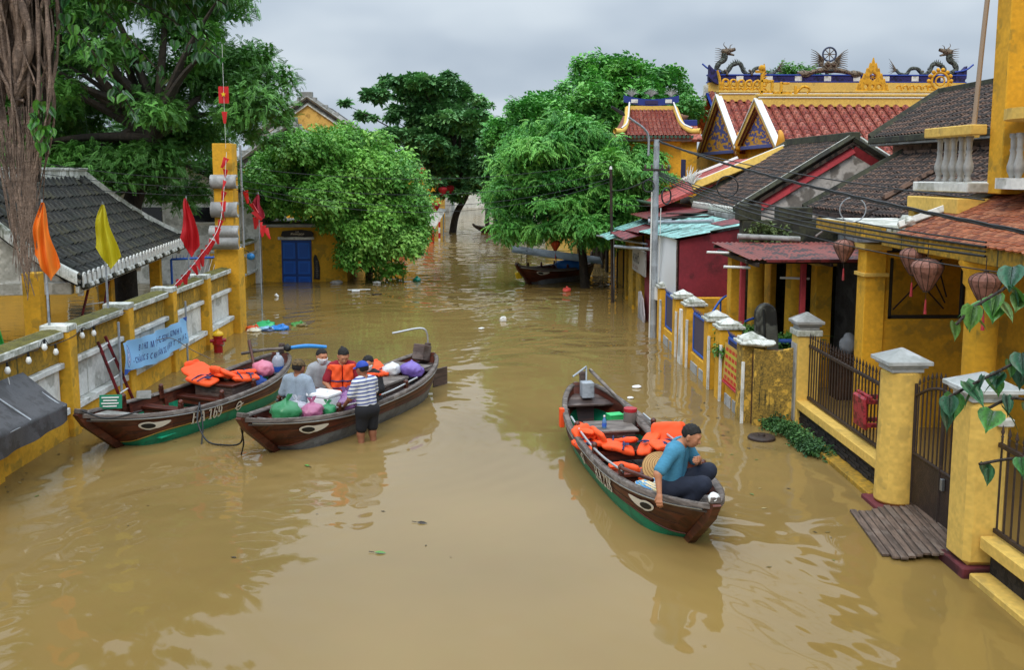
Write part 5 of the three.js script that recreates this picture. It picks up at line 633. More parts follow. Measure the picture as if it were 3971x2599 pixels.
{ // main temple: three parallel roofs
  const o = thing('temple', 'large temple with three red tiled roofs, yellow ridges and painted gables', 'temple', [10.2, 0, -34]);
  const blueT = (() => { const b = [210, 150, 40]; return dataTex(256, 256, (u, v) => { const c = Math.abs(u - 0.5), s = fbm(u * 9, v * 9, 9, 4, 5), m = smooth(0.5, 0.58, s + 0.25 * (1 - Math.hypot((u - 0.5) * 3, (v - 0.42) * 1.8))) * smooth(0.42, 0.5, fbm(u * 22, v * 22, 22, 3, 15)); return mixc(b.map(x => x * (0.92 + 0.16 * s)), [60, 70, 150], m * 0.9); }); })();
  const roofs = [[0, 5.2, 2.4, 6.7, 5.2], [5.2, 5.1, 8.7, 7.35, 12.2], [12.2, 6.4, 15, 8.3, 18]]; // d front, y eave, d ridge, y ridge, d rear
  const L = 13; roofs.forEach(([a, ye, m, yr, b], k) => {
    const x0 = k === 2 ? 0.9 : 0, len = [12, 11.5, 13.2][k], front = k === 0 ? a - 0.9 : a, ye2 = k === 0 ? ye - 0.5 : ye, S = Math.hypot(m - front, yr - ye2);
    obj('roof_deck', slab([[x0, ye2 - 0.05, -front], [x0 + len, ye2 - 0.05, -front], [x0 + len, yr - 0.05, -m], [x0, yr - 0.05, -m]], 0.12), tileRed[2], o); obj('roof_deck', slab([[x0, yr - 0.05, -m], [x0 + len, yr - 0.05, -m], [x0 + len, ye - 0.05, -b], [x0, ye - 0.05, -b]], 0.12), tileRed[2], o);
    layTiles(o, halfTile(0.125, 0.42, 0.02), tileRed, { at: (u, v) => [x0 + u, lerp(ye2, yr, v / S), -lerp(front, m, v / S)], width: len, slope: S, pitch: 0.36, row: 0.3, most: k === 0 ? 260 : k === 1 ? 40 : 0 });
    const sh = k === 2 ? M.white : plaster(0xd49a26, { grime: 0.15, gcol: 0x9a7426 });
    if (k < 2) { obj('ridge_band', [bx(len + 0.1, 0.42, 0.3, len / 2, yr + 0.16, -m), bx(len + 0.2, 0.07, 0.38, len / 2, yr + 0.4, -m)], M.ochrePale, o); obj('ridge_line', bx(len + 0.1, 0.04, 0.4, len / 2, yr + 0.3, -m), M.whiteP, o);
      const gm = std(0xffffff, 0.8, { map: blueT }), gb = slab([[0.06, ye, -a - 0.12], [0.06, yr - 0.1, -m], [0.06, ye, -b + 0.12]], 0.15, [1, 0, 0]); const gu = flat(gb), pp = gu.attributes.position; for (let i = 0; i < pp.count; i++) gu.attributes.uv.setXY(i, (-pp.getZ(i) - a) / (b - a), (pp.getY(i) - ye) / (yr - ye)); obj('painted_gable', gu, gm, o, true);
      for (const [p, q] of [[[-0.05, ye - (k ? 0.1 : 0.4), -a + (k ? 0.15 : 0.75)], [-0.05, yr + 0.12, -m]], [[-0.05, yr + 0.12, -m], [-0.05, ye - 0.1, -b - 0.1]]]) { verge(o, 'barge_board', p, q, 0.16, 0.24, M.ochrePale); verge(o, 'barge_edge', p.map((v, i) => v + [0, 0.15, 0][i]), q.map((v, i) => v + [0, 0.15, 0][i]), 0.26, 0.07, M.whiteP); verge(o, 'barge_edge', p.map((v, i) => v + [-0.06, -0.14, 0][i]), q.map((v, i) => v + [-0.06, -0.14, 0][i]), 0.06, 0.06, std(0x7a3a1c, 0.6)); }
      obj('gable_frieze', bx(0.1, 0.14, b - a - 0.2, 0.02, ye - 0.05, -(a + b) / 2), std(0x4a5590, 0.7), o);
    }
  });
  obj('wall', bx(12, 6.1, 17.5, 6.3, 2.1, -9), M.ochre, o);
  // bird finials at the feet of the barge boards
  for (const [z, y] of [[0.7, 5.0], [-4.9, 5.15]]) { obj('finial', [blob(0.2, 0.2, 2, 4, 2, 0.9, 0.7, 0.9).translate(-0.05, y + 0.05, z), taper([[-0.05, y + 0.1, z], [-0.05, y + 0.45, z + 0.05], [-0.05, y + 0.62, z - 0.12]], t => 0.17 * (1 - 0.6 * t), 8, 8)], std(0xc98a18, 0.6), o); }
  // rear blue ridge
  const rz = -15, ry = 8.3, X0 = 0.9, X1 = 14.1, blueM = std(0x1f3f9c, 0.5), purp = plaster(0x2a2560, { grime: 0.3, gcol: 0x6a6480, size: 1 }); obj('rear_ridge', bx(X1 - X0, 0.5, 0.4, (X0 + X1) / 2, ry + 0.2, rz), M.ochrePale, o);
  obj('rear_ridge_band', bx(X1 - X0, 0.34, 0.3, (X0 + X1) / 2, ry + 0.61, rz), purp, o); for (const y of [0.44, 0.8]) obj('blue_moulding', bx(X1 - X0 + 0.1, 0.06, 0.4, (X0 + X1) / 2, ry + y, rz), blueM, o); for (let k = 0; k < 8; k++) obj('white_inlay', bx(0.36, 0.26, 0.34, X0 + 1.6 + k * 1.5, ry + 0.62, rz), M.white, o);
  for (const [s, x] of [[-1, X0], [1, X1]]) { obj('ridge_prow', sheet(10, 4, (u, v) => [x + s * (u * 0.55 - 0.5), ry + 0.3 + v * 0.62 + 0.35 * u * u + 0.0, rz + 0.18], 0.36), purp, o); obj('prow_edge', tube([[x - s * 0.6, ry + 0.95, rz + 0.2], [x, ry + 1.08, rz + 0.2], [x + s * 0.35, ry + 1.34, rz + 0.2]], 0.045, 12, 5), blueM, o); obj('end_panel', bx(0.6, 0.8, 0.3, x - s * 0.1, ry - 0.1, rz), M.white, o); obj('gable_edge', verge(o, 'gable_edge', [x - 0.05, ry - 0.1, rz], [x - 0.05, ry - 1.9, rz + 2.9], 0.14, 0.16, blueM).geometry, blueM, o); }
  // dragons
  const dm = plaster(0x5a6058, { grime: 0.5, gcol: 0x2f3330, size: 0.5, bump: 0.02 }), dhm = plaster(0x7a6a58, { grime: 0.5, gcol: 0x3a3430, size: 0.4 });
  const dragon = (label, x, s) => { const d = thing('dragon_sculpture', label, 'sculpture', [10.2 + x, ry + 0.79, -34 + rz]); d.scale.setScalar(0.84); if (s < 0) d.rotation.y = Math.PI; // the head rears at local -x
    const body = [[-0.75, 0.25, 0], [-0.95, 0.35, 0], [-0.75, 0.12, 0.05], [-0.3, 0.15, 0], [0.1, 0.62, 0], [0.55, 0.7, 0], [0.8, 0.25, 0], [1.15, 0.05, 0], [1.55, 0.42, 0], [1.95, 0.4, 0], [2.2, 0.1, 0], [2.6, 0.12, 0], [2.85, 0.35, 0]];
    obj('body', taper([[-0.42, 1.3, 0], [-0.35, 1.0, 0], [-0.72, 0.7, 0], [-0.85, 0.35, 0], ...body.slice(3)], t => 0.17 * (1 - 0.45 * t) * (1 + 0.07 * Math.sin(t * 90)), 90, 9), dm, d);
    const h = obj('head', [blob(0.26, 0.25, 3, 6, 2, 0.8, 1.2, 0.8).translate(-0.3, 1.42, 0), taper([[-0.2, 1.46, 0], [0.05, 1.5, 0], [0.25, 1.56, 0]], t => 0.15 - 0.05 * t, 6, 7), taper([[-0.2, 1.3, 0], [0.05, 1.24, 0], [0.2, 1.2, 0]], t => 0.1 - 0.05 * t, 6, 7)], dhm, d); obj('horn', [taper([[-0.3, 1.6, 0.1], [-0.5, 1.8, 0.15], [-0.45, 1.95, 0.15]], t => 0.04 * (1 - 0.7 * t), 6, 5), taper([[-0.1, 1.62, 0.05], [-0.05, 1.78, 0.05], [0.08, 1.82, 0.05]], t => 0.035 * (1 - 0.7 * t), 6, 5)], dhm, h);
    for (let k = 0; k < 8; k++) obj('mane_spike', taper([[-0.45, 1.45 - k * 0.05, 0], [-0.72, 1.58 - k * 0.12, 0.05 * Math.sin(k * 3)], [-0.98, 1.62 - k * 0.13, 0.08 * Math.sin(k * 3)]], t => 0.04 * (1 - 0.8 * t), 6, 5), dhm, d);
    for (let k = 0; k < 8; k++) obj('tail_flame', taper([[2.8, 0.3, 0], [3.05, 0.2 + k * 0.07, 0.03 * Math.sin(k * 2)], [3.25 + 0.05 * (k % 2), 0.06 + k * 0.14, 0.05 * Math.sin(k * 2)]], t => 0.04 * (1 - 0.85 * t), 6, 5), dhm, d);
    for (const lx of [-0.4, 1.1]) obj('claw', [taper([[lx, 0.3, 0.1], [lx + 0.15, 0.15, 0.2], [lx + 0.1, 0.0, 0.22]], t => 0.08 * (1 - 0.5 * t), 6, 6), blob(0.08, 0.4, 3, 2, 1).translate(lx + 0.14, 0.03, 0.24)], dhm, d);
    for (let k = 0; k < 10; k++) { const t = k / 9; obj('back_fin', taper([[lerp(-0.2, 0.9, t), 0.35 + 0.5 * Math.sin(t * 3.1), 0], [lerp(-0.2, 0.9, t) - 0.05, 0.5 + 0.5 * Math.sin(t * 3.1), 0]], q => 0.04 * (1 - 0.8 * q), 3, 4), dm, d); } return d; };
  dragon('grey dragon sculpture with open jaws on the left end of the temple ridge', X0 + 1.15, 1); dragon('grey dragon sculpture with spiky mane on the right end of the temple ridge', X1 - 1.15, -1);
  const c = thing('sun_wheel_sculpture', 'monster mask sculpture crowned by a spoked wheel in the middle of the temple ridge', 'sculpture', [10.2 + 7.1, ry + 0.79, -34 + rz]); c.scale.setScalar(0.95);
  obj('mask', [blob(0.34, 0.3, 3, 9, 3, 0.9, 1.15, 0.7).translate(0, 0.4, 0.1), blob(0.14, 0.2, 2, 3, 2).translate(-0.16, 0.58, 0.28), blob(0.14, 0.2, 2, 4, 2).translate(0.16, 0.58, 0.28)], dhm, c); obj('mouth', blob(0.13, 0.1, 2, 1, 2, 0.6, 1.3, 0.5).translate(0, 0.22, 0.32), M.black, c); obj('wheel', new THREE.TorusGeometry(0.36, 0.05, 8, 28).translate(0, 1.12, 0), std(0x2a3550, 0.5), c); for (let k = 0; k < 8; k++) { const a = k * Math.PI / 4; obj('spoke', bar([0, 1.12, 0], [Math.cos(a) * 0.36, 1.12 + Math.sin(a) * 0.36, 0], 0.025, 5), dhm, c); }
  for (const s of [-1, 1]) { obj('arm', taper([[0.2 * s, 0.3, 0.1], [0.8 * s, 0.2, 0.15], [1.4 * s, 0.02, 0.15]], t => 0.16 * (1 - 0.4 * t), 10, 8), dhm, c); for (let k = 0; k < 9; k++) obj('flame', taper([[0.3 * s, 0.5 + k * 0.04, 0], [0.75 * s, 0.45 + k * 0.1, 0.05 * Math.sin(k)], [1.0 * s, 0.34 + k * 0.13, 0.06 * Math.sin(k * 2)]], t => 0.05 * (1 - 0.8 * t), 6, 5), dhm, c); obj('foot', blob(0.26, 0.6, 3, 12, 2, 0.6, 1.6, 0.6).translate(1.35 * s, 0.06, 0.1), dhm, c); }
  // yellow fretwork on the middle and front ridges
  const ym = plaster(0xdba223, { grime: 0.15, gcol: 0x9a6f1c, size: 0.8 });
  const fret = (label, x, y, z, kind) => { const f = thing('ridge_fretwork', label, 'ornament', [10.2 + x, y, -34 + z]); const T = (pts, r) => obj('scroll', taper(pts, t => r * (1 - 0.4 * t), 24, 6), ym, f);
    if (kind === 'flame') { const s = []; const n = 22; for (let k = 0; k <= n; k++) { const t = k / n * 2 - 1, h = 1.25 * (1 - Math.abs(t)) + (k % 2 ? 0.16 : 0); s.push([t * 0.72, h + 0.04]); } s.push([0.75, 0], [-0.75, 0]); const sh = new THREE.Shape(s.reverse().map(p => new THREE.Vector2(...p))); for (const [hx, hy, hr] of [[0, 0.62, 0.17], [-0.3, 0.2, 0.11], [0.3, 0.2, 0.11], [0, 0.2, 0.09]]) sh.holes.push(new THREE.Path().absarc(hx, hy, hr, 0, 6.283)); obj('panel', new THREE.ExtrudeGeometry(sh, { depth: 0.12, bevelEnabled: true, bevelSize: 0.015, bevelThickness: 0.015, bevelSegments: 1 }), ym, f); for (let k = 0; k < 6; k++) obj('spoke', bar([0, 0.62, 0.06], [Math.cos(k * 1.047) * 0.17, 0.62 + Math.sin(k * 1.047) * 0.17, 0.06], 0.02, 5), ym, f); }
    if (kind === 'wheel') { obj('ring', new THREE.TorusGeometry(0.38, 0.06, 8, 28).translate(0, 0.45, 0.06), ym, f); obj('ring', new THREE.TorusGeometry(0.2, 0.04, 8, 20).translate(0, 0.45, 0.06), ym, f); for (let k = 0; k < 14; k++) { const a = k * 0.4488; obj('ray', blob(0.09, 0.2, 2, k, 1).translate(Math.cos(a) * 0.5, 0.45 + Math.sin(a) * 0.5, 0.06), ym, f); } for (let k = 0; k < 5; k++) T([[-0.5 - k * 0.3, 0, 0.06], [-0.6 - k * 0.3, 0.25, 0.06], [-0.75 - k * 0.3, 0.2, 0.06], [-0.7 - k * 0.3, 0.1, 0.06]], 0.05); }
    if (kind === 'scroll') { for (let k = 0; k < 6; k++) { T([[k * 0.34, 0, 0.06], [k * 0.34 + 0.1, 0.5 - 0.03 * k, 0.06], [k * 0.34 + 0.28, 0.45, 0.06], [k * 0.34 + 0.26, 0.22, 0.06], [k * 0.34 + 0.12, 0.25, 0.06]], 0.07); T([[k * 0.34, 0.05, 0.06], [k * 0.34 + 0.2, 0.12, 0.06], [k * 0.34 + 0.34, 0, 0.06]], 0.06); } T([[-0.05, 0, 0.06], [-0.1, 0.5, 0.06], [-0.22, 0.9, 0.06]], 0.08); for (let k = 0; k < 7; k++) T([[1.7, 0.35, 0.06], [1.9, 0.4 + 0.1 * k, 0.06], [2.1 - 0.04 * k, 0.35 + 0.14 * k, 0.06]], 0.045); }
    if (kind === 'key') { for (const [w, h, x2, y2] of [[0.09, 0.75, 0, 0.4], [0.5, 0.09, 0.15, 0.1], [0.5, 0.09, 0.2, 0.5], [0.09, 0.4, 0.4, 0.3], [0.3, 0.09, -0.1, 0.85], [0.09, 0.45, 0.75, 0.25], [0.7, 0.09, 0.8, 0.06], [0.3, 0.08, 0.9, 0.42], [0.09, 0.3, 1.3, 0.18]]) obj('bar', bx(w, h, 0.12, x2, y2, 0.06), ym, f); T([[1.3, 0.05, 0.06], [1.6, 0.3, 0.06], [1.85, 0.2, 0.06], [1.75, 0.05, 0.06]], 0.07); obj('knob', blob(0.13, 0.2, 2, 2, 2).translate(0, 0.98, 0.06), ym, f); } };
  fret('yellow pierced scroll ornament at the left end of the middle temple ridge', 0.1, 7.78, -8.75, 'scroll'); fret('yellow flame shaped pierced ornament in the centre of the temple ridge', 6.85, 7.78, -8.75, 'flame'); fret('yellow wheel ornament with rays at the right end of the temple ridge', 9.9, 7.78, -8.75, 'wheel'); fret('yellow key pattern ornament at the left end of the front temple ridge', 0.1, 7.12, -2.45, 'key');
}
{ // porch house with rusty corrugated roof
  const o = thing('porch_house', 'dark open porch under a rusty red corrugated roof with yellow columns', 'house', [4.7, 0, -17]);
  obj('porch_roof', corrug(0, 3.4, 0, 3.0, (x, d) => 2.62 + d * 0.03, 'z', 0.1, 0.014).translate(0, 0, 0), rust, o); obj('roof_edge', bx(3.1, 0.06, 0.08, 1.85, 2.6, 0.03), metalRed, o); obj('purlin', [bx(3.4, 0.07, 0.06, 1.7, 2.55, -0.3), bx(3.4, 0.07, 0.06, 1.7, 2.6, -1.5), bx(3.4, 0.07, 0.06, 1.7, 2.64, -2.8), bx(0.06, 0.08, 3, 0.15, 2.52, -1.5), bx(0.06, 0.08, 3, 1.5, 2.52, -1.5)], M.iron, o);
  obj('tube_lamp', bar([-0.42, 2.62, -1.6], [0.15, 2.6, -1.6], 0.025, 7), M.whiteP, o); obj('tube_lamp', bar([-0.3, 2.42, -0.7], [0.2, 2.4, -0.7], 0.025, 7), M.whiteP, o); obj('tube_lamp', bar([0.75, 2.22, -0.6], [1.3, 2.2, -0.6], 0.022, 7), M.whiteP, o);
  for (const [x, z] of [[0.2, -1.2], [1.15, -0.5]]) obj('post', bx(0.1, 3.6, 0.1, x, 0.75, z), M.redPaint, o);
  obj('back_wall', bx(3.6, 3.3, 0.12, 3.0, 0.75, -4.7), M.ochre, o); obj('ceiling', bx(3.7, 0.06, 3.2, 3.0, 2.43, -3.15), M.door, o); obj('inner_wall', bx(0.12, 3.3, 4.4, 4.75, 0.75, -2.6), M.ochre, o); obj('inner_wall', bx(0.12, 3.3, 2.2, 1.2, 0.75, -3.6), M.ochre, o); obj('door', bx(0.9, 2.6, 0.08, 2.2, 0.5, -4.6), M.door, o); obj('door', bx(0.9, 2.6, 0.08, 3.4, 0.5, -4.6), M.door, o);  // both dark door panels stand in for the shade of the deep interior
  obj('column', cyl(0.16, 0.18, 3.5, 0.75, -0.9, -2.2, 20), M.ochre, o); obj('column', cyl(0.17, 0.19, 3.5, 1.35, -0.9, -1.6, 20), M.ochre, o); obj('column', bx(0.26, 3.5, 0.3, 0.42, 0.85, -2.6), M.ochre, o); obj('column', bx(0.32, 3.4, 0.3, 1.75, 0.8, -1.2), M.ochre, o); obj('capital', bx(0.44, 0.12, 0.42, 1.75, 2.46, -1.2), M.ochrePale, o);
  const w = thing('mossy_parapet', 'black mouldy stepped parapet wall above the rusty porch roof', 'wall', [5.7, 0, -20.7]); obj('wall', bx(2.6, 4.0, 0.3, 1.1, 1.15, 0), M.blackWall, w); for (const [x, wd, h] of [[-0.05, 0.5, 0.34], [0.95, 0.75, 0.28], [2.0, 0.6, 0.22]]) obj('merlon', bx(wd, h, 0.32, x, 3.15 + h / 2, 0), M.blackWall, w); obj('fallen_beam', bar([-0.45, 2.84, 0.7], [0.85, 2.78, 0.8], 0.06, 8), M.grey, w); obj('pole', bar([1.15, 2.85, 0.9], [1.8, 3.2, 0.5], 0.025), M.plankGrey, w);
  for (let k = 0; k < 6; k++) leaves(w, 'weeds', sprigs.vine, [[0.1 + k * 0.13, 3.0 - (k % 3) * 0.12, 0.2, 0.08]], 1400, [lin(0x6f7f4a), lin(0x55683a)], {});
}
{ // yellow veranda house with balcony
  const o = thing('veranda_house', 'yellow veranda house with orange tile canopy and balcony at the right edge', 'house', [6.0, 0, -15.2]);
  obj('column', bx(0.34, 3.95, 0.34, 0.2, 1.05, 0), M.ochre, o); obj('capital', [bx(0.46, 0.1, 0.46, 0.2, 3.0, 0), bx(0.42, 0.06, 0.42, 0.2, 2.55, 0)], M.ochrePale, o);
  obj('column', lathe([[0.2, -0.9], [0.2, 2.75], [0.24, 2.8], [0.24, 2.95], [0.3, 3.05], [0.3, 3.15]], 26, 0.2, 0, 3.5), M.ochre, o);
  obj('side_wall', [bx(1.75, 2.75, 0.18, 1.25, 0.45, 0.0), bx(0.1, 1.0, 0.18, 0.42, 2.32, 0), bx(0.42, 1.0, 0.18, 1.92, 2.32, 0), bx(1.75, 0.1, 0.18, 1.25, 2.85, 0)], M.ochre, o); obj('room_ceiling', bx(2.1, 0.06, 1.8, 1.6, 2.86, -0.85), M.door, o);
  obj('window_frame', [bx(0.05, 1.0, 0.08, 0.49, 2.32, 0.06), bx(0.05, 1.0, 0.08, 1.68, 2.32, 0.06), bx(1.24, 0.05, 0.08, 1.08, 1.85, 0.06)], M.black, o);
  obj('room_wall', [bx(0.12, 3.7, 1.8, 2.6, 0.97, -0.85), bx(1.65, 3.7, 0.12, 1.8, 0.97, -1.72)], M.ochre, o); obj('front_wall', [bx(0.2, 4.2, 2.5, 2.3, 1.15, 1.25), bx(0.2, 4.2, 1.5, 2.3, 1.15, 4.45), bx(0.2, 1.2, 1.2, 2.3, 2.65, 3.1)], M.ochre, o); obj('hall_wall', [bx(0.12, 4.2, 2.6, 5.2, 1.15, 3.1), bx(2.8, 4.2, 0.12, 3.8, 1.15, 1.85), bx(2.8, 4.2, 0.12, 3.8, 1.15, 4.35), bx(2.9, 0.1, 2.6, 3.8, 3.2, 3.1)], M.ochre, o); obj('door_leaf', bx(0.9, 2.7, 0.05, 2.8, 0.65, 2.52), M.door, o);
  for (const [a, b] of [[[0.75, 1.9, -0.4], [1.6, 2.75, -0.5]], [[1.0, 2.55, -0.4], [1.66, 1.9, -0.5]], [[1.25, 2.7, -0.4], [1.68, 2.0, -0.5]], [[1.45, 2.75, -0.4], [1.7, 2.1, -0.5]]]) obj('stored_pole', bar(a, b, 0.014, 5), M.iron, o);
  obj('ceiling', bx(2.6, 0.1, 7.6, 1.25, 3.22, 2.2), M.grey, o); obj('canopy', bx(1.6, 0.1, 2.9, 0.75, 3.32, -0.4), M.whiteMoss, o); obj('canopy_edge', bx(0.08, 0.2, 2.9, -0.06, 3.27, -0.4), M.ochreMoss, o); obj('eave_beam', bx(0.1, 0.22, 5.6, -0.05, 3.2, 3.85), M.ochreMoss, o);
  const S = Math.hypot(1.3, 0.6); obj('tile_deck', slab([[-0.02, 3.33, 6.6], [-0.02, 3.33, 1.5], [1.28, 3.92, 1.9], [1.28, 3.92, 6.6]], 0.08), tileOrange[2], o);
  const scale = (() => { const s = []; for (let k = 0; k <= 6; k++) { const a = Math.PI * k / 6; s.push([0.085 * Math.cos(a), -0.1 - 0.06 * Math.sin(a)]); } s.push([-0.085, 0.1], [0.085, 0.1]); const g = prism(s.reverse(), 0.02, 0); g.rotateX(Math.PI / 2 + 0.06); g.rotateY(0); return boxUV(flat(g)); })(); scale.scale(1, 1, -1); const si = scale.attributes.position; for (let i = 0; i < si.count; i += 3) { const t = [si.getX(i + 1), si.getY(i + 1), si.getZ(i + 1)]; si.setXYZ(i + 1, si.getX(i + 2), si.getY(i + 2), si.getZ(i + 2)); si.setXYZ(i + 2, ...t); } scale.computeVertexNormals();
  layTiles(o, scale, tileOrange, { at: (u, v) => [1.3 * v / S, 3.35 + 0.59 * v / S, 6.6 - u], width: 5.0, slope: S - 0.05, pitch: 0.172, row: 0.13, inside: (u, v) => u < 5.05 - v * 0.28, name: 'roof_tile', lift: 0.02 });
  verge(o, 'hip_ridge', [-0.05, 3.42, 1.5], [1.3, 3.98, 1.85], 0.16, 0.1, M.white); obj('canopy_knot', blob(0.14, 0.4, 3, 4, 2, 0.6).translate(0.1, 3.48, 1.5), M.whiteMoss, o);
  // balcony
  obj('balcony_slab', bx(1.5, 0.14, 1.7, 1.35, 3.98, 1.3), M.white, o); obj('balcony_slab', sheet(14, 3, (u, v) => { const a = u * Math.PI; return [1.35 - 0.75 * v * Math.sin(a) - 0.02, 3.98, 2.35 + (1 - Math.cos(a)) * 0.75]; }, 0.14), M.white, o); obj('balcony_beam', bx(0.9, 0.22, 1.6, 0.95, 3.72, 1.3), M.ochrePale, o); obj('beam_bracket', bx(0.2, 0.34, 0.2, 0.62, 3.6, 0.62), M.ochreMoss, o);
  const bal = lathe([[0.05, 0], [0.055, 0.03], [0.035, 0.05], [0.035, 0.09], [0.065, 0.16], [0.07, 0.22], [0.045, 0.32], [0.035, 0.4], [0.045, 0.43], [0.035, 0.46], [0.04, 0.58], [0.055, 0.6], [0.055, 0.64]], 14); boxUV(flat(bal)); const balG = boxUV(flat(bal)), bm = plaster(0xa9a8a4, { grime: 0.35, gcol: 0x6a6862 });
  const baluster = (x, z, y = 4.06) => { const b = mesh('baluster', balG, bm, o); b.position.set(x, y, z); };
  for (let k = 0; k < 5; k++) baluster(0.74, 1.0 + k * 0.22); for (let k = 0; k < 2; k++) baluster(0.95 + k * 0.22, 0.85); obj('hand_rail', bx(0.24, 0.14, 1.4, 0.72, 4.78, 1.45), M.ochrePale, o); obj('hand_rail', bx(0.7, 0.14, 0.22, 1.0, 4.781, 0.86), M.ochrePale, o);
  for (let k = 0; k < 8; k++) { const a = 0.25 + k * 0.33; baluster(1.35 - 0.66 * Math.sin(a), 2.6 + (1 - Math.cos(a)) * 0.66, 4.05); } obj('hand_rail', sheet(16, 1, (u, v) => { const a = 0.1 + u * 2.9, r = 0.56 + 0.24 * v; return [1.35 - r * Math.sin(a), 4.86, 2.6 + (0.68 - r * Math.cos(a))]; }, 0.14), M.ochrePale, o);
  obj('upper_column', bx(0.6, 5.2, 0.36, 1.2, 6.5, 2.28), M.ochre, o); obj('upper_wall', bx(0.3, 5.2, 6, 3.0, 6.5, 4.6), M.ochre, o);
  const p = thing('bamboo_pole', 'slender bamboo pole leaning against the upper balcony column', 'pole', [6.75, 4.82, -13.25]); obj('pole', taper([[0, 0, 0], [0.06, 1.5, 0.02], [0.16, 3.2, 0.05]], t => 0.035, 14, 8), std(0x9a8672, 0.7), p);
}
// ---------- cloth lanterns ----------
const lanM = plaster(0x94675a, { grime: 0.15, rough: 0.8, size: 0.4 });
function lantern(label, x, y, z, s, hang, mat = lanM, group) { const o = thing('lantern', label, 'lantern', [x, y, z], rnd() * 3, group); const g = new THREE.LatheGeometry([[0.07, 0.5], [0.26, 0.47], [0.42, 0.38], [0.47, 0.27], [0.43, 0.12], [0.3, -0.15], [0.14, -0.42], [0.09, -0.47]].map(p => new THREE.Vector2(p[0] * s, p[1] * s)), 12); const p = g.attributes.position; for (let i = 0; i < p.count; i++) { const a = Math.atan2(p.getZ(i), p.getX(i)), k = 1 - 0.05 * Math.abs(Math.sin(a * 6)); p.setX(i, p.getX(i) * k); p.setZ(i, p.getZ(i) * k); } obj('shade', toFlat(g), mat, o);
  for (let k = 0; k < 12; k++) { const a = k * 6.283 / 12; obj('rib', taper([[0.07, 0.5], [0.26, 0.47], [0.42, 0.38], [0.47, 0.27], [0.43, 0.12], [0.3, -0.15], [0.14, -0.42], [0.09, -0.47]].map(([r, h]) => [Math.cos(a) * r * s * 1.003, h * s, Math.sin(a) * r * s * 1.003]), () => 0.004, 14, 4), M.iron, o); }
  obj('cap', [cyl(0.08 * s, 0.08 * s, 0.04 * s, 0, 0.5 * s, 0, 10), cyl(0.1 * s, 0.1 * s, 0.04 * s, 0, -0.5 * s, 0, 10)], M.iron, o); obj('tassel', cyl(0.01, 0.022, 0.2, 0, -0.5 * s - 0.3, 0, 6), M.redPaint, o); obj('tassel_cord', bar([0, -0.5 * s, 0], [0, -0.5 * s - 0.12, 0], 0.005, 4), M.iron, o); obj('hanger', bar([0, 0.5 * s, 0], [0, 0.5 * s + hang, 0], 0.006, 4), M.iron, o); return o; }
function toFlat(g) { const f = g.toNonIndexed(); f.computeVertexNormals(); return f; }
lantern('brown cloth lantern hanging left of the square yellow column', 5.85, 2.9, -15.5, 0.38, 0.2); lantern('brown cloth lantern hanging behind the largest lantern', 5.92, 2.95, -13.1, 0.39, 0.12); lantern('largest brown cloth lantern hanging before the dark window', 5.85, 2.82, -12.5, 0.45, 0.2); lantern('brown cloth lantern hanging by the round veranda column', 5.85, 2.82, -11.0, 0.39, 0.2);
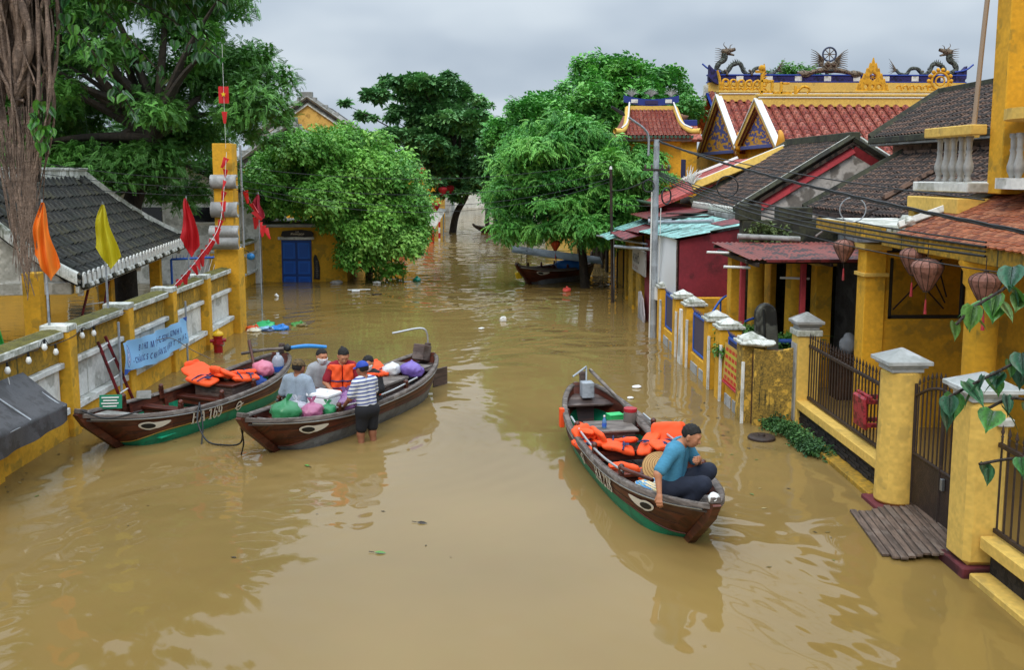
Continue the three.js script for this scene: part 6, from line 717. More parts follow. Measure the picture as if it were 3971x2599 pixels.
// ---------- boats ----------
const railM = std(0xb9bcbe, 0.35, { metalness: 0.5 }), creamP = std(0xcfc6b4, 0.65);
function boat({ label, pos, turn, L, B, low, text, side, name = 'wooden_boat', group, sheer = 0.4, up = 0.25, poles = true, eyes = [side], gun = M.plankGrey, trim = null }) {
  const o = thing(name, label, 'boat', [pos[0], 0, pos[1]], turn, group), h = L / 2;
  const w = t => B / 2 * (t > 0 ? Math.pow(1 - Math.pow(t, 2.6), 0.85) : lerp(1, Math.pow(1 - Math.pow(-t, 3), 0.7), 0.85)) + 0.02, ys = t => sheer + up * (t > 0 ? Math.pow(t, 2.2) : Math.pow(-t, 2.4) * 1.1);
  const P = (sd, t, s, off = 0) => { const W = w(t), x = (W + off) * (1 - 0.34 * Math.pow(s, 1.7)), y = lerp(ys(t), -0.2, s), z = t * h - 1.05 * s * smooth(0.35, 1, t) * Math.pow(Math.max(t, 0), 2) + 0.35 * s * smooth(-0.4, -1, t); return [sd * x, y, z]; };
  const Sb = t => (ys(t) - (0.2 - 0.13 * smooth(0.5, 1, t) + 0.1 * smooth(-0.5, -1, t))) / (ys(t) + 0.2);
  for (const sd of [-1, 1]) { const f = (a, b) => sheet(44, 6, (u, v) => { const t = u * 2 - 1; return P(sd, t, lerp(a(t), b(t), sd > 0 ? v : 1 - v)); }, 0.03); obj('side_strake', f(() => 0, Sb), M.hull, o); obj('lower_hull', f(Sb, () => 1), low, o);
    obj('gunwale', sheet(44, 4, (u, v) => { const t = u * 2 - 1, q = P(sd, t, 0), c = [[-0.05, 0.0], [-0.05, 0.028], [0, 0.036], [0.02, 0.028], [0.02, -0.02]][Math.round((sd > 0 ? 1 - v : v) * 4)]; return [q[0] + sd * c[0] * Math.min(1, w(t) / 0.12), q[1] + c[1], q[2]]; }, 0.008), gun, o);
    obj('rub_rail', tube([...Array(23)].map((_, k) => P(sd, -0.99 + k * 1.98 / 22, Sb(-0.99 + k * 1.98 / 22) - 0.01, 0.004)), 0.009, 60, 5), trim || M.hull, o);
    obj('gunwale_trim', tube([...Array(21)].map((_, k) => { const q = P(sd, -0.95 + k * 1.93 / 20, 0.06, 0.016); return q; }), 0.013, 60, 5), railM, o); }
  const seamM = std(0x24120b, 0.8); for (const sd of [-1, 1]) for (const f of [0.36, 0.7]) obj('plank_seam', tube([...Array(21)].map((_, k) => { const t = -0.96 + k * 1.88 / 20; return P(sd, t, Sb(t) * f, 0.0015); }), 0.0035, 60, 4), seamM, o);
  obj('stem_post', sheet(2, 8, (u, v) => { const q = P(1, 0.985, v * 0.97); return [(u - 0.5) * 0.09, q[1] + (v === 0 ? 0.1 : 0.02), q[2] + 0.045]; }, 0.1), M.hull, o); obj('stem_cap', bx(0.11, 0.07, 0.16, 0, ys(1) + 0.07, h - 0.02, 0, -0.3), gun, o);
  obj('transom', sheet(4, 4, (u, v) => { const q = P(1, -0.985, v); return [(u * 2 - 1) * q[0], q[1] + 0.04 * (1 - v), q[2]]; }, 0.04), M.hull, o);
  obj('stern_post', bx(0.09, 0.36, 0.1, 0, ys(-1) + 0.04, -h + 0.04, 0, -0.18), M.deck, o);
  const deckAt = (name, t0, t1, y, m) => obj(name, sheet(8, 12, (u, v) => { const t = lerp(t0, t1, v); return [(0.5 - u) * 2 * (w(t) - 0.05), (typeof y === 'function' ? y(t) : y), P(1, t, 0)[2]]; }, 0.025), m, o);
  deckAt('bow_deck', 0.7, 0.97, t => ys(t) - 0.05, M.plankGrey); deckAt('stern_deck', -0.97, -0.8, t => ys(t) - 0.1, M.deck);
  for (let k = 0; k < 6; k++) obj('floor_board', sheet(2, 24, (u, v) => { const t = lerp(-0.82, 0.6, v), W = Math.max(w(t) * 0.76, 0.03); return [lerp(W, -W, (k + 0.03 + u * 0.94) / 6), 0.075 + 0.12 * t * t * t * t + (k % 2) * 0.004, t * h * 0.96]; }, 0.02), M.deck, o);
  for (const t of [0.52, 0.2, -0.14, -0.5]) { const W = w(t) * 2 - 0.06; obj('thwart', bx(W, 0.05, 0.2, 0, ys(t) - 0.13, t * h), M.thwart, o); obj('thwart_face', bx(W * 0.94, 0.09, 0.03, 0, ys(t) - 0.2, t * h + 0.06), M.thwart, o); }
  for (const t of [0.75, 0.36, 0.02, -0.32, -0.68]) for (const sd of [-1, 1]) obj('rib', sheet(1, 6, (u, v) => { const q = P(sd, t, 0.02 + v * 0.75); return [q[0] - sd * 0.05, q[1], q[2] + (sd > 0 ? u - 0.5 : 0.5 - u) * 0.06]; }, 0.03), M.thwart, o);
  for (const t of [0.42, 0.05, -0.3]) for (const sd of [-1, 1]) { const q = P(sd, t, 0); const p = obj('rowlock_post', bx(0.055, 0.2, 0.08, q[0] - sd * 0.06, q[1] + 0.02, q[2]), M.thwart, o); obj('knob', blob(0.042, 0.1, 2, 3, 2).translate(q[0] - sd * 0.06, q[1] + 0.145, q[2]), M.hull, p); }
  if (poles) for (const sd of [-1, 1]) obj('pole', tube([0.45, 0.2, -0.1, -0.45].map(t => { const q = P(sd, t, 0); return [q[0] - sd * 0.05, q[1] + 0.11, q[2]]; }), 0.016, 20, 7), railM, o);
  const onHull = (sd, z, drop) => { const t = clamp(z / h, -1, 0.99), s = drop / (ys(t) + 0.2); const q = P(sd, t, s, 0.016); return q; };
  const disc = (sd, f, lift) => { const n = 28, R = 4, pos = []; const q = (k, r) => { const [z, d] = f(k / n * 6.2832, r / R), p = onHull(sd, z, d); return [p[0] + sd * lift, p[1], p[2]]; }; for (let r = 0; r < R; r++) for (let k = 0; k < n; k++) { const a = q(k, r), b = q(k + 1, r), c = q(k + 1, r + 1), d = q(k, r + 1); pos.push(...a, ...c, ...b, ...a, ...d, ...c); } const g = new THREE.BufferGeometry(); g.setAttribute('position', new THREE.BufferAttribute(new Float32Array(pos), 3)); g.computeVertexNormals(); return g; };
  for (const sd of eyes) { const z0 = h * 0.68; const e = obj('painted_eye', disc(sd, (a, r) => { const c = Math.cos(a), tail = c < 0 ? 2.1 : 1; return [z0 + c * 0.19 * r * tail, 0.17 - Math.sin(a) * 0.07 * r * (c < -0.2 ? 0.8 : 1) - (c < 0 ? 0.06 * c * c * r : 0)]; }, 0), creamP, o); obj('pupil', disc(sd, (a, r) => [z0 + 0.02 + Math.cos(a) * 0.13 * r, 0.17 - Math.sin(a) * 0.043 * r], 0.006), M.black, e); }
  if (text) { const size = 0.17, sh = font.generateShapes(text, size), g = new THREE.ShapeGeometry(sh, 4); g.computeBoundingBox(); const W = g.boundingBox.max.x, a = g.attributes.position; for (let i = 0; i < a.count; i++) { const x = a.getX(i), q = onHull(side, side > 0 ? h * 0.36 - x * 0.85 : h * 0.36 - W * 0.85 + x * 0.85, 0.235 - a.getY(i) * 1.2); a.setXYZ(i, ...q); } g.computeVertexNormals(); obj('lettering', g, creamP, o);
    const zc = -h * 0.1, R = [...Array(20)].map((_, i) => { const c = i / 20 * 6.283; return [zc + Math.cos(c) * 0.075, 0.17 - Math.sin(c) * 0.085]; }); const ring = new THREE.Shape(R.map(p => new THREE.Vector2(...p))); ring.holes.push(new THREE.Path(R.map(([x, y]) => new THREE.Vector2(zc + (x - zc) * 0.68, 0.17 + (y - 0.17) * 0.68)))); const rg = new THREE.ShapeGeometry(ring), ra = rg.attributes.position; for (let i = 0; i < ra.count; i++) ra.setXYZ(i, ...onHull(side, ra.getX(i), ra.getY(i))); rg.computeVertexNormals(); const em = obj('emblem', rg, creamP, o); const bg = new THREE.PlaneGeometry(0.21, 0.03, 6, 1), ba = bg.attributes.position; for (let i = 0; i < ba.count; i++) { const q = onHull(side, zc + ba.getX(i), 0.17 + ba.getY(i) + ba.getX(i) * 0.25); ba.setXYZ(i, q[0] + side * 0.004, q[1], q[2]); } bg.computeVertexNormals(); obj('emblem_bar', bg, creamP, em); }
  o.userData.fn = undefined; delete o.userData.fn; return { o, P, ys, w, h, at: (x, y, z) => { const c = Math.cos(turn), s = Math.sin(turn); return [pos[0] + x * c + z * s, y, pos[1] - x * s + z * c]; } };
}
const boat1 = boat({ label: 'brown and green wooden boat lettered HA 169 moored by the wall', pos: [-5.03, -15.95], turn: -0.40, L: 5.0, B: 1.36, low: M.hullGreen, text: 'HA 169', side: 1, poles: false, eyes: [1, -1], trim: std(0x8a6a1c, 0.6) });
const boat2 = boat({ label: 'brown and grey wooden boat with four passengers in mid water', pos: [-2.4, -15.8], turn: -0.452, L: 5.4, B: 1.36, low: M.hullGrey, side: 1, eyes: [1, -1] });
const boat3 = boat({ label: 'brown and green wooden boat lettered HA 218 drifting on the right', pos: [1.95, -12.6], turn: 0.145, L: 5.9, B: 1.25, low: M.hullGreen, text: 'HA 218', side: -1, eyes: [1, -1] });
{ // boat gear that belongs to each boat
  const g1 = boat1.o; obj('engine_box', bx(0.8, 0.3, 0.62, 0, 0.33, -0.75), M.deck, g1); obj('box_lid', bx(0.86, 0.04, 0.68, 0, 0.5, -0.75), M.thwart, g1); for (const z of [0.35, -0.1]) obj('green_panel', bx(1.1, 0.02, 0.4, 0, 0.105, z * 2.2 + 0.5), std(0x14936c, 0.55), g1);
  obj('bow_mat', sheet(4, 4, (u, v) => [(u - 0.5) * lerp(0.85, 0.25, v), 0.47 + 0.1 * v, 1.55 + v * 0.75], 0.01), M.grey, g1);
  const pl = obj('registration_plate', bx(0.34, 0.22, 0.015, -0.35, 0.62, 1.55, 0.5, -0.15), std(0x0f7a5a, 0.5), g1); for (let k = 0; k < 4; k++) obj('plate_line', bx(0.26 - 0.05 * (k % 2), 0.02, 0.01, -0.345, 0.69 - k * 0.045, 1.562 + 0.006 * k, 0.5, -0.15), M.whiteP, pl);
  obj('bow_light', [bx(0.22, 0.14, 0.05, -0.2, 0.62, 1.0, 0.6, -0.5)], M.grey, g1);
  const oar = obj('steering_oar', taper([[-0.55, 0.74, -1.95], [-0.2, 0.8, -2.18], [0.18, 0.82, -2.41]], () => 0.03, 12, 7), M.plankGrey, g1); obj('oar_blade', [taper([[0.18, 0.82, -2.41], [0.46, 0.84, -2.63], [0.76, 0.8, -2.88]], t => 0.03 + 0.012 * Math.sin(t * 3), 10, 8)], std(0x2a86cf, 0.4), oar); obj('binding', blob(0.07, 0.4, 4, 4, 2).translate(0.18, 0.82, -2.41), M.black, oar);
  obj('tiller', bar([-0.1, 0.55, -1.75], [-0.4, 1.0, -2.0], 0.03), M.hull, g1); obj('fender', tube([[0.1, 0.75, 2.55], [0.3, 0.6, 2.3], [0.6, 0.65, 1.9]], 0.012, 16, 5), M.cable, g1);
  const g2 = boat2.o; obj('stern_box', bx(0.72, 0.34, 0.7, 0, 0.33, -0.9), M.deck, g2); obj('box_lid', bx(0.8, 0.04, 0.78, 0, 0.52, -0.9), M.plankGrey, g2); obj('tiller_arm', tube([[0, 0.7, -2.7], [0.0, 1.1, -2.65], [-0.05, 1.18, -2.6], [-0.5, 1.12, -2.2]], 0.02, 30, 6), railM, g2); obj('motor_head', bx(0.24, 0.3, 0.3, 0, 0.74, -2.45, 0, -0.3), M.deck, g2); obj('rudder', bx(0.03, 0.5, 0.42, 0.12, 0.1, -2.95, -0.2), M.deck, g2); obj('rope_coil', new THREE.TorusGeometry(0.14, 0.02, 5, 20).rotateX(Math.PI / 2).translate(0.12, 0.56, -1.7), M.plankGrey, g2); obj('seat_board', bx(0.8, 0.03, 0.3, 0, 0.57, -2.0), M.plankGrey, g2);
  const g3 = boat3.o; obj('engine_box', bx(0.62, 0.26, 0.5, -0.05, 0.33, -0.98), M.deck, g3); obj('box_lid', bx(0.7, 0.03, 0.58, -0.05, 0.475, -0.98), M.plankGrey, g3); obj('motor_head', bx(0.2, 0.26, 0.2, 0, 0.66, -2.6), M.galv, g3); obj('tiller_arm', [bar([0, 0.75, -2.65], [0.03, 1.0, -2.78], 0.015), bar([0.03, 1.0, -2.78], [-0.24, 0.88, -2.6], 0.018)], M.galv, g3); obj('long_oar', taper([[0.1, 0.94, -2.8], [0.3, 0.68, -1.8], [0.42, 0.5, -0.9], [0.5, 0.35, -0.2]], t => 0.03 + (t > 0.7 ? 0.03 : 0), 14, 6), M.plankGrey, g3); obj('fender', bx(0.07, 0.3, 0.1, -0.6, 0.42, -1.8), M.orange, g3); obj('bow_pole', bar([-0.55, 0.6, 1.35], [-0.34, 0.62, 1.9], 0.025), M.thwart, g3);
  obj('bow_wrap', blob(0.065, 0.25, 3, 3, 2).translate(0, 0.74, 2.94), M.whiteP, g3);
}
{ // far boats
  const b = boat({ label: 'dark wooden boat moored under the drooping tree with a grey awning', pos: [2.55, -36.6], turn: -0.75, L: 4.6, B: 1.4, low: M.hullGrey, side: -1, poles: false, eyes: [1, -1], sheer: 0.5 });
  const a = thing('boat_awning', 'grey sheet awning stretched over the boat under the drooping tree', 'awning', [2.7, 0, -36.2]); obj('cloth', sheet(16, 8, (u, v) => [lerp(-1.9, 1.55, u), 1.18 - 0.45 * u + 0.18 * v - 0.12 * Math.sin(u * 3.14) * Math.sin(v * 3.14), lerp(0.5, -0.7, v) + 0.2 * u], 0.01), plaster(0x9a9fa6, { grime: 0.2 }), a); for (const [x, z, y] of [[-1.3, -0.2, 1.2], [0.7, -0.6, 1.4], [-0.2, 0.3, 1.0]]) obj('pole', bar([x, -0.9, z], [x, y, z], 0.02), M.plankGrey, a); obj('blue_tarp', blob(0.35, 0.3, 2, 5, 2, 0.6, 1.6, 0.8).translate(0.35, 0.62, -0.3), std(0x1f6fc0, 0.5), a);
  const y = thing('yellow_buoy', 'small yellow float tied to the bow of the awning boat', 'buoy', [1.05, 0.35, -35.3]); obj('float', bx(0.22, 0.26, 0.16, 0, 0, 0, 0.3, 0.1, 0.3, 0.03), std(0xd9b312, 0.5), y); obj('stick', bar([0.05, 0.1, 0], [0.12, 0.75, -0.05], 0.015), M.plankGrey, y); obj('cord', bar([0.1, 0.05, 0], [0.45, 0.2, -0.2], 0.01, 4), M.cable, y);
  boat({ label: 'small far dark boat with a paddler crossing the street', pos: [0.7, -66.5], turn: -1.5, L: 3.8, B: 0.9, low: M.hull, side: -1, poles: false, eyes: [], sheer: 0.3, up: 0.2 });
}
{ // mooring rope between the two left boats
  const r = thing('mooring_rope', 'dark mooring rope looping in the water between the two left boats', 'rope', [-4.35, 0, -14.5]); obj('rope', tube([[-0.35, 0.5, -0.55], [-0.25, 0.3, -0.1], [-0.05, 0.05, 0.1], [0.25, 0.03, 0.25], [0.55, 0.12, 0.5], [0.75, 0.5, 1.0]], 0.014, 40, 5), M.cable, r); obj('rope', tube([[-0.35, 0.5, -0.55], [-0.22, 0.2, -0.25], [-0.12, -0.06, 0.2]], 0.012, 20, 5), M.cable, r); obj('rope', tube([[0.72, 0.5, 1.0], [0.68, 0.2, 0.75], [0.6, -0.05, 0.65]], 0.012, 20, 5), M.cable, r);
}
// ---------- cargo ----------
const navyM = std(0x222a55, 0.8);
// a stuffed fabric panel: rounded box with quilting seams and creases
function puff(w, h, d, sd) { const g = mergeVertices((() => { const q = new THREE.BoxGeometry(2, 2, 2, 10, 5, 12); q.deleteAttribute('uv'); q.deleteAttribute('normal'); return q; })(), 1e-4), p = g.attributes.position; for (let i = 0; i < p.count; i++) { let x = p.getX(i), y = p.getY(i), z = p.getZ(i); const l = Math.pow(Math.pow(Math.abs(x), 5) + Math.pow(Math.abs(y), 2.4) + Math.pow(Math.abs(z), 5), 1 / 4); const k = 1 / Math.max(l, 0.4); x *= lerp(1, k, 0.75); y *= k; z *= lerp(1, k, 0.75); const seam = 1 - 0.22 * Math.exp(-Math.pow((z - 0.15) * 9, 2)) - 0.12 * Math.exp(-Math.pow((z + 0.5) * 9, 2)); const n = fbm(x * 2.2 + sd * 7 + 30, z * 2.2 + y + 30, 4096, 3, sd) - 0.5; p.setXYZ(i, x * w / 2 * (1 + 0.16 * n), y * h / 2 * seam * (1 + 0.7 * n) + 0.16 * h * Math.sin(z * 2 + sd), z * d / 2 * (1 + 0.1 * n)); } g.computeVertexNormals(); return g; }
function jacket(label, [x, y, z], turn, pose, s = 1) { const o = thing('life_jacket', label, 'life jacket', [x, y, z], turn), m = M.orange;
  obj('front_panel', place(puff(0.21 * s, 0.085, 0.46 * s, 3 + pose), -0.13 * s, 0.05, 0.02, 0.18, 0.05 * pose, 0.22), m, o); obj('front_panel', place(puff(0.21 * s, 0.085, 0.46 * s, 7 + pose), 0.12 * s, 0.08, 0.05, -0.3, -0.12, -0.25), m, o); obj('back_panel', place(puff(0.4 * s, 0.08, 0.36 * s, 11 + pose), 0.0, 0.12, -0.22 * s, 0.12 * pose, 0.35 + 0.12 * pose, 0.1), m, o); obj('collar', place(puff(0.26 * s, 0.09, 0.14 * s, 15 + pose), 0.02, 0.2, -0.4 * s, 0.2 * pose, 0.9, 0), m, o);
  for (const k of [-0.6, 0.9]) obj('strap', taper([[-0.25 * s, 0.06, 0.1 * k], [-0.13 * s, 0.115, 0.12 * k], [0.0, 0.1, 0.1 * k], [0.12 * s, 0.14, 0.1 * k], [0.25 * s, 0.05, 0.12 * k]], () => 0.013, 18, 5), navyM, o); for (const k of [-1, 1]) obj('reflector', place(bx(0.05 * s, 0.006, 0.09 * s), k * 0.12 * s, k > 0 ? 0.135 : 0.105, 0.12 * s, k > 0 ? -0.3 : 0.18, 0, k > 0 ? -0.25 : 0.22), navyM, o); return o; }
function bag(label, at, s, color, seedN, ears = 2, extra = 0.3) { const o = thing('plastic_bag', label, 'bag', at, seedN); const m = phys(color, 0.38, { transmission: extra, thickness: 0 }); const g = blob(s, 0.22, 1.6, seedN, 5, 0.85, 1.05, 0.95), p = g.attributes.position; for (let i = 0; i < p.count; i++) { const x = p.getX(i), y = p.getY(i), z = p.getZ(i), a = Math.atan2(z, x), k = 1 + 0.05 * Math.sin(a * 17 + seedN) * clamp(y / s + 0.6); const cr = 1 + 0.22 * (fbm(x / s * 4 + 30 + seedN, z / s * 4 + y / s * 3 + 30, 4096, 3, seedN + 40) - 0.5) + 0.1 * (Math.abs(fbm(x / s * 7 + 60, y / s * 7 - z / s * 5 + 60, 4096, 2, seedN) - 0.5) * 4 - 0.5); const nk = cr * (y > s * 0.45 ? 1 - 0.72 * smooth(0.45, 0.9, y / s) : 1); p.setXYZ(i, x * k * nk, Math.max(y, -s * 0.6) + s * 0.6, z * k * nk); } g.computeVertexNormals(); obj('body', g, m, o);
  for (let k = 0; k < ears; k++) obj('handle', sheet(4, 6, (u, v) => [(u - 0.5) * s * 0.45 * (0.4 + v * (1.1 - 0.7 * v)) + (k ? 1 : -1) * s * 0.32 * v, s * (1.3 + 0.55 * v), 0.06 * s * Math.sin(u * 9 + k)], 0.003), m, o); return o; }
{
  const A1 = boat1.at, A2 = boat2.at, A3 = boat3.at;
  jacket('large orange life jacket heap on the HA 169 boat box', A1(-0.2, 0.52, -0.62), 0.9, 1, 1.35); jacket('smaller orange life jacket lying beside the pink bag', A1(0.22, 0.52, -0.95), 2.1, 2, 1.1);
  bag('crumpled pink plastic bag near the stern of the HA 169 boat', A1(0.28, 0.48, -1.5), 0.2, 0xd57a94, 5, 0, 0.15); const bl = thing('blue_cloth', 'dark blue cloth bundle beside the pink bag on the HA 169 boat', 'cloth', A1(0.3, 0.4, -1.2)); obj('bundle', blob(0.2, 0.5, 2.5, 8, 3, 0.6, 1.3, 0.8), std(0x1d3f86, 0.8), bl);
  const wb = thing('water_jug', 'clear plastic water jug with blue label behind the pink bag', 'jug', A1(0.25, 0.42, -2.0)); obj('body', lathe([[0.001, 0], [0.11, 0], [0.115, 0.25], [0.07, 0.33], [0.03, 0.35], [0.03, 0.39], [0.001, 0.39]], 16), phys(0xcfd8e6, 0.1, { transmission: 0.5, thickness: 0 }), wb); obj('label', lathe([[0.118, 0.04], [0.12, 0.14]], 16), std(0x2b57b0, 0.4), wb);
  bag('large green plastic bag in the bow of the passengers boat', A2(0.08, 0.43, 1.8), 0.23, 0x3f9a62, 3, 1, 0.4); bag('pink plastic carrier bag beside the green bag', A2(0.3, 0.42, 1.45), 0.18, 0xc9789f, 4, 2, 0.35); bag('clear plastic carrier bag behind the pink bag in the bow', A2(0.02, 0.42, 1.45), 0.18, 0xd5d5e0, 9, 2, 0.5); bag('dark green tied bag in front of the white cooler', A2(0.4, 0.4, 1.18), 0.14, 0x2f8a56, 6, 2, 0.15); bag('lilac plastic bag of groceries right of the white cooler', A2(0.4, 0.38, 0.68), 0.21, 0xa87ab4, 7, 2, 0.3); bag('purple plastic sack near the stern of the passengers boat', A2(0.34, 0.5, -1.5), 0.19, 0x7a62b5, 12, 0, 0.1); bag('white crumpled bag on the stern of the passengers boat', A2(0.05, 0.54, -1.3), 0.16, 0xd9dade, 13, 0, 0.1);
  const c = thing('foam_cooler', 'white foam cooler box with lid in the passengers boat', 'cooler', A2(0.2, 0.3, 1.0), -0.5); const fm = std(0xe6e8ea, 0.8); obj('box', bx(0.42, 0.36, 0.34, 0, 0.18, 0, 0, 0, 0, 0.02), fm, c); obj('lid', bx(0.45, 0.07, 0.37, 0, 0.397, 0, 0, 0, 0, 0.02), fm, c); obj('handle', bx(0.12, 0.03, 0.06, 0.02, 0.446, 0), fm, c);
  jacket('orange life jacket beside the white bag near the stern', A2(-0.18, 0.5, -1.2), 0.4, 3, 0.8);
  jacket('orange life jacket at the left edge of the HA 218 boat', A3(-0.45, 0.3, -0.55), 0.4, 4, 0.95); jacket('orange life jacket leaning on the box of the HA 218 boat', A3(-0.1, 0.3, -0.45), 1.4, 5, 1.05); jacket('orange life jacket with open collar on the right of the HA 218 boat', A3(0.42, 0.36, -0.15), -0.7, 6, 1.15); jacket('orange life jacket lying under the thwart of the HA 218 boat', A3(0.0, 0.12, 0.45), 1.8, 7, 0.9);
  const hat = (label, at, rx, rz, turn, paint) => { const o = thing('conical_hat', label, 'hat', at, turn); const m = paint ? std(0xffffff, 0.7, { map: dataTex(128, 128, (u, v) => { const n = fbm(u * 6, v * 6, 6, 3, 31); return mixc(mixc([214, 196, 158], [80, 150, 200], smooth(0.56, 0.62, n)), [225, 205, 70], smooth(0.6, 0.66, fbm(u * 5 + 9, v * 5, 5, 3, 37))); }) }) : std(0xb08a55, 0.75); const g = sheet(28, 8, (u, v) => { const a = u * 6.2832, r = 0.005 + 0.23 * v; return [Math.cos(a) * r, 0.17 * (1 - v), Math.sin(a) * r]; }, 0.006); obj('crown', place(g, 0, 0, 0, 0, rx, rz), m, o, true); for (let k = 1; k < 9; k++) { const r = 0.005 + 0.23 * k / 8; obj('hoop', place(new THREE.TorusGeometry(r, 0.004, 4, 28).rotateX(Math.PI / 2).translate(0, 0.17 * (1 - k / 8) + 0.003, 0), 0, 0, 0, 0, rx, rz), paint ? m : std(0x8a6238, 0.7), o); } return o; };
  hat('woven straw conical hat tipped beside the seated man', A3(0.02, 0.5, 1.12), 0.75, 0.15, 0.2, false); hat('painted conical hat with blue and yellow pattern in the bow', A3(-0.2, 0.36, 1.5), 0.3, -0.2, 1, true);
  const j = thing('plastic_jar', 'clear plastic jar with red lid on the stern of the HA 218 boat', 'jar', A3(0.3, 0.38, -1.15)); obj('body', lathe([[0.001, 0], [0.1, 0], [0.105, 0.24], [0.09, 0.27]], 18), phys(0x9a8f88, 0.15, { transmission: 0.5, thickness: 0 }), j); obj('lid', cyl(0.1, 0.1, 0.05, 0, 0.265, 0, 18), std(0xa8222c, 0.4), j); obj('contents', blob(0.085, 0.3, 3, 5, 2, 1.1).translate(0, 0.12, 0), M.navy, j);
  const w = thing('water_bottle', 'small blue water bottle standing by the engine box', 'bottle', A3(-0.18, 0.49, -0.85)); obj('body', lathe([[0.001, 0], [0.032, 0], [0.033, 0.11], [0.014, 0.15], [0.014, 0.17]], 12), phys(0x6aa8dd, 0.1, { transmission: 0.4, thickness: 0 }), w); obj('cap', cyl(0.016, 0.016, 0.02, 0, 0.17, 0, 10), M.whiteP, w); obj('label', lathe([[0.0345, 0.03], [0.0345, 0.08]], 12), std(0x2c62c0, 0.4), w);
  const gb = thing('green_box', 'small green box next to the jar on the HA 218 boat', 'box', A3(0.15, 0.44, -1.45), 0.3); obj('box', bx(0.22, 0.08, 0.16, 0, 0.04, 0), std(0x2fae62, 0.5), gb); obj('lid', bx(0.23, 0.02, 0.17, 0, 0.09, 0), std(0x37bb6c, 0.5), gb);
  const ob = thing('orange_bag', 'orange cloth roll beside the green box', 'cloth', A3(0.22, 0.36, -1.25)); obj('roll', blob(0.11, 0.2, 2, 5, 2, 0.8, 1.2, 0.9), M.orange, ob);
  const sh = thing('dark_red_cloth', 'dark red cloth under the thwart of the HA 218 boat', 'cloth', A3(0.2, 0.13, 0.5)); obj('bundle', blob(0.18, 0.5, 2.5, 15, 3, 0.4, 1.2, 0.9), std(0x5a0f1c, 0.85), sh);
  const bb = thing('blue_bag', 'bright blue plastic bag near the bow of the HA 218 boat', 'bag', A3(-0.12, 0.33, 1.85)); obj('body', blob(0.11, 0.5, 2.6, 21, 3, 0.6, 1.2, 0.7), phys(0x1c3fb5, 0.3, {}), bb); obj('knot', blob(0.035, 0.4, 3, 4, 2).translate(0.03, 0.07, 0), std(0x1c3fb5, 0.4), bb);
}
// ---------- people ----------
// a distance field meshed by surface nets
function net(f, lo, hi, c) {
  const n = [0, 1, 2].map(i => Math.ceil((hi[i] - lo[i]) / c) + 1), N = n[0] * n[1] * n[2], F = new Float32Array(N), I = (i, j, k) => (k * n[1] + j) * n[0] + i;
  for (let k = 0; k < n[2]; k++) for (let j = 0; j < n[1]; j++) for (let i = 0; i < n[0]; i++) F[I(i, j, k)] = f(lo[0] + i * c, lo[1] + j * c, lo[2] + k * c);
  const id = new Int32Array(N).fill(-1), pos = [], idx = [];
  for (let k = 0; k < n[2] - 1; k++) for (let j = 0; j < n[1] - 1; j++) for (let i = 0; i < n[0] - 1; i++) {
    let m = 0, s = [0, 0, 0], e = 0; const v = []; for (let q = 0; q < 8; q++) { v[q] = F[I(i + (q & 1), j + (q >> 1 & 1), k + (q >> 2))]; if (v[q] < 0) m++; } if (!m || m === 8) continue;
    for (const [a, b] of EDGES) if ((v[a] < 0) !== (v[b] < 0)) { const t = v[a] / (v[a] - v[b]); for (let d = 0; d < 3; d++) s[d] += lerp(a >> d & 1, b >> d & 1, t); e++; }
    id[I(i, j, k)] = pos.length / 3; pos.push(lo[0] + (i + s[0] / e) * c, lo[1] + (j + s[1] / e) * c, lo[2] + (k + s[2] / e) * c);
  }
  const quad = (a, b, d, e, flip) => { if (a < 0 || b < 0 || d < 0 || e < 0) return; flip ? idx.push(a, d, b, a, e, d) : idx.push(a, b, d, a, d, e); };
  for (let k = 1; k < n[2] - 1; k++) for (let j = 1; j < n[1] - 1; j++) for (let i = 1; i < n[0] - 1; i++) { const v = F[I(i, j, k)] < 0;
    if (v !== F[I(i + 1, j, k)] < 0) quad(id[I(i, j - 1, k - 1)], id[I(i, j, k - 1)], id[I(i, j, k)], id[I(i, j - 1, k)], !v); if (v !== F[I(i, j + 1, k)] < 0) quad(id[I(i - 1, j, k - 1)], id[I(i - 1, j, k)], id[I(i, j, k)], id[I(i, j, k - 1)], !v); if (v !== F[I(i, j, k + 1)] < 0) quad(id[I(i - 1, j - 1, k)], id[I(i, j - 1, k)], id[I(i, j, k)], id[I(i - 1, j, k)], !v); }
  const g = new THREE.BufferGeometry(); g.setAttribute('position', new THREE.BufferAttribute(new Float32Array(pos), 3)); g.setIndex(idx); g.computeVertexNormals(); return g;
}
const EDGES = [[0, 1], [2, 3], [4, 5], [6, 7], [0, 2], [1, 3], [4, 6], [5, 7], [0, 4], [1, 5], [2, 6], [3, 7]];
const cap = (a, b, r, s = r) => { const d = [b[0] - a[0], b[1] - a[1], b[2] - a[2]], l = d[0] * d[0] + d[1] * d[1] + d[2] * d[2] || 1e-9; return (x, y, z) => { const px = x - a[0], py = y - a[1], pz = z - a[2], h = clamp((px * d[0] + py * d[1] + pz * d[2]) / l); return Math.hypot(px - d[0] * h, py - d[1] * h, pz - d[2] * h) - r - (s - r) * h; }; };
const smin = (a, b, k) => { const h = Math.max(k - Math.abs(a - b), 0) / k; return Math.min(a, b) - h * h * k * 0.25; };
const union = (fs, k) => (x, y, z) => { let d = fs[0](x, y, z); for (let i = 1; i < fs.length; i++) d = smin(d, fs[i](x, y, z), k); return d; };
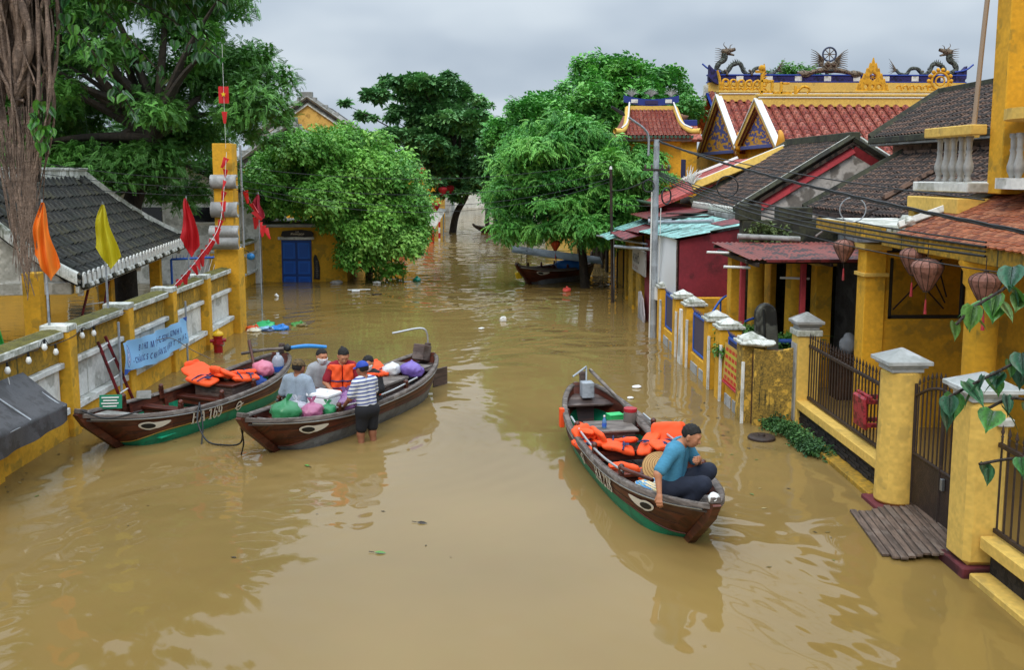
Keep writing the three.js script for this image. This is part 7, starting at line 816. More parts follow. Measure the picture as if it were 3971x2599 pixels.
const sub3 = (a, b) => a.map((v, i) => v - b[i]), add3 = (a, b, k = 1) => a.map((v, i) => v + b[i] * k), norm3 = a => { const l = Math.hypot(...a) || 1; return a.map(v => v / l); }, cross3 = (a, b) => [a[1] * b[2] - a[2] * b[1], a[2] * b[0] - a[0] * b[2], a[0] * b[1] - a[1] * b[0]];
function person({ label, at, turn, J, skin, shirt, sleeve = 0.55, pants, legTo = 1, hair = M.hair, hairLen = 0, mask, cap: capM, visor = 0, vest, curl = 0.5, group, female, size = 1 }) {
  const o = thing('person', label, 'person', at, turn, group), q = J, R = s => s === 'L' ? 0 : 1, all = [];
  const hipM = P3(q.hip[0], q.hip[1], 0.5), shM = P3(q.sho[0], q.sho[1], 0.5), k = female ? 0.93 : 1;
  const torso = [], limbs = [], sl = [], lg = [], pl = [];
  for (const i of [0, 1]) { torso.push(cap(P3(hipM, q.hip[i], 0.8), P3(shM, q.sho[i], 0.45), 0.09 * k, 0.1 * k)); torso.push(cap(P3(shM, q.sho[i], 0.3), P3(shM, q.sho[i], 0.95), 0.068, 0.054 * k));
    limbs.push(cap(q.sho[i], q.elb[i], 0.05 * k, 0.043 * k), cap(q.elb[i], q.wri[i], 0.043 * k, 0.029 * k)); lg.push(cap(q.hip[i], q.kne[i], 0.092, 0.062), cap(q.kne[i], q.ank[i], 0.06, 0.04)); const toe = q.toe ? q.toe[i] : add3(q.ank[i], [0, -0.03, 0.15]); lg.push(cap(add3(q.ank[i], [0, -0.03, 0]), toe, 0.038, 0.028));
    const se = P3(q.sho[i], q.elb[i], Math.min(1, sleeve)); sl.push(cap(q.sho[i], se, 0.062 * k, 0.06 * k)); if (sleeve > 1) sl.push(cap(q.elb[i], P3(q.elb[i], q.wri[i], sleeve - 1), 0.06, 0.045)); pl.push(cap(q.hip[i], P3(q.hip[i], q.kne[i], Math.min(1, legTo)), 0.098, 0.078)); if (legTo > 1) pl.push(cap(q.kne[i], P3(q.kne[i], q.ank[i], legTo - 1), 0.076, 0.06)); }
  const hc = q.head, neck = [cap(P3(shM, q.neck, 0.3), add3(q.neck, sub3(hc, q.neck), 0.5), 0.052, 0.05)];
  // head frame
  const [hy, hp, hr = 0] = q.look || [0, 0], E = new THREE.Matrix4().makeRotationFromEuler(new THREE.Euler(hp, hy, hr, 'YXZ')), e = E.elements, HS = 1.08, loc = (x, y, z) => { x = (x - hc[0]) / HS; y = (y - hc[1]) / HS; z = (z - hc[2]) / HS; return [x * e[0] + y * e[1] + z * e[2], x * e[4] + y * e[5] + z * e[6], x * e[8] + y * e[9] + z * e[10]]; }, wor = (a) => { const v = V(...a).multiplyScalar(HS).applyMatrix4(E); return [v.x + hc[0], v.y + hc[1], v.z + hc[2]]; };
  const ell = (rx, ry, rz, cx = 0, cy = 0, cz = 0) => (x, y, z) => { const a = (x - cx) / rx, b = (y - cy) / ry, c = (z - cz) / rz, l = Math.hypot(a, b, c); return (l - 1) * Math.min(rx, ry, rz) * (l > 0.3 ? 1 : 1); };
  const skull = ell(0.076, 0.095, 0.095, 0, 0.02, -0.008), jaw = ell(0.058, 0.07, 0.07, 0, -0.05, 0.022), nose = cap([0, 0.012, 0.085], [0, -0.022, 0.104], 0.01, 0.015), brow = cap([-0.03, 0.03, 0.078], [0.03, 0.03, 0.078], 0.012), ears = [cap([-0.079, 0.012, -0.005], [-0.076, -0.025, 0], 0.012), cap([0.079, 0.012, -0.005], [0.076, -0.025, 0], 0.012)], lips = cap([-0.018, -0.052, 0.088], [0.018, -0.052, 0.088], 0.008), cheek = [cap([-0.035, -0.012, 0.066], [-0.03, -0.03, 0.066], 0.018), cap([0.035, -0.012, 0.066], [0.03, -0.03, 0.066], 0.018)];
  const face = union([skull, jaw, brow, ...cheek, ...ears], 0.03), headL = (x, y, z) => { let d = smin(face(x, y, z), nose(x, y, z), 0.012); d = smin(d, lips(x, y, z), 0.01); for (const s of [-1, 1]) d = Math.max(d, -(Math.hypot(x - s * 0.032, y - 0.008, (z - 0.1) * 1.2) - 0.017) * 0.8); return d; };
  const headF = (x, y, z) => headL(...loc(x, y, z)), bbox = (ps, m) => [[0, 1, 2].map(i => Math.min(...ps.map(p => p[i])) - m), [0, 1, 2].map(i => Math.max(...ps.map(p => p[i])) + m)];
  const bodyF = union([...torso, ...limbs, ...lg, ...neck], 0.04), J2 = [...q.hip, ...q.sho, ...q.elb, ...q.wri, ...q.kne, ...q.ank, ...(q.toe || []), q.neck]; const bb = bbox(J2, 0.17);
  const gs = [net(bodyF, ...bb, 0.015)]; const hb = bbox([hc], 0.17); gs.push(net((x, y, z) => smin(headF(x, y, z), neck[0](x, y, z), 0.025), ...hb, 0.0065));
  for (const i of [0, 1]) { // hands: palm, four fingers of their own length, thumb from the side of the palm
    const d = norm3(q.hdir?.[i] || sub3(q.wri[i], q.elb[i])), up = q.palm?.[i] || [0, -1, 0.2]; let nrm = norm3(add3(up, d, -(up[0] * d[0] + up[1] * d[1] + up[2] * d[2]))), s = cross3(d, nrm); if (i) s = s.map(v => -v); const W = q.wri[i], p = (a, b, c) => [0, 1, 2].map(t => W[t] + d[t] * a + s[t] * b + nrm[t] * c); const fs = [cap(W, p(0.03, 0, 0), 0.028, 0.026)]; for (const b of [-0.024, -0.008, 0.008, 0.024]) fs.push(cap(p(0.02, b * 0.7, 0), p(0.085, b, 0), 0.014, 0.012)); const F = [];
    [[-0.028, 0.06], [-0.0095, 0.074], [0.0095, 0.078], [0.028, 0.07]].forEach(([b, l]) => { const c1 = curl * 0.6, c2 = curl * 1.5, k1 = p(0.085, b, 0), k2 = add3(add3(k1, d, l * 0.5 * Math.cos(c1)), nrm, l * 0.5 * Math.sin(c1)), k3 = add3(add3(k2, d, l * 0.55 * Math.cos(c2)), nrm, l * 0.55 * Math.sin(c2)); F.push(cap(k1, k2, 0.0095, 0.0085), cap(k2, k3, 0.0085, 0.0075)); }); const t1 = p(0.03, 0.032, 0.008), t2 = p(0.065, 0.052, 0.02), t3 = p(0.092, 0.05, 0.035); F.push(cap(t1, t2, 0.0125, 0.0105), cap(t2, t3, 0.0105, 0.0085));
    const palm = union(fs, 0.02), fing = F; const hf = (x, y, z) => { let v = palm(x, y, z); for (const f of fing) v = smin(v, f(x, y, z), 0.006); return v; }; gs.push(net(hf, ...bbox([W, p(0.18, 0, 0), p(0.1, 0.06, 0), p(0.1, -0.06, 0.05), p(0.13, 0, 0.08)], 0.025), 0.0055)); }
  o.scale.setScalar(size); obj('body', gs, skin, o);
  const wr = (x, y, z) => 0.012 * (fbm(x * 9 + y * 5 + 40, z * 9 - y * 7 + 60, 4096, 3, 8) - 0.5) + 0.012 * (Math.abs(fbm((x + z) * 8 + y * 13 + 80, (x - z) * 6 + 90, 4096, 2, 12) - 0.5) - 0.12);
  const ax = norm3(sub3(shM, hipM)); const hgt = (x, y, z) => (x - hipM[0]) * ax[0] + (y - hipM[1]) * ax[1] + (z - hipM[2]) * ax[2], tl = Math.hypot(...sub3(shM, hipM));
  if (shirt) { const f = union([...torso, ...sl], 0.035), nk = neck[0]; const g = net((x, y, z) => Math.max(f(x, y, z) - 0.016 + wr(x, y, z), -(hgt(x, y, z) + 0.06), -(nk(x, y, z) - 0.018)), ...bb, 0.013); const fl = g.toNonIndexed(), p = fl.attributes.position, uv = new Float32Array(p.count * 2); for (let i = 0; i < p.count; i++) { uv[i * 2] = p.getX(i); uv[i * 2 + 1] = hgt(p.getX(i), p.getY(i), p.getZ(i)) + 1; } fl.setAttribute('uv', new THREE.BufferAttribute(uv, 2)); obj('shirt', fl, shirt, o, true); }
  if (pants) { const seat = cap(q.hip[0], q.hip[1], 0.12), f = union(pl, 0.03); obj('trousers', net((x, y, z) => smin(Math.max(seat(x, y, z) - 0.02, hgt(x, y, z) - 0.12), f(x, y, z) - 0.018, 0.04) + wr(x, y, z), ...bb, 0.014), pants, o); }
  if (vest) { const f = union(torso, 0.035), nk = neck[0], arm = union([cap(q.sho[0], q.elb[0], 0.085), cap(q.sho[1], q.elb[1], 0.085)], 0.02), fr = norm3([0, 0, 1]); const V0 = (x, y, z) => Math.max(f(x, y, z) - 0.05 + 0.012 * Math.cos(x * 40) * Math.cos(hgt(x, y, z) * 30), -(hgt(x, y, z) - 0.04), hgt(x, y, z) - tl - 0.06, -(nk(x, y, z) - 0.035), -arm(x, y, z), -(Math.abs(x - hipM[0]) - 0.008 + (z < shM[2] ? 1 : 0))); obj('life_vest', net(V0, ...bb, 0.013), vest, o); for (const hh of [0.12, 0.24]) obj('vest_strap', net((x, y, z) => Math.max(f(x, y, z) - 0.062 + 0.012 * Math.cos(x * 40) * Math.cos(hgt(x, y, z) * 30), Math.abs(hgt(x, y, z) - hh) - 0.013, -arm(x, y, z)), ...bb, 0.012), navyM, o); for (const s of [-1, 1]) { const c = add3(shM, [s * 0.1, -0.1, 0.2]); } }
  // hair, cap, mask, eyes
  const hairF = (x, y, z) => { const [a, b, c] = loc(x, y, z); const n = 0.004 * Math.sin(a * 150) * Math.sin(c * 130 + b * 90); let d = Math.min(ell(0.084, 0.102, 0.105, 0, 0.026, -0.012)(a, b, c), hairLen ? cap([0, 0, -0.06], [0, -0.06 - hairLen, -0.075], 0.06, 0.035)(a, b, c) : 9) + n; return Math.max(d, Math.min(c - 0.035 + (b - 0.055) * -0.9, 0.2) > 0 && b < 0.075 ? (c - 0.035 - (b - 0.055) * 0.9) : -1, -(b + (hairLen ? 0.2 : 0.055) + c * 0.35 - 0.0)); };
  if (!(capM && !hairLen && false)) obj('hair', net(hairF, hb[0].map(v => v - hairLen), hb[1], 0.0075), hair, o);
  if (female && hairLen) obj('hair_bun', blob(0.036, 0.2, 3, 4, 2).translate(...wor([0, 0.05, -0.115])), hair, o);
  if (capM) { obj('cap', [net((x, y, z) => { const [a, b, c] = loc(x, y, z); return Math.max(ell(0.094, 0.108, 0.112, 0, 0.03, -0.012)(a, b, c), -(b - 0.035 + 0.1 * Math.min(0, c))); }, ...hb, 0.008), sheet(10, 4, (u, v) => { const a = (u - 0.5) * 2.2, r = 0.1 + 0.075 * v * Math.cos(a * 0.6); return wor([Math.sin(a) * 0.9 * (0.088 + 0.01 * v), 0.045 - 0.02 * v - 0.012 * Math.abs(Math.sin(a)), Math.cos(a) * r]); }, 0.006)], capM, o); }
  if (mask) obj('face_mask', net((x, y, z) => { const [a, b, c] = loc(x, y, z); return Math.max(headL(a, b, c) - 0.008, -c + 0.02, b + 0.008, -b - 0.098); }, ...hb, 0.0065), mask, o);
  for (const s of [-1, 1]) obj('eye', new THREE.SphereGeometry(0.009, 10, 8).scale(1.4, 0.65, 0.7).translate(...wor([s * 0.032, 0.007, 0.083])), M.black, o);
  if (!mask) obj('mouth', new THREE.SphereGeometry(0.01, 10, 6).scale(2.2, 0.4, 0.5).translate(...wor([0, -0.052, 0.094])), std(0x7a3f38, 0.6), o);
  return o;
}
{
  const stripe = (() => { const t = dataTex(8, 64, (u, v) => { const w = v < 0.36; return w ? [62, 78, 140] : [205, 208, 212]; }); t.repeat.set(1, 1 / 0.062); return std(0xffffff, 0.85, { map: t }); })();
  const jersey = (c) => { const t = dataTex(128, 128, (u, v) => { const f = fbm(u * 64, v * 64, 64, 1, 91), k = (0.94 + 0.12 * f); return hex(c).map(x => x * k); }); t.repeat.set(2, 2); return std(0xffffff, 0.9, { map: t }); };
  person({ label: 'person in blue and white striped shirt and blue cap standing in water by the boat', at: [-1.93, -0.3, -14.5], size: 0.93, turn: -2.35, skin: M.skinDk, shirt: stripe, sleeve: 0.75, pants: std(0x14151a, 0.9), legTo: 0.72, cap: std(0x1b3fa0, 0.7),
    J: { hip: [[0.09, 0.86, 0], [-0.09, 0.86, 0]], sho: [[0.18, 1.34, 0.06], [-0.18, 1.34, 0.06]], neck: [0, 1.41, 0.08], head: [0, 1.545, 0.12], look: [0.15, 0.15], elb: [[0.25, 1.08, 0.14], [-0.25, 1.1, 0.12]], wri: [[0.2, 0.92, 0.36], [-0.16, 0.9, 0.33]], kne: [[0.11, 0.46, 0.05], [-0.1, 0.46, 0.0]], ank: [[0.12, 0.08, 0.0], [-0.11, 0.08, -0.04]] } });
  const b2 = boat2.at;
  person({ label: 'person in orange life vest over a red shirt kneeling in the boat and looking down', at: [-2.42, 0.12, -15.25], turn: 0.12, skin: M.skin, shirt: jersey(0x8a1626), sleeve: 0.8, pants: jersey(0x3a4a68), legTo: 1.6, hairLen: 0.03, female: true, vest: M.orange, curl: 0.9,
    J: { hip: [[0.09, 0.48, -0.02], [-0.09, 0.48, -0.02]], sho: [[0.165, 0.93, 0.02], [-0.165, 0.93, 0.02]], neck: [0, 1.0, 0.04], head: [0.02, 1.12, 0.1], look: [0.25, 0.55], elb: [[0.27, 0.68, 0.04], [-0.28, 0.68, 0.05]], wri: [[0.12, 0.5, 0.2], [-0.1, 0.48, 0.22]], kne: [[0.11, 0.06, 0.08], [-0.11, 0.06, 0.08]], ank: [[0.1, 0.05, -0.3], [-0.1, 0.05, -0.3]], toe: [[0.1, 0.02, -0.42], [-0.1, 0.02, -0.42]] } });
  const flor = (() => { const t = dataTex(128, 128, (u, v) => mixc([120, 92, 84], [66, 36, 40], smooth(0.48, 0.54, fbm(u * 10, v * 10, 10, 3, 71)))); t.repeat.set(3, 3); return std(0xffffff, 0.9, { map: t }); })();
  person({ label: 'person in grey tee and white face mask sitting in the boat with bare knees', at: [-2.84, 0.1, -15.7], turn: 0.3, skin: M.skin, shirt: jersey(0x9a9da2), sleeve: 0.7, pants: flor, legTo: 0.85, mask: std(0xd8dade, 0.8),
    J: { hip: [[0.08, 0.4, 0], [-0.08, 0.4, 0]], sho: [[0.16, 0.84, 0.03], [-0.16, 0.84, 0.03]], neck: [0, 0.91, 0.04], head: [0, 1.03, 0.06], look: [0.3, 0.15], elb: [[0.22, 0.6, 0.12], [-0.26, 0.62, 0.04]], wri: [[0.14, 0.46, 0.28], [-0.36, 0.42, 0.14]], kne: [[0.15, 0.46, 0.38], [-0.17, 0.46, 0.36]], ank: [[0.12, 0.06, 0.42], [-0.14, 0.06, 0.44]] } });
  person({ label: 'person in dark top, orange vest and white face mask behind the striped shirt', at: [-2.02, 0.1, -15.5], turn: -0.2, skin: M.skin, shirt: jersey(0x1a1a1e), sleeve: 1.7, pants: std(0x1e2026, 0.9), legTo: 1.8, mask: std(0xe0e0e2, 0.8), hairLen: 0.14, female: true, vest: M.orange,
    J: { hip: [[0.08, 0.34, 0], [-0.08, 0.34, 0]], sho: [[0.155, 0.76, 0.03], [-0.155, 0.76, 0.03]], neck: [0, 0.83, 0.04], head: [0, 0.95, 0.06], look: [-0.1, 0.2], elb: [[0.22, 0.54, 0.1], [-0.22, 0.54, 0.1]], wri: [[0.08, 0.5, 0.28], [-0.1, 0.47, 0.28]], kne: [[0.14, 0.42, 0.36], [-0.14, 0.42, 0.36]], ank: [[0.12, 0.05, 0.38], [-0.12, 0.05, 0.38]] } });
  person({ label: 'person in grey polo and brown cap sitting with back turned at the bow', at: [-3.1, 0.06, -14.85], turn: 2.75, skin: M.skinDk, shirt: jersey(0x8b98a6), sleeve: 0.85, pants: std(0x33363c, 0.9), legTo: 1.8, cap: plaster(0x6a5634, { grime: 0.4, size: 0.2 }),
    J: { hip: [[0.1, 0.36, 0], [-0.1, 0.36, 0]], sho: [[0.19, 0.84, 0.05], [-0.19, 0.84, 0.05]], neck: [0, 0.9, 0.06], head: [0, 1.03, 0.09], look: [-0.15, 0.1], elb: [[0.29, 0.58, 0.04], [-0.29, 0.58, 0.04]], wri: [[0.24, 0.4, 0.22], [-0.24, 0.4, 0.22]], kne: [[0.18, 0.42, 0.38], [-0.18, 0.42, 0.38]], ank: [[0.15, 0.06, 0.4], [-0.15, 0.06, 0.4]] } });
  person({ label: 'person in teal polo and navy trousers sitting in the bow of the HA 218 boat', at: [2.1, 0.28, -10.48], turn: 1.1, skin: M.skin, shirt: jersey(0x3f7f9c), sleeve: 0.8, pants: jersey(0x1b2233), legTo: 1.9, curl: 0.7,
    J: { hip: [[0.1, 0.34, -0.02], [-0.1, 0.34, -0.02]], sho: [[0.17, 0.8, 0.06], [-0.2, 0.78, 0.02]], neck: [0, 0.87, 0.07], head: [0.0, 0.95, 0.19], look: [-0.1, 0.4], elb: [[0.26, 0.56, 0.2], [-0.38, 0.58, -0.08]], wri: [[0.06, 0.68, 0.27], [-0.44, 0.37, -0.04]], hdir: [[-0.9, 0.15, 0.1], [-0.35, -0.9, 0.1]], palm: [[-0.1, -0.1, -1], [1, -0.1, 0]], kne: [[0.2, 0.5, 0.34], [-0.14, 0.45, 0.37]], ank: [[0.14, 0.12, 0.14], [-0.1, 0.1, 0.12]], toe: [[0.14, 0.06, 0.24], [-0.1, 0.05, 0.22]] } });
  person({ label: 'person in dark blue clothes paddling the small far boat', at: [0.5, 0.15, -66.5], turn: -1.5, skin: M.skinDk, shirt: std(0x1d2f66, 0.9), sleeve: 0.9, pants: M.black, legTo: 1.8, J: { hip: [[0.1, 0.2, 0], [-0.1, 0.2, 0]], sho: [[0.19, 0.68, 0.05], [-0.19, 0.68, 0.05]], neck: [0, 0.75, 0.06], head: [0, 0.88, 0.09], elb: [[0.29, 0.42, 0.1], [-0.29, 0.42, 0.1]], wri: [[0.1, 0.35, 0.32], [-0.12, 0.35, 0.32]], kne: [[0.16, 0.3, 0.36], [-0.16, 0.3, 0.36]], ank: [[0.14, 0, 0.36], [-0.14, 0, 0.36]] } });
}
// ---------- houses farther along the street ----------
function farHouse({ label, x, d, w, l, ye, yr, wall, roof, turn = 0, windows = [], front = true, band, apexOff = 0 }) { // ridge along local z, gable at local +z
  const o = thing('street_house', label, 'house', [x, 0, -d], turn);
  obj('wall', bx(w, ye + 0.9, l, 0, (ye - 0.9) / 2, -l / 2), wall, o); obj('gable_wall', slab([[-w / 2, ye, -0.01], [w / 2, ye, -0.01], [0, yr - 0.08, -0.01]], 0.15, [0, 0, -1]), wall, o);
  for (const s of [-1, 1]) { const p = [[s * (w / 2 + 0.35), ye - 0.28, 0.25], [0, yr, 0.25], [0, yr, -l - 0.2], [s * (w / 2 + 0.35), ye - 0.28, -l - 0.2]]; obj('roof_slope', slab(s > 0 ? p : p.reverse(), 0.14), roof, o); if (band) { verge(o, 'gable_band', [s * (w / 2 + 0.1), ye - 0.3, 0.05], [0, yr - 0.25, 0.05 + s * 0.002], 0.05, 0.3, band); verge(o, 'verge_ridge', [s * (w / 2 + 0.4), ye - 0.16, 0.2], [0, yr + 0.14, 0.2 + s * 0.003], 0.3, 0.26, M.grey); for (let k = 0; k < 5; k++) obj('verge_step', bx(0.36, 0.22, 0.3, s * (w / 2) * (0.12 + k * 0.19), lerp(yr, ye, 0.1 + k * 0.19) + 0.2, 0.2), M.grey, o); } }
  if (band) obj('apex_block', bx(0.7, 0.36, 0.34, 0, yr + 0.22, 0.2), M.grey, o);
  for (const [wx, wy, ww, wh] of windows) { const f = obj('window_frame', bx(ww, wh, 0.08, wx, wy, 0.02), M.white, o); obj('window_pane', bx(ww - 0.14, wh - 0.14, 0.03, wx, wy, 0.06), M.glass, f); }
  return o;
}
const roofOld = plaster(0x3d3833, { grime: 0.5, size: 1.5 });
farHouse({ label: 'pale yellow house with stepped grey gable rising behind the trees', x: -11.3, d: 60, w: 7, l: 9, ye: 6.3, yr: 8.7, wall: plaster(0xdcae5a, { grime: 0.15 }), roof: roofOld, band: M.white });
farHouse({ label: 'yellow house with grey gable edge half hidden behind the vine', x: -9.3, d: 45, w: 6.0, l: 8, ye: 4.2, yr: 6.3, wall: M.ochre, roof: roofOld, band: M.white });
farHouse({ label: 'white yard house with brown window behind the red flag', x: -11.5, d: 36, w: 5.5, l: 5, ye: 3.4, yr: 4.6, wall: M.white, roof: roofOld, windows: [[0.6, 2.6, 1.4, 0.7], [-1.2, 2.6, 0.9, 0.7]] });
farHouse({ label: 'long low yellow house at the far left of the yard', x: -19, d: 44, w: 8, l: 8, ye: 4.0, yr: 6.0, wall: M.ochre, roof: roofOld, windows: [[0, 2.4, 1.2, 1.1]] });
farHouse({ label: 'yellow shop house past the almond tree on the left', x: -7.2, d: 74, w: 6, l: 14, ye: 3.6, yr: 5.6, wall: M.ochre, roof: roofOld, windows: [[1, 2.2, 1, 1.2], [-1.2, 2.2, 1, 1.2]] });
farHouse({ label: 'white shop house at the far left end of the street', x: -6.8, d: 90, w: 6, l: 12, ye: 4.4, yr: 6.4, wall: M.white, roof: roofOld, windows: [[1, 2.6, 1, 1.2], [-1.2, 2.6, 1, 1.2]] });
farHouse({ label: 'dim yellow house closing the far end of the street', x: 1.5, d: 112, w: 14, l: 8, ye: 4.2, yr: 6.6, wall: M.white, roof: roofOld, windows: [[-3, 2.4, 1.2, 1.4], [0, 2.4, 1.2, 1.4], [3, 2.4, 1.2, 1.4]] });
farHouse({ label: 'yellow house behind the low dark tree on the right', x: 8.6, d: 54, w: 6, l: 12, ye: 3.4, yr: 5.4, wall: M.ochre, roof: roofOld, windows: [[-1.6, 2, 0.9, 1.2]] });
farHouse({ label: 'far yellow house with tiled roof on the right side of the street', x: 8.2, d: 76, w: 6, l: 14, ye: 3.6, yr: 5.6, wall: M.ochrePale, roof: roofOld, windows: [[-1.4, 2.2, 1, 1.2]] });
{ // dark arcade on the right, behind the drooping tree
  const o = thing('arcade_house', 'dark arcade house with slim posts behind the drooping tree', 'house', [5.1, 0, -32]); obj('wall', bx(0.2, 4, 13, 1.6, 1.1, -6.4), M.ochreMoss, o); obj('near_wall', bx(1.4, 3.4, 0.15, 0.9, 0.8, -0.1), M.ochreMoss, o);
  obj('roof', slab([[-0.5, 2.2, 0.2], [-0.5, 2.2, -13.2], [2.2, 3.3, -13.2], [2.2, 3.3, 0.2]].reverse(), 0.14), roofOld, o); for (let k = 0; k < 8; k++) obj('post', bar([-0.2, -0.9, -0.6 - k * 1.75], [-0.2, 2.3, -0.6 - k * 1.75], 0.07, 8), M.bark, o); for (let k = 0; k < 4; k++) obj('doorway_shade_panel', bx(0.06, 2.4, 1.6, 1.47, 0.4, -1.8 - k * 3.1), M.door, o);  // flat dark brown panels paint the shade of open entrances onto the wall
}
{ // red lanterns, sign and boxes around the almond tree
  const lr = std(0xb01522, 0.6), red = plaster(0xb3121c, { grime: 0.2, size: 0.5 });
  const P = [[-3.45, 2.0, -60, 1.2, 'lowest red lantern hanging over the white awning'], [-3.1, 2.9, -62, 1.3, 'red lantern hanging left of the leaning trunk'], [-3.5, 3.5, -62, 1.2, 'upper red lantern of the cluster beside the leaning trunk'], [-4.3, 4.2, -60, 1.1, 'highest red lantern among the dark leaves'], [-2.7, 3.0, -64, 1.2, 'red lantern touching the leaning trunk'], [-2.75, 3.7, -64, 1, 'pink lantern above the red lantern cluster']];
  P.forEach(([x, y, z, s, l], k) => lantern(l, x, y, z, s * 0.52, 1.2, k === 5 ? std(0xc88a8a, 0.7) : lr));
  lantern('small orange lantern hanging under the drooping tree', 2.35, 1.55, -34.2, 0.4, 0.9, std(0xb5421c, 0.6));
  const a = thing('shop_awning', 'white shop awning sloping to the water beside the leaning trunk', 'awning', [-4.3, 0, -62]); obj('cloth', slab([[-0.4, 2.1, 0], [1.4, 1.75, -0.8], [0.7, 0.55, 0.9], [-0.6, 0.3, 0.8]], 0.03), M.white, a); obj('post', bar([1.2, -0.9, -0.7], [1.2, 1.75, -0.7], 0.05), M.galv, a); obj('post', bar([-0.4, -0.9, 0], [-0.4, 2.1, 0], 0.05), M.galv, a);
  const p = thing('marker_pole', 'red and white striped marker pole in the far water', 'pole', [-3.15, -0.9, -58.5]); for (let k = 0; k < 7; k++) obj('band', cyl(0.06, 0.06, 0.34, 0, k * 0.34, 0, 10), k % 2 ? lr : M.whiteP, p);
  const b = thing('drink_cabinet', 'orange red cabinet half sunk in water right of the vine', 'cabinet', [-3.62, 0, -56]); obj('body', bx(0.56, 1.9, 0.6, 0, -0.05, 0, 0, 0, 0, 0.03), plaster(0xc93a12, { grime: 0.3, size: 0.5 }), b); obj('door_panel', bx(0.46, 1.5, 0.03, 0, -0.02, 0.31), plaster(0xd8501c, { grime: 0.4, size: 0.4 }), b); obj('top_trim', bx(0.6, 0.06, 0.64, 0, 0.93, 0), red, b);
  const c = thing('red_bin', 'small red bin standing in water under the vine', 'bin', [-4.55, 0, -48.5]); obj('body', bx(0.4, 1.5, 0.4, 0, -0.1, 0, 0, 0, 0, 0.03), red, c); obj('lid', bx(0.44, 0.08, 0.44, 0, 0.68, 0), lr, c);
  for (const [x, z, h, l] of [[-0.25, -74, 1.9, 'thick brown post in the far water near the leaning trunk'], [0.4, -80, 2.2, 'pair post of dark timber farther along the far water']]) { const q = thing('timber_post', l, 'post', [x, -0.9, z]); obj('post', cyl(0.16, 0.2, h + 0.9, 0, 0, 0, 10), M.bark, q); obj('cap', cyl(0.18, 0.18, 0.06, 0, h + 0.9, 0, 10), M.grey, q); }
}
// ---------- plants along the right fence ----------
{
  const o = thing('creeper', 'low green creeper growing at the foot of the iron fence', 'plant', [4.9, 0, -14.4]); const bl = []; for (let k = 0; k < 26; k++) { const t = k / 25; bl.push([-0.25 + 0.25 * t + rr(-0.1, 0.12), 0.04 + rr(0, 0.16) * (1 - 0.5 * t), -0.85 + t * 1.75 + rr(-0.1, 0.1), rr(0.06, 0.12)]); } leaves(o, 'foliage', place(sprigs.vine.clone(), 0, 0, 0, 0, 0, 0, 0.45), bl, 2600, [lin(0x3f6a34), lin(0x547f42), lin(0x2f5530)], { droop: 0.3 }); for (let k = 0; k < 6; k++) obj('stem', taper([[-0.2 + k * 0.04, -0.5, -0.8 + k * 0.26], [-0.22 + k * 0.05, 0.0, -0.7 + k * 0.26], [-0.2 + k * 0.05, 0.12, -0.5 + k * 0.27]], t => 0.012 * (1 - 0.6 * t), 8, 5), M.bark, o);
  const palm = (label, at, n, len, dk) => { const p = thing('palm_plant', label, 'plant', at); obj('stem', taper([[0, -0.9, 0], [0.02, 0.2, 0], [0, 0.85, 0]], t => 0.05 - 0.02 * t, 8, 7), M.bark, p); const ms = dk.map(c => phys(c, 0.4, { transmission: 0.15, thickness: 0 })); for (let k = 0; k < n; k++) { const a = k * 2.4, pt = rr(-0.9, 0.1), g = leafShape(len * rr(0.7, 1.1), 0.07, 0.3, 6, 0.45); place(g, 0, 0.8 + rr(-0.15, 0.15), 0, a, pt); obj('frond', g, ms[k % ms.length], p); } };
  palm('spiky dark green palm plant beside the dark red porch post', [5.0, 0.1, -18.4], 30, 0.62, [0x2a5a28, 0x3a6e30, 0x1f4a22]); palm('smaller spiky plant deeper in the porch planter', [6.0, 0.1, -17.6], 18, 0.5, [0x24502a, 0x2f6030]); palm('dark spiky plant left of the porch columns', [5.35, 0.0, -19.2], 20, 0.55, [0x234a26, 0x35662f]);
  const h = thing('planter_shrub', 'leafy planter shrubs with small orange blooms under the red porch', 'shrub', [5.0, 0, -17.4]); obj('planter', bx(1.6, 1.85, 0.7, 0.1, -0.05, 0), M.grey, h); const hb = []; for (let k = 0; k < 22; k++) hb.push([rr(-0.7, 0.95), rr(0.9, 1.2), rr(-0.3, 0.4), rr(0.1, 0.2)]); leaves(h, 'foliage', place(sprigs.vine.clone(), 0, 0, 0, 0, 0, 0, 0.6), hb, 1500, [lin(0x4a7a34), lin(0x6a9a48), lin(0x35602c)], { droop: 0.2 });
  const wd = thing('white_bundle', 'white and green cloth bundles standing in the dark veranda', 'cloth', [6.65, 0, -17.2]); obj('bundle', blob(0.16, 0.25, 2, 3, 3, 1.3).translate(0, 1.0, 0), std(0x8f9296, 0.8), wd); obj('green_net', taper([[0.6, -0.5, 0.3], [0.7, 0.6, 0.25], [0.95, 1.5, 0.2]], t => 0.3 - 0.12 * t, 10, 12), std(0x5a6a1e, 0.9), wd); obj('stand', bx(0.5, 1.7, 0.4, 0, 0, 0), M.door, wd);
}
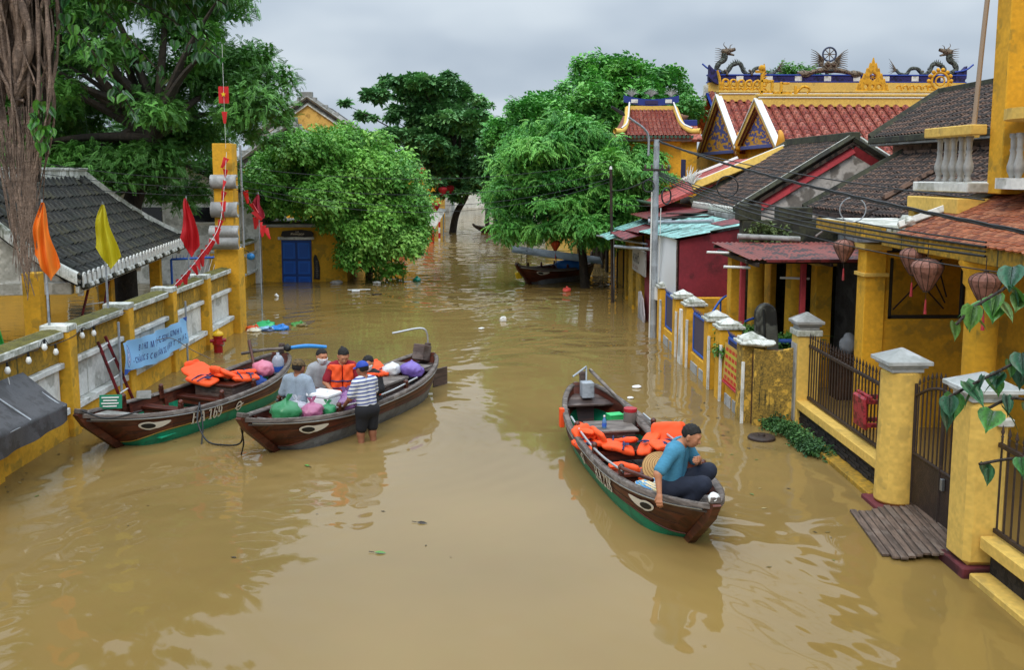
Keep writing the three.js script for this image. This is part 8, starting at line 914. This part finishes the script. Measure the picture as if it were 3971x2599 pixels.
// ---------- floating litter ----------
{ // leaf bits and specks of scum adrift, thicker along the banks
  const n = 260, im = new THREE.InstancedMesh(flat(leafShape(0.07, 0.035, 0.1, 2, 0.02)), std(0xffffff, 0.7), n), m = new THREE.Matrix4(), c = new THREE.Color(), pal = [0x4a3f22, 0x6a5a2c, 0x5a6a2a, 0x3a2f1c, 0x9a8a5a]; for (let k = 0; k < n; k++) { const bank = rnd(), x = bank < 0.35 ? -6.5 + rr(0, 0.9) * rnd() : bank < 0.65 ? 4.0 - rr(0, 1.2) * rnd() : rr(-6, 4), d = rr(9.5, 34), s = rr(0.4, 1.3); m.compose(V(x, 0.006, -d), new THREE.Quaternion().setFromEuler(new THREE.Euler(rr(-0.1, 0.1), rr(0, 6.3), rr(-0.1, 0.1))), V(s, 1, s)); im.setMatrixAt(k, m); c.set(pal[k % 5]); im.setColorAt(k, c); } im.name = 'floating_debris'; scene.add(im); tag(im, 'small leaf bits and specks drifting on the flood water', 'debris', null, 'stuff'); }
{
  const lit = (name, label, x, z, g, m, cat = 'litter') => { const o = thing(name, label, cat, [x, 0.02, z]); const [a, ...r] = [].concat(g); obj('body', a, m, o); r.forEach(q => obj('knot', q, m, o)); return o; };
  const white = std(0xe2e2e0, 0.6), knot = (s) => blob(s * 0.3, 0.4, 3, 5, 2).translate(0, s * 0.75, 0);
  lit('floating_bag', 'tied green plastic bag floating far in the street', -2.85, -36.6, [blob(0.16, 0.3, 2, 3, 3, 0.7), knot(0.16)], phys(0x23a586, 0.3, { transmission: 0.2 }), 'bag'); lit('floating_bag', 'tied red and white bag floating below the awning boat', 2.7, -33.2, [blob(0.15, 0.35, 2.4, 6, 3, 0.8), knot(0.15)], phys(0xcf5048, 0.3, {}), 'bag');
  lit('foam_box', 'small white foam box floating in mid street', 0.35, -26.5, [bx(0.16, 0.1, 0.12, 0, 0.03, 0, 0.4), bx(0.12, 0.03, 0.1, 0.01, 0.095, 0, 0.5)], white, 'box'); lit('foam_piece', 'flat white foam scrap floating left of the foam box', -0.25, -25.1, bx(0.14, 0.03, 0.1, 0, 0.01, 0, 0.9), white); lit('foam_piece', 'white foam tray with a dark stick floating right of the cafe', -4.75, -33.2, [bx(0.28, 0.06, 0.2, 0, 0.02, 0, 0.2), bar([-0.3, 0.03, -0.15], [0.5, 0.05, -0.12], 0.02)], white); lit('foam_piece', 'small white cup floating in front of the blue door', -7.2, -31.9, [cyl(0.06, 0.045, 0.1, 0, 0, 0, 10).rotateZ(0.8), blob(0.05, 0.3, 2, 3, 2)], white); lit('foam_piece', 'round white foam lump floating beyond the HA 218 boat', 2.85, -18.1, blob(0.07, 0.3, 2, 8, 2, 0.5, 1.4), white); lit('foam_piece', 'tiny pale foam bit floating beside the HA 218 boat', 2.6, -17.2, blob(0.05, 0.3, 2, 4, 2, 0.5, 1.2), white); lit('foam_piece', 'pale crumpled bag floating right of the foam tray', -4.3, -35.8, blob(0.12, 0.4, 2, 6, 2, 0.5, 1.4), white); lit('foam_piece', 'clear wrapper floating at the cafe corner', -5.9, -36.0, blob(0.16, 0.4, 2, 11, 2, 0.5, 1.3), std(0xb9b4b4, 0.4));
  lit('foam_piece', 'small brown drift stick floating in front of the cafe corner', -3.9, -32.2, bar([-0.15, 0.02, 0], [0.18, 0.03, 0.03], 0.025), M.bark);
  const C = [[-6.15, -25.6, 0x35b06a, 0.24, 'green bag in the litter heap by the pillar'], [-6.35, -25.2, 0xd9582e, 0.17, 'orange wrapper in the litter heap by the pillar'], [-6.0, -25.1, 0x8fc0dd, 0.15, 'pale blue bag in the litter heap by the pillar'], [-5.65, -25.2, 0x2f7fd0, 0.2, 'bright blue bag at the right of the litter heap'], [-6.25, -24.9, 0xe0d8c0, 0.14, 'cream wrapper in front of the litter heap'], [-5.9, -24.95, 0x3a4a6a, 0.13, 'dark blue wrapper in front of the litter heap'], [-5.3, -25.9, 0x3f8a3a, 0.16, 'green leaf clump floating right of the litter heap'], [-5.15, -25.7, 0x6a5a2a, 0.12, 'brown leaf clump floating at the far right of the litter heap']];
  C.forEach(([x, z, c, s, l], k) => lit('floating_bag', l, x, z, [blob(s, 0.45, 2.4, k + 3, 3, 0.5, 1.3), blob(s * 0.3, 0.4, 3, k, 2).translate(s * 0.4, s * 0.4, 0)], phys(c, 0.35, {}), 'bag'));
  const d = thing('sunken_disc', 'dark round cover lying awash by the peeling wall', 'cover', [4.28, 0.0, -14.5]); obj('disc', lathe([[0.001, 0.05], [0.1, 0.05], [0.13, 0.055], [0.2, 0.05], [0.22, 0.02], [0.2, -0.1], [0.001, -0.1]], 22), M.iron, d); obj('hub', cyl(0.05, 0.06, 0.03, 0, 0.05, 0, 12), M.iron, d);
  for (const [x, z, l] of [[-2.6, -13.2, 'small green leaf floating in front of the passengers boat'], [-1.3, -10.1, 'yellow green leaf floating near the lower middle'], [-0.9, -11.0, 'dark twig floating in the sky reflection'], [-3.1, -16.6, 'dark leaf spray floating between the two left boats']]) { const o = thing('floating_leaf', l, 'leaf', [x, 0.012, z], rnd() * 6); obj('leaf', place(leafShape(0.14, 0.06, 0.2, 3, 0.02), 0, 0, 0, 0, 0), l.includes('dark') ? M.bark : figM[2], o); obj('stalk', bar([0, 0, 0], [0, 0.004, -0.06], 0.004, 4), M.bark, o); }
}
// things of one kind share a group
const groupOf = { flag: 'cloth flags on poles along the left wall', bunting: 'red pennant strings round the scroll pillar', ladder: 'red metal ladders', flame_tree: 'feathery trees behind the pavilion', street_tree: 'trees along the flooded street', utility_pole: 'poles in front of the shack', cable: 'overhead wires', cable_coil: 'coils of spare cable', tiled_house: 'dark tiled houses on the right bank', street_house: 'houses farther along the street', dragon_sculpture: 'ridge dragons of the temple', ridge_fretwork: 'yellow ridge ornaments of the temple', iron_fence: 'iron railings on yellow plinths', wooden_boat: 'wooden boats on the flood water', life_jacket: 'orange life jackets in the boats', plastic_bag: 'plastic bags of cargo in the passengers boat', conical_hat: 'conical hats in the bow', person: 'people in and beside the boats', palm_plant: 'spiky plants under the red porch', floating_bag: 'plastic bags floating on the water', foam_piece: 'pale litter floating on the water', floating_leaf: 'leaves floating on the water', timber_post: 'posts in the far water', boundary_wall: 'yellow walls of the left bank' };
for (const o of scene.children) { const k = o.name.replace(/_\d{3}$/, ''); if (groupOf[k] && o.userData.label) o.userData.group = groupOf[k]; if (k === 'lantern') o.userData.group = o.userData.label.startsWith('brown') || o.userData.label.startsWith('largest') ? 'brown cloth lanterns of the veranda' : 'lanterns round the street trees'; }
renderer.render(scene, camera);
